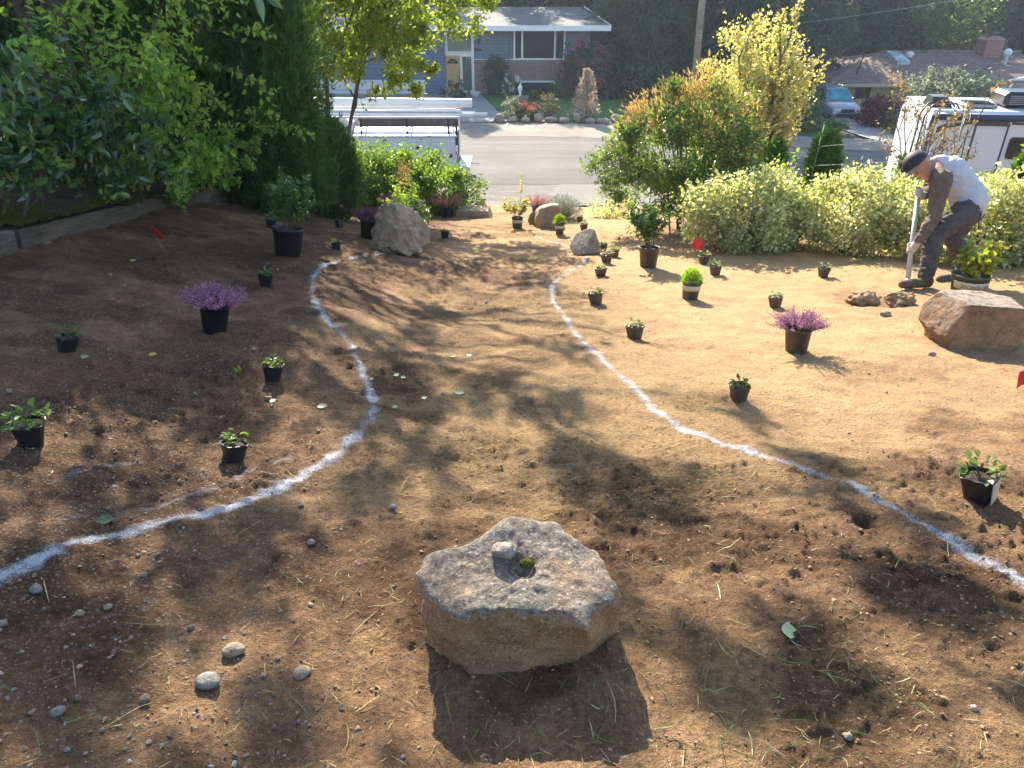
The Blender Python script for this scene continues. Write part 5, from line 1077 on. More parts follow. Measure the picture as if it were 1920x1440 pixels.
blob('trousers', [{'p': [(J['pel'] + np.array([-.01, 0, .0]), .125), (J['pel'] + np.array([.01, 0, -.05]), .135)], 's': (1, 1.1, 1)}] +
     [[(J['pel'], .11), (J[h] + np.array([0, 0, -.03]), .110), (J[h] * .5 + J[k] * .5, .100), (J[k], .080), (J[k] * .5 + J[a] * .5 + np.array([.015, 0, 0]), .072), (J[a] + np.array([0, 0, .03]), .060), (J[a] + np.array([0, 0, -.015]), .063)] for h, k, a in (('hiN', 'knN', 'anN'), ('hiF', 'knF', 'anF'))], 'trousers', man, .010, 2, .5, .024, (13, 13, 24))
for t_, h_, a_ in (('toN', 'heN', 'anN'), ('toF', 'heF', 'anF')):
    blob('boot', [[(J[h_] + np.array([0, 0, .012]), .044), (J[t_] * .55 + J[h_] * .45 + np.array([0, 0, .012]), .044), (J[t_] + np.array([0, 0, .008]), .040)], [(J[a_], .050), (J[h_] + np.array([0, 0, .03]), .046)]], 'boot', man, .008, 3)
def hand(c, wrist, flip):
    """palm beside the shaft, four fingers closed round it, thumb across"""
    z = pol; x = wrist - c; x = x - (x @ z) * z; x = x / (np.linalg.norm(x) + 1e-6); y = np.cross(z, x) * flip; R0 = .021; ch = []
    pal = c + x * .040; ch.append([(wrist, .034), (wrist * .4 + pal * .6, .034), (pal, .036)]); ch.append([(pal + z * .028, .020), (pal - z * .032, .020)])
    for k, (o, ln) in enumerate(((.034, .92), (.012, 1.0), (-.011, .96), (-.033, .80))):
        pts = []
        for a in np.linspace(.25, 3.9 * ln, 7): rr = R0 + .011; pts.append((c + z * o + (x * math.cos(a) + y * math.sin(a)) * rr, .0105))
        ch.append([(pal + z * o + y * .012, .014)] + pts)
    ch.append([(pal + z * .03 - y * .014, .014), (c + z * .045 - y * (R0 + .012) + x * .012, .012), (c + z * .052 - y * .010 - x * (R0 + .010), .0105)])
    blob('glove', ch, 'glove', man, .006, 2)
hand(hN, J['wrN'], -1); hand(hF, J['wrF'], -1)
# cap: crown, brim, stitched mark
up_ = unit((J['hed'] - J['chin'])[None])[0]; fwd = hd_dir - (hd_dir @ up_) * up_; fwd /= np.linalg.norm(fwd); sid = np.cross(up_, fwd); cc_ = J['hed'] + up_ * .022
V0, F0 = ICO[4]; loc = V0 * np.array([.120, .112, .112]); keep = V0[:, 2] > -.12; loc[:, 2] = np.where(keep, loc[:, 2], -.012)
cap = obj('cap', npmesh('cap', cc_ + loc[:, :1] * fwd + loc[:, 1:2] * sid + loc[:, 2:] * up_, F0, True), 'cap_black', man)
bv = []; bf = []
for j, (s_, th) in enumerate(((0, 0), (0, .006))):
    for i in range(13):
        a = -.85 + 1.7 * i / 12
        for q in (0, 1):
            rr = .106 if q == 0 else .108 + .085 * math.cos(a) ** .8; bv.append(cc_ + fwd * (rr * math.cos(a)) + sid * (.100 * math.sin(a) * (1 + .08 * q)) + up_ * (-.004 - .018 * q - .03 * math.sin(a) ** 2 * q + th))
for i in range(12): bf += [(2 * i, 2 * i + 1, 2 * i + 3, 2 * i + 2), (26 + 2 * i, 26 + 2 * i + 2, 26 + 2 * i + 3, 26 + 2 * i + 1), (2 * i + 1, 26 + 2 * i + 1, 26 + 2 * i + 3, 2 * i + 3)]
obj('brim', MB().add(bv, bf).mesh('brim', True), 'cap_brim', cap)
blob('hair', [[(J['hed'] - fwd * .055 - up_ * .01 + sid * .03, .05), (J['hed'] - fwd * .06 - up_ * .03 - sid * .03, .05)]], 'hair', man, .01, 2)
for s_ in (-1, 1): obj('eye', npmesh('eye', ICO[1][0] * .010 + J['hed'] + hd_dir * .088 + sid * .032 * s_ + up_ * .006, ICO[1][1], True), 'eye', man)
obj('mouth', npmesh('mouth', ICO[1][0] * np.array([.012, .018, .004]) + J['hed'] + hd_dir * .082 - up_ * .045, ICO[1][1], True), 'mouth', man)
# the digging bar in his hands
plain('bar_grey', (.44, .47, .40), .5, .1, .15, 12)
pb, pt_ = J['pb'] + base, J['pt'] + base; bar = thing('digging_bar', 'pale grey-green digging bar held in both gloved hands', 'tool', tuple(pb))
L_ = float(np.linalg.norm(pt_ - pb)); MB().tube([tuple(pol * (-.10)), tuple(pol * (L_ + .03))], .0215, 14).build('shaft', 'bar_grey', bar, True)
MB().tube([tuple(pol * .02), tuple(pol * .10), tuple(pol * .13)], [.024, .028, .021], 14).build('socket', 'bar_grey', bar, True); MB().tube([tuple(pol * -.16), tuple(pol * .03)], [.012, .026], 10).build('tip', 'bar_grey', bar, True)

# ================================================================== BUILDINGS ACROSS THE ROAD
def siding_mat(name, col, pitch=.18, vertical=False):
    m, nt, b = new_mat(name); co = coord(nt); sp = nt.nodes.new('ShaderNodeSeparateXYZ'); nt.links.new(co, sp.inputs[0])
    f = mth(nt, 'FRACT', mth(nt, 'DIVIDE', sp.outputs[0 if vertical else 2], pitch)); n = noise(nt, co, 2.5, 5, .6)
    ln = ramp(nt, f, [(0, .35), (.08, .9), (.2, 1), (1, 1.06)]); c = ramp(nt, n, [(.3, tuple(x * .88 for x in col)), (.7, tuple(x * 1.1 for x in col))]); c = mixc(nt, 1.0, c, ln, 'MULTIPLY')
    nt.links.new(c, b.inputs['Base Color']); b.inputs['Roughness'].default_value = .7; bump(nt, b, f, .5, .03)
def brick_mat(name, c1, c2, mortar, scale=1.0):
    m, nt, b = new_mat(name); co = coord(nt); mp = nt.nodes.new('ShaderNodeMapping'); mp.inputs['Rotation'].default_value = (R(90), 0, 0); nt.links.new(co, mp.inputs[0])
    t = nt.nodes.new('ShaderNodeTexBrick'); nt.links.new(mp.outputs[0], t.inputs['Vector']); t.inputs['Scale'].default_value = 1.0; t.inputs['Brick Width'].default_value = .30 * scale; t.inputs['Row Height'].default_value = .10 * scale; t.inputs['Mortar Size'].default_value = .010 * scale; t.inputs['Bias'].default_value = -.2
    for k, c in (('Color1', c1), ('Color2', c2), ('Mortar', mortar)): t.inputs[k].default_value = (*c, 1)
    nt.links.new(t.outputs['Color'], b.inputs['Base Color']); b.inputs['Roughness'].default_value = .9; bump(nt, b, t.outputs['Fac'], -.4, .02)
def shingle_mat(name, cols, row=.25):
    m, nt, b = new_mat(name); co = coord(nt); t = nt.nodes.new('ShaderNodeTexBrick'); t.inputs['Scale'].default_value = 1.0; t.inputs['Brick Width'].default_value = .45; t.inputs['Row Height'].default_value = row; t.inputs['Mortar Size'].default_value = .018; nt.links.new(co, t.inputs['Vector'])
    for k, c in (('Color1', cols[0]), ('Color2', cols[1]), ('Mortar', cols[2])): t.inputs[k].default_value = (*c, 1)
    n = noise(nt, co, 1.3, 6, .65); nt.links.new(mixc(nt, 1.0, t.outputs['Color'], ramp(nt, n, [(.3, (.72, .72, .72)), (.7, (1.2, 1.2, 1.2))]), 'MULTIPLY'), b.inputs['Base Color']); b.inputs['Roughness'].default_value = .92; bump(nt, b, t.outputs['Fac'], -.5, .03)
siding_mat('siding_blue', (.135, .165, .205)); siding_mat('siding_deep', (.085, .135, .215)); siding_mat('siding_cream', (.48, .40, .23), .3, True); brick_mat('brick', (.20, .105, .072), (.28, .165, .115), (.24, .21, .19)); brick_mat('brick_red', (.30, .12, .075), (.36, .17, .11), (.3, .25, .22))
shingle_mat('roof_grey', ((.115, .122, .118), (.145, .150, .142), (.08, .085, .08)), .18); shingle_mat('roof_brown', ((.165, .115, .090), (.235, .17, .130), (.085, .06, .05)))
plain('trim_white', (.70, .70, .68), .6, 0, .06, 3); plain('door_wood', (.46, .27, .11), .5, 0, .15, 8); plain('metal_dark', (.02, .02, .022), .4, .3, .2); plain('step_grey', (.20, .20, .205), .8, 0, .15, 4); plain('garage_white', (.55, .57, .60), .6, 0, .06, 3)
def glass_mat(name, col, rough=.04):
    m, nt, b = new_mat(name); n = noise(nt, coord(nt), 1.1, 2); nt.links.new(ramp(nt, n, [(.35, tuple(c * .6 for c in col)), (.65, tuple(c * 1.5 for c in col))]), b.inputs['Base Color']); b.inputs['Roughness'].default_value = rough; b.inputs['Specular IOR Level'].default_value = .18; bump(nt, b, n, .05, .05)
glass_mat('glass_dark', (.014, .018, .021)); glass_mat('glass_green', (.10, .14, .10)); glass_mat('glass_cyan', (.05, .22, .27))  # last glass: cyan base colour paints the sky reflected in the car windscreen
FY = 45.0; HB = (-1.0, FY, gz(-1.0, FY) - .0)
h1 = thing('split_level_house', 'blue-grey split-level house with brick base across the road', 'house', HB)
def lx(p): return p[0] - HB[0]
def lz(p): return p[1] - HB[2]
xl, xr = lx((-12.081, -2.625)), lx((4.381, -2.073)); z_e = lz((1.183, -0.883)); z_b = lz((1.205, -2.404)); xd = lx((-2.144, -2.625)); xg = lx((-3.805, -2.625)); xgd = lx((-4.988, -3.752)); zt = lz((-3.386, -4.268))
MB().box(xd, xr, 0, 9, -.6, z_e + .3).build('wall', 'siding_blue', h1)
MB().box(xl, xg, .12, 9, -.6, z_e + .3).build('wall', 'siding_deep', h1)
MB().box(xg + .002, xd - .002, .30, 9, -.6, z_e + .3).build('entry_wall', 'trim_white', h1)
MB().box(xd + .01, xr - .01, -.09, -.003, -.5, z_b).build('brick_base', 'brick', h1); MB().box(xd, xr + .02, -.12, -.092, z_b + .003, z_b + .05).build('belt_trim', 'trim_white', h1)
def window(parent, x0, x1, z0, z1, y, mull=(), pane='glass_dark', fr=.09, name='window', mat='trim_white', dpt=.07):
    f = MB()
    f.box(x0 - fr, x1 + fr, y - dpt, y + .01, z1, z1 + fr).box(x0 - fr, x1 + fr, y - dpt - .02, y + .01, z0 - fr, z0).box(x0 - fr, x0, y - dpt + .002, y + .01, z0 + .001, z1 - .001).box(x1, x1 + fr, y - dpt + .002, y + .01, z0 + .001, z1 - .001)
    w = f.build(name, mat, parent)
    ed = [x0] + list(mull) + [x1]
    for m in mull: MB().box(m - .05, m + .05, y - dpt + .012, y + .01, z0 + .002, z1 - .002).build('mullion', mat, w)
    for a, b in zip(ed[:-1], ed[1:]): MB().box(a + (.052 if a != x0 else .002), b - (.052 if b != x1 else .002), y - .022, y + .005, z0 + .003, z1 - .003).build('pane', pane, w)
    return w
w = window(h1, lx((0.180, -2.073)), lx((2.881, -2.073)), lz((1.204, -2.321)), z_e - .02, 0.0, [lx((0.570, -2.073)), lx((2.401, -2.073))])
plain('curtain', (.22, .24, .20), .9, 0, .2, 5)
w2 = window(h1, lx((0.092, -3.894)), lx((2.391, -3.894)), lz((1.233, -4.355)), lz((1.222, -3.581)), -.09, [lx((0.490, -3.894))])
# entrance: door with fan light, side light, transom, white column
dx0, dx1, dz1 = lx((-3.770, -3.185)), lx((-2.979, -3.185)), lz((-3.306, -2.210))
dr = MB().bbox(dx0, dx1, .22, .296, zt + .02, dz1, .02).build('door', 'door_wood', h1)
for a in (.16, .56):
    for z0, z1 in ((.06, .36), (.40, .68)):
        MB().bbox(dx0 + (dx1 - dx0) * a, dx0 + (dx1 - dx0) * (a + .28), .205, .218, zt + (dz1 - zt) * z0, zt + (dz1 - zt) * z1, .01).build('panel', 'door_wood', dr)
cxd, czd = (dx0 + dx1) / 2, zt + (dz1 - zt) * .80; MB().prism([(cxd + math.cos(a) * .30, czd + math.sin(a) * .26) for a in np.linspace(0, math.pi, 12)], .20, .216, 'y').build('fan_light', 'glass_dark', dr)
for k in range(1, 4): a = math.pi * k / 4; MB().tube([(cxd, .196, czd), (cxd + math.cos(a) * .30, .196, czd + math.sin(a) * .26)], .012, 4).build('muntin', 'door_wood', dr)
MB().tube([(dx1 - .08, .19, zt + 1.0), (dx1 - .08, .10, zt + 1.0)], .035, 8).build('handle', 'metal_dark', dr)
window(h1, lx((-2.827, -3.185)), lx((-2.310, -3.185)), lz((-2.610, -4.038)), lz((-2.556, -2.266)), .30, (), 'glass_green', .12, 'side_light')
window(h1, lx((-3.637, -1.528)), lx((-2.296, -1.528)), lz((-2.998, -1.991)), z_e - .05, .30, (), 'glass_green', .07, 'transom')
MB().box(lx((-2.265, -2.625)), xd - .004, -.02, .24, zt, z_e + .1).build('entry_column', 'trim_white', h1)
st = MB().box(lx((-3.881, -4.326)), lx((-1.633, -4.326)), -1.5, .2, -.6, zt - .02).build('porch', 'step_grey', h1)
for k in range(3): MB().box(lx((-3.758, -4.326)) + .3, lx((-1.694, -4.326)) - .1, -1.8 - .3 * k, -1.5 - .3 * k - .002, -.6, zt - .18 * (k + 1)).build('step', 'step_grey', st)
ra = MB(); rx0 = lx((-3.722, -3.912)); 
for k in range(5): ra.tube([(rx0 + .02 * k, -.2 - .35 * k, zt - .05), (rx0 + .02 * k, -.2 - .35 * k, zt + .75)], .02, 5)
ra.tube([(rx0, -.2, zt + .78), (rx0 + .08, -1.6, zt + .78)], .035, 6).build('railing', 'trim_white', h1)
MB().box(xl + .5, xgd, .05, .118, -.6, lz((-7.930, -3.467))).build('garage_door', 'garage_white', h1)
for k in range(4): MB().box(xl + .52, xgd - .02, .035, .048, -.5 + .62 * k, -.5 + .62 * k + .03).build('garage_panel_line', 'step_grey', h1)
MB().tube([(lx((-0.181, -2.404)), -.16, z_e), (lx((-0.181, -2.404)), -.16, -.4)], .04, 6).build('downspout', 'siding_blue', h1)
MB().bbox(lx((-2.095, -1.854)), lx((-1.706, -1.854)), -.03, -.003, lz((-1.948, -1.963)), lz((-1.945, -1.827)), .005).build('number_plate', 'metal_dark', h1)
MB().lathe([(.001, 0), (.05, .02), (.075, .12), (.07, .28), (.03, .33), (.001, .34)], 10, c=(lx((-1.848, -1.528)), -.10, lz((-1.850, -1.609)))).build('porch_lamp', 'metal_dark', h1, True)
# roof: two slopes, white fascia boards
xe, ye_, zf = lx((5.312, -0.848)), -1.1, lz((5.314, -0.874)); ztop = lz((5.297, -0.615)); xrg, zrg = lx((4.345, 0.098)), lz((4.345, 0.098))
rf = MB().add([(xl - 1, ye_, ztop), (xe, ye_, ztop), (xrg, 5, zrg), (xl - 1, 5, zrg), (xl - 1, 11.1, ztop), (xe, 11.1, ztop), (xl - 1, ye_, ztop - .12), (xe, ye_, ztop - .12), (xl - 1, 11.1, ztop - .12), (xe, 11.1, ztop - .12)], [(0, 1, 2, 3), (3, 2, 5, 4), (7, 6, 8, 9), (1, 7, 9, 5, 2), (0, 3, 4, 8, 6), (0, 6, 7, 1), (4, 5, 9, 8)]).build('roof', 'roof_grey', h1)
MB().box(xl - 1, xe + .03, ye_ - .05, ye_ - .003, zf, ztop + .01).build('fascia', 'trim_white', rf)
MB().add([(xe + .004, ye_, ztop + .03), (xe + .004, ye_, zf), (xrg + .01, 5, zrg - .25), (xrg + .01, 5, zrg + .05), (xe + .06, ye_, ztop + .03), (xe + .06, ye_, zf), (xrg + .07, 5, zrg - .25), (xrg + .07, 5, zrg + .05)], [(0, 1, 2, 3), (7, 6, 5, 4), (0, 3, 7, 4), (1, 5, 6, 2), (0, 4, 5, 1), (3, 2, 6, 7)]).build('barge_board', 'trim_white', rf)
MB().tube([(xrg - .1, 4.2, zrg - .2), (xrg - .1, 4.2, zrg + .9)], .05, 8).build('service_mast', 'metal_dark', rf, True)
# garden in front of it
leafmat('leaf_far_dark', [(.018, .040, .016), (.030, .062, .022), (.05, .09, .03)], .25, 1.6, .4, .4); leafmat('leaf_far_mid', [(.04, .085, .02), (.07, .13, .03), (.11, .18, .04)], .4, 1.5); leafmat('flower_red', [(.50, .06, .09), (.42, .03, .06), (.55, .15, .18)], .25, 1.1, .5, .3, (1, .9, .9)); leafmat('flower_white', [(.6, .6, .55), (.7, .7, .66)], .25, 1.1, .5, .3, (1, 1, 1))
leafmat('leaf_pieris', [(.50, .30, .27), (.56, .42, .36), (.28, .26, .15), (.60, .50, .42)], .35, 1.1, .5, .3, (1.05, 1, .9)); leafmat('leaf_burgundy', [(.085, .018, .024), (.13, .03, .035), (.06, .014, .02)], .35, 1.5, .5, .3, (1.2, .8, .8)); leafmat('leaf_silver', [(.13, .17, .11), (.21, .25, .17), (.33, .34, .24), (.10, .14, .08)], .4, 1.2, .5, .3, (1, 1, .85))
def far_mound(p, y, rad, n, L, leaf, label, seed, name='shrub', cat='shrub', **k): return mound(p[0], y, gz(p[0], y), rad, n, L, L * .62, leaf, label, seed, name, cat=cat, **k)
def flowers(t, seed, c, rad, n, L, leaf, clusters=40):
    g = Veg(seed); d = unit(g.rng.normal(size=(clusters, 3))); d[:, 1] = -np.abs(d[:, 1]); cc = np.array(c) + d * np.array(rad); P = np.repeat(cc, n, 0) + g.rng.normal(size=(clusters * n, 3)) * L * .5; g.put(leaves(P, g.rng.normal(size=P.shape) + [0, -.4, .3], L, L * .8, g.rng)); obj('flowers', g.foliage('flowers'), leaf, t)['kind'] = 'stuff'
t = far_mound(((3.964, -4.395)), 43.4, (1.15, .9, 1.45), 3800, .17, 'leaf_far_dark', 'dark camellia covered in red flowers at the right house corner', 701, 'flowering_camellia', clumps=80); flowers(t, 702, (0, 0, 1.5), (1.25, .95, 1.45), 9, .12, 'flower_red', 70)
v = Veg(703); v.cloud((0, 0, 1.05), (.62, .6, 1.05), 2400, .13, .075, 60, .16, (.5, 1), flat_bottom=-1.0); v.mb.tube([(0, 0, -.1), (0, 0, 1.8)], .04, 6); v.build('clipped_shrub', 'clipped dark upright shrub in front of the brick wall', 'shrub', (((-0.940, -4.391))[0], 44.2, gz(((-0.940, -4.391))[0], 44.2)), 'leaf_far_dark', 'stem')
t = far_mound(((-0.059, -4.340)), 43, (.5, .4, .45), 900, .13, 'leaf_far_mid', 'shrub with white blossom by the lower window', 705, clumps=30); flowers(t, 706, (0, 0, .6), (.6, .5, .6), 7, .08, 'flower_white', 26)
far_mound(((1.170, -4.284)), 42.6, (.5, .3, .22), 500, .13, 'leaf_far_mid', 'low green shrub below the lower window', 707, clumps=25); far_mound(((2.504, -4.118)), 43, (.4, .35, .42), 600, .13, 'leaf_far_mid', 'green shrub at the right end of the lower window', 708, clumps=30)
v = Veg(709)
for k in range(7): zz = .2 + k * .28; v.cloud((0, 0, zz), (.75 - k * .09, .7 - k * .09, .3), 420, .13, .06, 18, .22, (.4, 1))
v.mb.tube([(0, 0, 0), (0, 0, 1.9)], .04, 5); v.build('pieris', 'cone of pink new leaves on the lawn across the road', 'shrub', (((3.648, -4.595))[0], 38, gz(((3.648, -4.595))[0], 38)), 'leaf_pieris', 'stem')
far_mound(((-0.052, -4.530)), 37.6, (.5, .4, .48), 800, .12, 'leaf_silver', 'pale green plant at the lawn edge left of the tulips', 711, clumps=22)
t = far_mound(((0.756, -4.513)), 37.5, (.6, .35, .3), 700, .16, 'leaf_far_mid', 'clump of red tulips at the lawn edge', 713, 'tulips', 'flowers', clumps=22); flowers(t, 714, (0, -.05, .52), (.55, .25, .16), 10, .10, 'flower_red', 18)
far_mound(((1.902, -4.544)), 38, (.42, .4, .55), 420, .12, 'leaf_bronze', 'thin bronze shrub on the lawn between tulips and pieris', 715, clumps=22)
far_mound(((-1.934, -4.591)), 43.2, (.9, .35, .28), 500, .12, 'leaf_far_mid', 'low green planting left of the house steps', 717, clumps=20) if False else None
far_mound(((-3.192, -4.395)), 43, (.8, .35, .4), 600, .12, 'leaf_far_dark', 'low dark planting left of the house steps', 717, clumps=20)
far_mound(((6.367, -4.763)), 44, (1.3, 1.0, 1.0), 1800, .2, 'leaf_far_dark', 'dark rounded shrub right of the red camellia', 719, clumps=40); far_mound(((7.531, -4.340)), 43, (1.2, 1.0, .9), 1500, .2, 'leaf_far_dark', 'dark shrub left of the utility pole', 721, clumps=40)
far_mound(((8.948, -4.268)), 38, (.55, .5, .7), 700, .14, 'leaf_thuja', 'small dark conifer at the foot of the utility pole', 722, clumps=22)
px0 = ((0.413, -4.185))[0]; pl_ = thing('lamp_pillar', 'small brick pillar with white lantern on the lawn across the road', 'lamp post', (px0, 40, gz(px0, 40)))
MB().bbox(-.42, .42, -.42, .42, -.1, .62, .03).build('pillar', 'brick', pl_); MB().lathe([(.07, .62), (.08, .65), (.045, .72), (.10, .92), (.13, 1.02), (.11, 1.06), (.05, 1.15), (.015, 1.22)], 12).build('lantern', 'trim_white', pl_, True)
bx = ((-2.091, -4.198))[0]; tag(MB().lathe([(.001, .01), (.16, 0), (.30, .32), (.34, .36), (.30, .37), (.001, .30)], 14).build('planter_bowl', 'trim_white', None, True, (bx, 43.55, lz((0, HB[2])) + HB[2] + zt - .02)), 'white bowl planter beside the house steps', 'planter')
for k in range(13):
    x = -.6 + k * .62; boulder('edging_rock', ['grey edging rock at the left end of the lawn border', 'second edging rock from the left along the lawn', 'third edging rock from the left along the lawn', 'edging rock just left of the tulips', 'edging rock right below the tulips', 'edging rock right of the tulips', 'edging rock below the bronze shrub', 'edging rock two left of the pieris', 'edging rock just left of the pieris', 'edging rock right below the pieris', 'edging rock just right of the pieris', 'edging rock second right of the pieris', 'last edging rock at the right of the lawn'][k], x, 36.75 + .12 * math.sin(k * 2.3), (.55 + .12 * math.sin(k * 1.7), .42, .36 + .1 * math.cos(k * 2.1)), 110 + k, 'rock_tan', (), .08, k * .8, 2, .2, 1.3, 0, .03, 'rock')

# ------------------------------------------------------------------ second house
GY2 = 54.0; B2 = (27.0, GY2, gz(27.0, GY2)); h2 = thing('ranch_house', 'cream ranch house with brown shingle roof at upper right', 'house', B2)
def l2(p): return (p[0] - B2[0], p[1] - B2[2])
(xa, ea), (xb, _) = l2((20.563, -4.822)), l2((30.477, -4.822)); xv, ze = l2((27.182, -4.856))
MB().box(xa, xb + 6, 0, 9, -1.2, ze).build('wall', 'siding_cream', h2)
a, b = l2((23.791, -5.615)), l2((24.692, -4.890)); window(h2, a[0], b[0], a[1], b[1], 0.0, [(a[0] + b[0]) / 2], 'glass_dark', .06, 'window', 'metal_dark')
a, b = l2((26.159, -6.209)), l2((26.188, -4.993)); MB().box(a[0], b[0], -.03, .005, a[1] - .8, b[1]).build('door', 'metal_dark', h2)
(_, zrd) = l2((31.453, -3.144)); xr1, _ = l2((27.111, -3.072)); (xe1, ze1) = l2((21.142, -4.626))
rf2 = MB().add([(xe1, -.8, ze1), (xb + 7, -.8, ze1), (xb + 7, 5, zrd), (xr1, 5, zrd), (xe1, 10.8, ze1), (xb + 7, 10.8, ze1), (xe1, -.8, ze1 - .22), (xb + 7, -.8, ze1 - .22), (xe1, 10.8, ze1 - .22), (xb + 7, 10.8, ze1 - .22)], [(0, 1, 2, 3), (3, 2, 5, 4), (0, 3, 4), (7, 6, 8, 9), (0, 6, 7, 1), (1, 7, 9, 5, 2), (0, 4, 8, 6), (4, 5, 9, 8)]).build('roof', 'roof_brown', h2)
MB().tube([(xr1, 5, zrd + .02), (xb + 7, 5, zrd + .02)], .13, 6).build('ridge_cap', 'roof_brown', rf2); MB().box(xe1, xb + 7, -.95, -.81, ze1 - .2, ze1 - .02).build('gutter', 'siding_cream', rf2)
def on_roof(px_): return px_
sl = (zrd - ze1) / 5.8
def roof_item(name, x, y, verts_fn, mat, smooth=False): return verts_fn(x, y, ze1 + sl * (y + .8)).build(name, mat, rf2, smooth)
xs, _ = l2((27.882, -3.276)); glass_mat('skylight', (.35, .48, .48), .15)
MB().add([(xs - .45, 2.6, ze1 + sl * 3.4), (xs + .45, 2.6, ze1 + sl * 3.4), (xs + .45, 4.6, ze1 + sl * 5.4), (xs - .45, 4.6, ze1 + sl * 5.4), (xs - .45, 2.6, ze1 + sl * 3.4 + .22), (xs + .45, 2.6, ze1 + sl * 3.4 + .22), (xs + .45, 4.6, ze1 + sl * 5.4 + .22), (xs - .45, 4.6, ze1 + sl * 5.4 + .22)], [(0, 1, 5, 4), (1, 2, 6, 5), (2, 3, 7, 6), (3, 0, 4, 7), (4, 5, 6, 7)]).build('skylight', 'skylight', rf2)
xs, _ = l2((28.870, -3.205)); MB().lathe([(.2, 0), (.22, .1), (.30, .2), (.22, .34), (.001, .4)], 12, c=(xs, 4.0, ze1 + sl * 4.8)).build('roof_vent', 'trim_white', rf2, True)
xs, _ = l2((23.981, -4.317)); MB().tube([(xs, 1.0, ze1 + sl * 1.7), (xs + .25, 1.0, ze1 + sl * 1.7 + 1.2)], .05, 6).build('vent_pipe', 'metal_dark', rf2)
xc, zc = l2((34.885, -3.134)); ch = MB().bbox(xc - .65, xc + .65, 4.0, 5.4, zrd - 1.0, zrd + .85, .04).build('chimney', 'brick_red', h2); MB().add([(xc - .75, 3.9, zrd + .86), (xc + .75, 3.9, zrd + .86), (xc + .75, 5.5, zrd + .86), (xc - .75, 5.5, zrd + .86), (xc - .3, 4.3, zrd + 1.15), (xc + .3, 4.3, zrd + 1.15), (xc + .3, 5.1, zrd + 1.15), (xc - .3, 5.1, zrd + 1.15)], [(0, 1, 5, 4), (1, 2, 6, 5), (2, 3, 7, 6), (3, 0, 4, 7), (4, 5, 6, 7), (3, 2, 1, 0)]).build('chimney_cap', 'brick_red', ch); MB().box(xc - .45, xc + .45, 4.2, 5.2, zrd + 1.3, zrd + 1.36).tube([(xc - .3, 4.5, zrd + 1.1), (xc - .3, 4.5, zrd + 1.3)], .03, 4).tube([(xc + .3, 4.5, zrd + 1.1), (xc + .3, 4.5, zrd + 1.3)], .03, 4).build('chimney_hood', 'metal_dark', ch)
# wing coming forward
A_, Bp, Cp, Dp = l2((35.627, -3.276)), l2((34.575, -3.122)), l2((29.892, -4.134)), l2((30.975, -4.695)); dyw = lambda y: y - GY2
wg = MB().add([(A_[0], 4, A_[1]), (Bp[0], -5, A_[1]), (Cp[0], -5, Cp[1]), (Dp[0], -.5, Dp[1] + .05), (2 * Bp[0] - Cp[0], -5, Cp[1]), (2 * Bp[0] - Cp[0], 4, Cp[1]), (A_[0] + 1, 4, Cp[1])], [(0, 3, 2, 1), (0, 1, 4, 5)]).build('wing_roof', 'roof_brown', h2)
MB().add([(Cp[0] - .3, -5.15, Cp[1] - .3), (Bp[0], -5.15, A_[1] - .3), (Bp[0], -5.15, A_[1] + .02), (Cp[0] - .3, -5.15, Cp[1] + .02), (Cp[0] - .3, -5.02, Cp[1] - .3), (Bp[0], -5.02, A_[1] - .3), (Bp[0], -5.02, A_[1] + .02), (Cp[0] - .3, -5.02, Cp[1] + .02)], [(0, 1, 2, 3), (7, 6, 5, 4), (3, 2, 6, 7), (0, 4, 5, 1), (0, 3, 7, 4)]).build('barge_board', 'trim_white', wg)
MB().prism([(Cp[0], -1.5), (2 * Bp[0] - Cp[0], -1.5), (2 * Bp[0] - Cp[0], Cp[1] - .1), (Bp[0], A_[1] - .15), (Cp[0], Cp[1] - .1)], -4.2, -1.5, 'y').build('wing_wall', 'siding_cream', h2)
PX, PZ = l2((28.614, -4.529)); MB().add([(PX, -7, PZ), (PX + 9, -7, PZ), (PX + 9, -4.21, PZ + .9), (PX + .6, -4.21, PZ + .9), (PX, -7, PZ - .2), (PX + 9, -7, PZ - .2), (PX + 9, -4.21, PZ - .2), (PX + .6, -4.21, PZ - .2)], [(0, 1, 2, 3), (4, 7, 6, 5), (0, 4, 5, 1), (0, 3, 7, 4), (1, 5, 6, 2)]).build('porch_roof', 'roof_brown', h2)
VX, VZ = l2((33.776, -3.138)); MB().lathe([(.12, -.3), (.12, .7), (.26, .8), (.28, 1.0), (.16, 1.15), (.001, 1.2)], 12, c=(VX, .5, VZ - .6)).build('flue', 'trim_white', wg, True); MB().bbox(VX - .2, VX + 1.6, -.6, .2, VZ - .7, VZ - .4, .04).build('flashing', 'trim_white', wg)
t = far_mound(((23.674, -4.474)), 42, (2.5, 1.7, 1.25), 4200, .22, 'leaf_silver', 'pale silver-green tree in front of the cream house', 731, 'silver_tree', 'tree', clumps=150, cr=.11, zc=1.9, bark='bark_grey')
far_mound(((20.572, -5.753)), 43, (1.35, 1.2, .78), 3800, .16, 'leaf_burgundy', 'rounded burgundy maple beside the parked car', 733, 'red_maple', 'tree', clumps=90, cr=.13); far_mound(((20.638, -5.107)), 40, (1.3, 1.0, .8), 1600, .16, 'leaf_far_mid', 'green shrub right of the burgundy maple', 735, clumps=40)
far_mound(((15.967, -5.226)), 39, (1.3, .5, .25), 1800, .12, 'leaf_far_mid', 'low green hedge in front of the parked car', 737, 'low_hedge', clumps=70, cr=.12); far_mound(((13.801, -4.898)), 38, (1.6, 1.0, 1.0), 1600, .15, 'leaf_far_mid', 'green shrub behind the yellow tree across the road', 739, clumps=40)

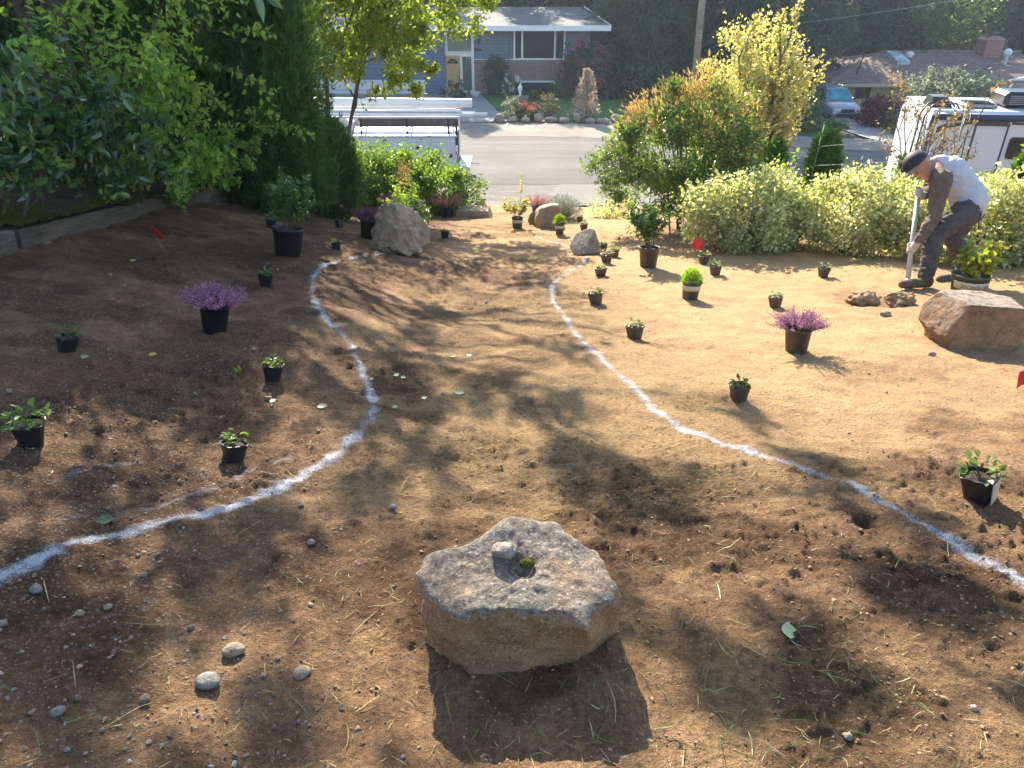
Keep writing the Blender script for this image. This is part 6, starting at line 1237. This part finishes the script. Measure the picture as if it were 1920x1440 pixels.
# ================================================================== VEHICLES
plain('paint_white', (.66, .665, .67), .32, 0, .04, 2); plain('paint_silver', (.33, .36, .39), .28, .5, .05, 2); plain('rubber', (.014, .014, .015), .85, 0, .2, 9); plain('rim', (.30, .31, .32), .35, .8, .1); plain('black_trim', (.012, .013, .015), .4, 0, .2); plain('pipe_white', (.66, .655, .63), .45, 0, .06, 3); plain('rv_white', (.60, .62, .63), .35, 0, .04, 1.5); plain('awning_blue', (.022, .035, .075), .5, 0, .15); plain('swoosh', (.045, .042, .05), .4, 0, .1); plain('lamp_red', (.35, .02, .015), .25); plain('seam', (.24, .25, .26), .5); plain('bed_dark', (.11, .095, .09), .8, 0, .3); plain('latch', (.10, .085, .06), .4, .6, .2)
def wheel(parent, x, y, z, r, w, side):
    t = MB().lathe([(r * .62, -w / 2), (r * .95, -w / 2), (r, -w * .32), (r, w * .32), (r * .95, w / 2), (r * .62, w / 2)], 28); t.v = [(p[0] + x, p[2] + y, p[1] + z) for p in t.v]; wl = t.build('wheel', 'rubber', parent, True)
    q = MB().lathe([(.001, -w * .2), (r * .25, -w * .28), (r * .55, -w * .2), (r * .63, -w * .4), (r * .63, w * .4), (r * .55, w * .2), (.001, w * .2)], 20); q.v = [(p[0] + x, p[2] + y, p[1] + z) for p in q.v]; q.build('rim', 'rim', wl, True)
# service truck with pipe rack
TX, TY = ((-1.817, -3.646))[0], 24.75; tr = thing('service_truck', 'white service truck with ladder rack of pipes on the road', 'truck', (TX, TY, float(H(TX, 26)) - .02))
Lb, Wb = 3.35, 2.05
MB().bbox(-Lb, 0, 0, .50, .52, 1.50, .02).build('side_box', 'paint_white', tr); MB().bbox(-Lb, 0, Wb - .50, Wb, .52, 1.98, .02).build('side_box', 'paint_white', tr); MB().box(-Lb, -.03, Wb - .518, Wb - .503, .80, 1.95).build('inner_wall', 'bed_dark', tr); MB().box(-Lb, -.02, .502, Wb - .502, .60, .78).build('bed_floor', 'bed_dark', tr)  # dark panel on the far box's inner side paints the shade inside the bed
MB().add([(-Lb - .02, -.04, 1.51), (.03, -.04, 1.51), (.03, .62, 1.66), (-Lb - .02, .62, 1.66), (-Lb - .02, -.04, 1.56), (.03, -.04, 1.56), (.03, .62, 1.71), (-Lb - .02, .62, 1.71)], [(3, 2, 1, 0), (4, 5, 6, 7), (0, 1, 5, 4), (1, 2, 6, 5), (2, 3, 7, 6), (3, 0, 4, 7)]).build('lid', 'paint_white', tr); MB().bbox(-Lb - .02, .02, Wb - .6, Wb + .04, 1.985, 2.05, .015).build('lid', 'paint_white', tr)
for k, (a, b) in enumerate(((-3.32, -2.32), (-2.28, -.86), (-.82, -.04))):
    d = MB().bbox(a, b, -.016, -.001, .58, 1.44, .006).build('locker_door', 'paint_white', tr); MB().bbox((a + b) / 2 + (.32 if k == 1 else .22) * (1 if k else 0) - .07, (a + b) / 2 + (.32 if k == 1 else .22) * (1 if k else 0) + .07, -.035, -.018, 1.10 if k != 2 else .86, 1.22 if k != 2 else .98, .008).build('latch', 'latch', d)
MB().bbox(-1.0, -.8, -.06, -.043, 1.525, 1.555, .004).build('lid_latch', 'latch', tr)
MB().bbox(-Lb + .2, .0, .3, 1.75, .42, .56, .01).build('chassis', 'black_trim', tr); MB().bbox(.0, .42, .12, Wb - .12, .40, .52, .02).build('step_bumper', 'paint_white', tr); MB().tube([(.0, .2, .66), (.75, .25, .60)], .02, 6).build('hitch_pole', 'pipe_white', tr)
MB().bbox(.002, .03, .06, .2, .70, .95, .008).build('tail_light', 'lamp_red', tr); MB().bbox(-.10, .0, -.012, .0, .95, 1.05, .004).build('marker_light', 'lamp_red', tr)
pm = MB()
for x in (-3.1, -1.6, -.25):
    for y in (.12, Wb - .12): MB().bbox(x - .03, x + .03, y - .03, y + .03, 1.60 if y < 1 else 2.052, 2.020, .006).build('rack_post', 'black_trim', tr)
    MB().bbox(x - .03, x + .03, -.05, Wb + .05, 2.022, 2.080, .006).build('rack_bar', 'black_trim', tr)
MB().bbox(-.03, .05, -.03, .05, 1.25, 2.020, .01).build('rack_post', 'black_trim', tr)
for y in (-.02, Wb + .02): MB().tube([(-6.2, y, 2.120), (.12, y, 2.120)], .035, 8).build('rack_rail', 'paint_white', tr)
MB().tube([(-6.0, Wb - .15, 2.340), (.42, Wb - .15, 2.280), (.44, Wb - .15, 2.280)], .145, 16).build('pipe_tube', 'pipe_white', tr, True)
for k, (y, z, e, r_) in enumerate(((.18, 2.180, .55, .05), (.32, 2.180, 1.0, .05), (.46, 2.170, .35, .045), (.30, 2.270, .2, .045), (.62, 2.170, .6, .05))): MB().tube([(-5.8, y, z), (e, y, z - .02)], r_, 10).build('pipe', 'pipe_white', tr, True)
for y in (1.0, 1.42): MB().bbox(-5.5, -.1, y, y + .05, 2.090, 2.180, .008).build('ladder_rail', 'pipe_white', tr)
for k in range(14): MB().tube([(-5.2 + k * .36, 1.052, 2.135), (-5.2 + k * .36, 1.418, 2.135)], .016, 6).build('ladder_rung', 'pipe_white', tr)
cab = MB().prism([(-Lb - .08, .45), (-Lb - .08, 1.85), (-Lb - .3, 2.02), (-Lb - 1.55, 2.0), (-Lb - 2.15, 1.38), (-Lb - 3.15, 1.22), (-Lb - 3.25, .45)], .06, Wb - .06, 'y').build('cab', 'paint_white', tr)
MB().prism([(-Lb - .35, 1.36), (-Lb - .35, 1.88), (-Lb - 1.45, 1.88), (-Lb - 1.95, 1.36)], .045, .058, 'y').build('side_window', 'glass_dark', cab); MB().add([(-Lb - 1.60, .16, 1.96), (-Lb - 1.60, Wb - .16, 1.96), (-Lb - 2.14, Wb - .16, 1.41), (-Lb - 2.14, .16, 1.41)], [(0, 1, 2, 3)]).build('windscreen', 'glass_dark', cab)
for x in (-1.15, -Lb - 2.45):
    for y in (.14, Wb - .14): wheel(tr, x, y, .40, .40, .26, 1)

# travel trailer
RC = (10.192, -1.236); rvz = float(H(RC[0] + 2, 19.5)) - .02; rv = thing('travel_trailer', 'white travel trailer with dark blue awning behind the digging man', 'trailer', (RC[0], 18.6, rvz), (0, 0, R(-10)))
hR = RC[1] - rvz + .06; Lr = 8.0; Wr = 2.45
def rprof(x):
    return [(x, y, z) for (y, z) in ((0, .55), (0, hR - .10), (.10, hR), (Wr - .10, hR + .02), (Wr, hR - .10), (Wr, .55))]
vv = rprof(0) + rprof(Lr); MB().add(vv, [tuple(range(6)), tuple(range(11, 5, -1))] + [(i, i + 6, (i + 1) % 6 + 6, (i + 1) % 6) for i in range(6)]).build('shell', 'rv_white', rv)
MB().add([(0, 0, .6), (-.05, .05, .9), (-.07, .06, hR * .55), (-.05, .05, hR - .25), (0, 0, hR - .12), (0, Wr, .6), (-.05, Wr - .05, .9), (-.07, Wr - .06, hR * .55), (-.05, Wr - .05, hR - .25), (0, Wr, hR - .12)], [(1, 0, 5, 6), (2, 1, 6, 7), (3, 2, 7, 8), (4, 3, 8, 9), (0, 1, 2, 3, 4), (9, 8, 7, 6, 5)]).build('end_cap', 'rv_white', rv)
for y in (.18, .52): MB().tube([(-.14, y, .9), (-.16, y, hR * .55), (-.14, y, hR - .15), (-.02, y, hR + .10), (.5, y, hR + .14), (.6, y, hR + .02)], .022, 7).build('ladder_rail', 'black_trim', rv, True)
for z in (1.1, 1.45, 1.8, 2.15, 2.5): MB().tube([(-.155, .18, z), (-.155, .52, z)], .016, 6).build('ladder_rung', 'black_trim', rv)
MB().bbox(-.03, .03, -.02, .04, .6, hR - .1, .008).build('corner_trim', 'awning_blue', rv); MB().bbox(-.06, .0, Wr - .04, Wr + .02, .6, hR - .1, .008).build('corner_trim', 'awning_blue', rv)
MB().tube([(.06, -.07, hR - .12), (5.6, -.07, hR - .12)], .085, 14).build('awning_roll', 'awning_blue', rv, True)
for x in (.10, 5.5): MB().bbox(x - .03, x + .03, -.05, -.005, 1.0, hR - .2, .008).build('awning_arm', 'trim_white', rv)
dxa = .98; zd0, zd1 = .85, hR - .32
MB().bbox(dxa, dxa + .04, -.02, -.003, zd0, zd1, .005).build('door_edge', 'awning_blue', rv); MB().bbox(dxa + .72, dxa + .76, -.02, -.003, zd0, zd1, .005).build('door_edge', 'awning_blue', rv)
dd = MB().bbox(dxa + .045, dxa + .715, -.018, -.004, zd0, zd1 - .05, .005).build('door', 'rv_white', rv); MB().bbox(dxa + .06, dxa + .18, -.05, -.02, 1.95, 2.08, .01).build('handle', 'black_trim', dd)
MB().prism([(dxa - .02, zd1), (dxa + .78, zd1), (dxa + .72, zd1 + .13), (dxa + .06, zd1 + .13)], -.022, -.003, 'y').build('door_header', 'swoosh', rv)
MB().prism([(.02, zd1 - .28), (.35, zd1 - .08), (dxa - .05, zd1 + .04), (dxa - .05, zd1 + .10), (.3, zd1 + .02), (.02, zd1 - .12)], -.012, -.003, 'y').build('stripe', 'swoosh', rv); MB().prism([(dxa + .8, zd1 + .04), (dxa + 2.2, zd1 + .03), (dxa + .8, zd1 + .10)], -.012, -.003, 'y').build('stripe', 'swoosh', rv)
MB().prism([(1.9, 1.05), (4.0, 1.15), (4.0, 1.35), (2.3, 1.2)], -.012, -.003, 'y').build('stripe', 'seam', rv); MB().box(.02, Lr - .1, -.012, -.003, .93, .97).build('lower_trim', 'awning_blue', rv)
def rwin(x0, x1, z0, z1):
    r_ = .08; pts = [(x1 - r_ + r_ * math.cos(a), z1 - r_ + r_ * math.sin(a)) for a in np.linspace(0, 1.57, 5)] + [(x0 + r_ + r_ * math.cos(a), z1 - r_ + r_ * math.sin(a)) for a in np.linspace(1.57, 3.14, 5)] + [(x0 + r_ + r_ * math.cos(a), z0 + r_ + r_ * math.sin(a)) for a in np.linspace(3.14, 4.71, 5)] + [(x1 - r_ + r_ * math.cos(a), z0 + r_ + r_ * math.sin(a)) for a in np.linspace(4.71, 6.28, 5)]
    w = MB().prism(pts, -.03, -.003, 'y').build('window', 'black_trim', rv); cx_, cz_ = (x0 + x1) / 2, (z0 + z1) / 2; MB().prism([(cx_ + (p[0] - cx_) * .88, cz_ + (p[1] - cz_) * .88) for p in pts], -.036, -.031, 'y').build('pane', 'glass_dark', w)
rwin(1.84, 2.38, hR - 1.07, hR - .56); rwin(3.4, 4.4, 2.1, 2.9); MB().lathe([(.001, 0), (.06, .0), (.06, .03)], 12, c=(2.62, -.03, hR - .45)).build('marker_light', 'black_trim', rv)
MB().add([(.03, .5, hR), (.55, .5, hR), (.55, 1.15, hR), (.03, 1.15, hR), (.09, .6, hR + .24), (.42, .6, hR + .24), (.42, 1.05, hR + .24), (.09, 1.05, hR + .24)], [(0, 1, 5, 4), (1, 2, 6, 5), (2, 3, 7, 6), (3, 0, 4, 7), (4, 5, 6, 7)]).build('vent_cover', 'black_trim', rv)
hb = MB().bbox(.82, 1.55, .45, 1.15, hR + .02, hR + .09, .02).build('roof_hatch', 'seam', rv); MB().bbox(.88, 1.49, .52, 1.08, hR + .09, hR + .12, .01).build('hatch_lid', 'glass_dark', hb); MB().tube([(.85, .30, hR), (.85, .30, hR + .14)], .04, 8).build('roof_vent', 'black_trim', rv)
MB().bbox(1.70, 2.75, .55, 1.45, hR + .03, hR + .38, .08).build('air_conditioner', 'black_trim', rv); 
for k in range(5): MB().bbox(1.80, 2.15, .535, .548, hR + .10 + k * .045, hR + .12 + k * .045, .002).build('louvre', 'seam', rv)
for x in (4.6, 5.5): wheel(rv, x, .14, .36, .36, .22, 1)
MB().tube([(8.0, 1.2, .6), (9.1, 1.2, .6)], .07, 8).build('drawbar', 'black_trim', rv)

# parked car facing the road
cxw = ((20.024, -6.438))[0]; car = thing('parked_car', 'silver car facing the road in the neighbour driveway', 'car', (cxw, 46.0, gz(cxw, 46.0)), (0, 0, R(4)))
def cprof(w, pts): return [[(sx * w * s, y, z) for sx in (-1, 1)] for (y, z, s) in pts]
secs = [(0.0, .30, .55, .78), (.12, .28, .78, .90), (1.0, .26, .98, .93), (1.25, .26, 1.02, .93), (2.1, .26, 1.06, .94), (3.9, .26, 1.08, .93), (4.5, .30, 1.0, .88)]
vv = []; ff = []
for (y, z0, z1, s) in secs: vv += [(-s * .80, y, z0), (-s, y, z0 + .15), (-s, y, z1 - .12), (-s * .88, y, z1), (s * .88, y, z1), (s, y, z1 - .12), (s, y, z0 + .15), (s * .80, y, z0)]
for i in range(len(secs) - 1):
    for k in range(8): ff.append((i * 8 + k, i * 8 + (k + 1) % 8, i * 8 + 8 + (k + 1) % 8, i * 8 + 8 + k))
ff += [tuple(range(7, -1, -1)), tuple(range(48, 56))]; MB().add(vv, ff).build('body', 'paint_silver', car, True)
cv = [(-.84, 1.15, 1.02), (.84, 1.15, 1.02), (-.66, 1.95, 1.66), (.66, 1.95, 1.66), (-.68, 3.9, 1.70), (.68, 3.9, 1.70), (-.82, 4.45, 1.04), (.82, 4.45, 1.04)]; MB().add(cv, [(0, 1, 3, 2), (2, 3, 5, 4), (4, 5, 7, 6), (0, 2, 4, 6), (1, 7, 5, 3)]).build('cabin', 'paint_silver', car)
MB().add([(-.76, 1.165, 1.07), (.76, 1.165, 1.07), (.62, 1.88, 1.63), (-.62, 1.88, 1.63)], [(0, 1, 2, 3)]).build('windscreen', 'glass_cyan', car); car.children and None
for s in (-1, 1):
    MB().add([(s * .845, 1.5, 1.08), (s * .845, 4.2, 1.10), (s * .715, 3.8, 1.58), (s * .70, 2.1, 1.58)], [(0, 1, 2, 3)]).build('side_window', 'glass_dark', car); MB().bbox(s * .58 - .18, s * .58 + .18, -.01, .10, .58, .74, .03).build('headlight', 'trim_white', car); MB().bbox(s * 1.02 - .10, s * 1.02 + .10, 1.42, 1.60, 1.02, 1.18, .04).build('mirror', 'black_trim', car); MB().tube([(s * .62, 2.1, 1.72), (s * .62, 3.7, 1.75)], .025, 6).build('roof_rail', 'black_trim', car)
    for y in (.85, 3.65): t = MB().lathe([(.18, -.1), (.32, -.1), (.33, 0), (.32, .1), (.18, .1)], 20); t.v = [(p[2] + s * .80, p[0] + y, p[1] + .33) for p in t.v]; wq = t.build('wheel', 'rubber', car, True); q = MB().lathe([(.001, -.06), (.2, -.08), (.2, .08), (.001, .06)], 14); q.v = [(p[2] + s * .80, p[0] + y, p[1] + .33) for p in q.v]; q.build('rim', 'rim', wq)
MB().bbox(-.42, .42, -.03, .02, .50, .70, .02).build('grille', 'black_trim', car); MB().bbox(-.78, .78, -.06, .05, .30, .46, .03).build('bumper', 'black_trim', car)

# utility pole and wires
ux = ((8.640, -3.511))[0]; up_o = thing('utility_pole', 'weathered wooden utility pole rising behind the nandina', 'pole', (ux, 37.0, gz(ux, 37.0)), (0, R(-1.2), 0)); MB().tube([(0, 0, -.3), (0, 0, 5), (0, 0, 10.5)], [.17, .155, .13], 14).build('post', 'pole_wood', up_o, True); MB().bbox(-1.1, 1.1, -.2, -.16 + .02, 9.6, 9.72, .01).build('crossarm', 'pole_wood', up_o)
for k, (p, q, lab) in enumerate([((4.597, 51.652, -0.101), (7.352, 48.319, 2.137), 'service wire running up from the blue house roof mast'), ((4.397, 48.597, -1.486), (8.811, 44.957, 0.198), 'thin wire crossing the dark trees right of the blue house'), ((12.414, 50.936, -1.392), (36.470, 56.992, 1.282), 'thin wire crossing the dark trees above the cream house')]):
    p, q = Vector(p), Vector(q); tag(MB().tube([p + (q - p) * t - Vector((0, 0, .25 * 4 * t * (1 - t))) for t in np.linspace(0, 1, 9)], .018, 4).build('overhead_wire', 'seam', None), lab, 'wire')

# ================================================================== TREES BEYOND
leafmat('needle_dark', [(.020, .044, .028), (.036, .070, .040), (.056, .098, .048)], .2, 1.5, .6, .2); leafmat('needle_mid', [(.03, .06, .024), (.05, .09, .03), (.085, .125, .05)], .3, 1.5, .6, .2); leafmat('leaf_wood', [(.045, .085, .02), (.075, .13, .03), (.12, .18, .04)], .4, 1.5)
def big_conifer(seed, h=14, n=60, L=.46):
    v = Veg(seed); r = v.r; v.mb.tube([(0, 0, -.5), (.1, 0, h * .5), (0, 0, h)], [.38, .25, .04], 9); P = []; D = []
    for k in range(n * 5):
        t = r.uniform(.03, .98); a = r.uniform(0, 6.28); l = (1 - t) ** .75 * h * .30 * r.uniform(.6, 1.15) + .4; z = t * h; pts = []
        for i in range(6): u_ = i / 5; pts.append((math.cos(a) * l * u_, math.sin(a) * l * u_, z + l * (.22 * u_ - .55 * u_ * u_)))
        if l > 1.2: v.mb.tube(pts, [.05, .04, .03, .022, .015, .008], 4, False)
        for i in range(int(9 + l * 11)):
            u_ = r.uniform(.15, 1); w = (r.gauss(0, 1) * .16 * l * (1.1 - u_ * .5)); q = (math.cos(a) * l * u_ - math.sin(a) * w, math.sin(a) * l * u_ + math.cos(a) * w, z + l * (.22 * u_ - .55 * u_ * u_) - abs(w) * .35); P.append(q); D.append((math.cos(a) * .6 - math.sin(a) * w * .8, math.sin(a) * .6 + math.cos(a) * w * .8, -.55 + r.gauss(0, .3)))
    P, D = np.array(P), np.array(D)
    for _ in range(2): v.put(leaves(P + v.rng.normal(size=P.shape) * .12, D + v.rng.normal(size=P.shape) * .35, v.rng.uniform(L * .6, L * 1.3, len(P)), L * .22, v.rng))
    return v
protos = {}
def place_conifer(px, y, s, var, leaf, label):
    x = px; z = gz(x, y)
    key = (var, leaf)
    if key not in protos:
        t = big_conifer(800 + var, 15, 46 + 4 * var).build('conifer_tree', label, 'tree', (x, y, z), leaf, 'bark', 'conifers beyond the road', fname='crown', bname='trunk'); protos[key] = t; t.scale = (s,) * 3; return
    dup(protos[key], (x, y, z), (0, 0, x * 1.7), label, s)
for (p, y, s, var, leaf, lab) in [(((7.263, -4.892)), 47, .9, 0, 'needle_mid', 'lighter drooping conifer just right of the blue house'), (((10.371, -5.307)), 50, 1.0, 1, 'needle_dark', 'dark conifer behind the utility pole on its left'), (((12.427, -4.892)), 47, 1.0, 0, 'needle_dark', 'dark conifer just right of the utility pole'), (((16.947, -5.165)), 54, 1.0, 1, 'needle_dark', 'dark conifer behind the yellow tree'), (((21.553, -5.156)), 60, 1.1, 2, 'needle_dark', 'dark conifer behind the right edge of the yellow tree'), (((27.275, -4.409)), 64, 1.0, 0, 'needle_dark', 'dark conifer overhanging the left end of the cream house roof'),
        (((30.366, -3.787)), 66, 1.1, 2, 'needle_mid', 'lighter conifer behind the left of the cream house ridge'), (((39.168, -3.787)), 66, 1.1, 1, 'needle_dark', 'dark conifer behind the chimney'), (((41.395, -3.624)), 64, 1.1, 0, 'needle_dark', 'dark conifer at the upper right corner'), (((5.414, -3.134)), 58, 1.0, 2, 'needle_dark', 'dark conifer behind the right end of the blue house roof'), (((2.000, -3.297)), 60, 1.0, 0, 'needle_mid', 'lighter conifer behind the middle of the blue house roof'), (((-1.600, -3.297)), 60, 1.0, 1, 'needle_dark', 'dark conifer behind the left of the blue house roof'),
        (((-6.188, -3.134)), 58, 1.0, 2, 'needle_dark', 'dark conifer behind the garage of the blue house'), (((-10.082, -2.971)), 56, 1.0, 0, 'needle_dark', 'dark conifer far behind the vine maple'), (((-13.870, -2.644)), 52, 1.0, 1, 'needle_dark', 'dark conifer far behind the hedge'), (((44.009, -3.297)), 60, 1.1, 2, 'needle_dark', 'dark conifer beyond the right frame edge')]:
    place_conifer(p[0], y, s, var, leaf, lab)
for k, (p, y, lab) in enumerate([(((32.977, -3.542)), 63, 'light green broadleaf tree behind the skylight'), (((35.848, -3.624)), 64, 'mid green broadleaf tree between skylight and chimney')]):
    x = p[0]; v = Veg(760 + k); v.mb.tube([(0, 0, -.3), (.1, 0, 3), (0, .2, 6)], [.3, .22, .1], 8); v.cloud((0, 0, 5.0), (3.6, 3.0, 4.6), 5200, .32, .2, 130, .13, (.4, 1), flat_bottom=-4.6); v.build('broadleaf_tree', lab, 'tree', (x, y, gz(x, y)), 'leaf_wood', 'bark', fname='crown', bname='trunk')
rng = np.random.default_rng(9); n = 26000; x = rng.uniform(-75, 95, n); y = 74 + rng.uniform(0, 9, n) + 2 * vn2(x * .2, x * 0, 4); z = H(x, y) + rng.uniform(0, 1, n) * (9 + 3 * vn2(x * .35, x * 0, 3)); P = np.stack([x, y, z], 1)
tag(obj('far_wood', npmesh('far_wood', *leaves(P, rng.normal(size=(n, 3)) + [0, -.3, -.4], rng.uniform(.6, 1.4, n), .4, rng)), 'needle_dark'), 'dark far-off wood closing the view', 'wood', None, 'stuff')

# air between here and the far trees
m = bpy.data.materials.new('haze'); m.use_nodes = True; nt = m.node_tree; nt.nodes.remove(nt.nodes['Principled BSDF']); pv = nt.nodes.new('ShaderNodeVolumePrincipled'); pv.inputs['Color'].default_value = (.70, .82, 1.0, 1); pv.inputs['Density'].default_value = .0006; pv.inputs['Anisotropy'].default_value = .35; nt.links.new(pv.outputs[0], nt.nodes['Material Output'].inputs['Volume']); MATS['haze'] = m
tag(MB().box(-175, 205, -65, 265, -14, 26).build('haze', 'haze', None), 'thin morning haze over the street', 'haze', None, 'stuff')
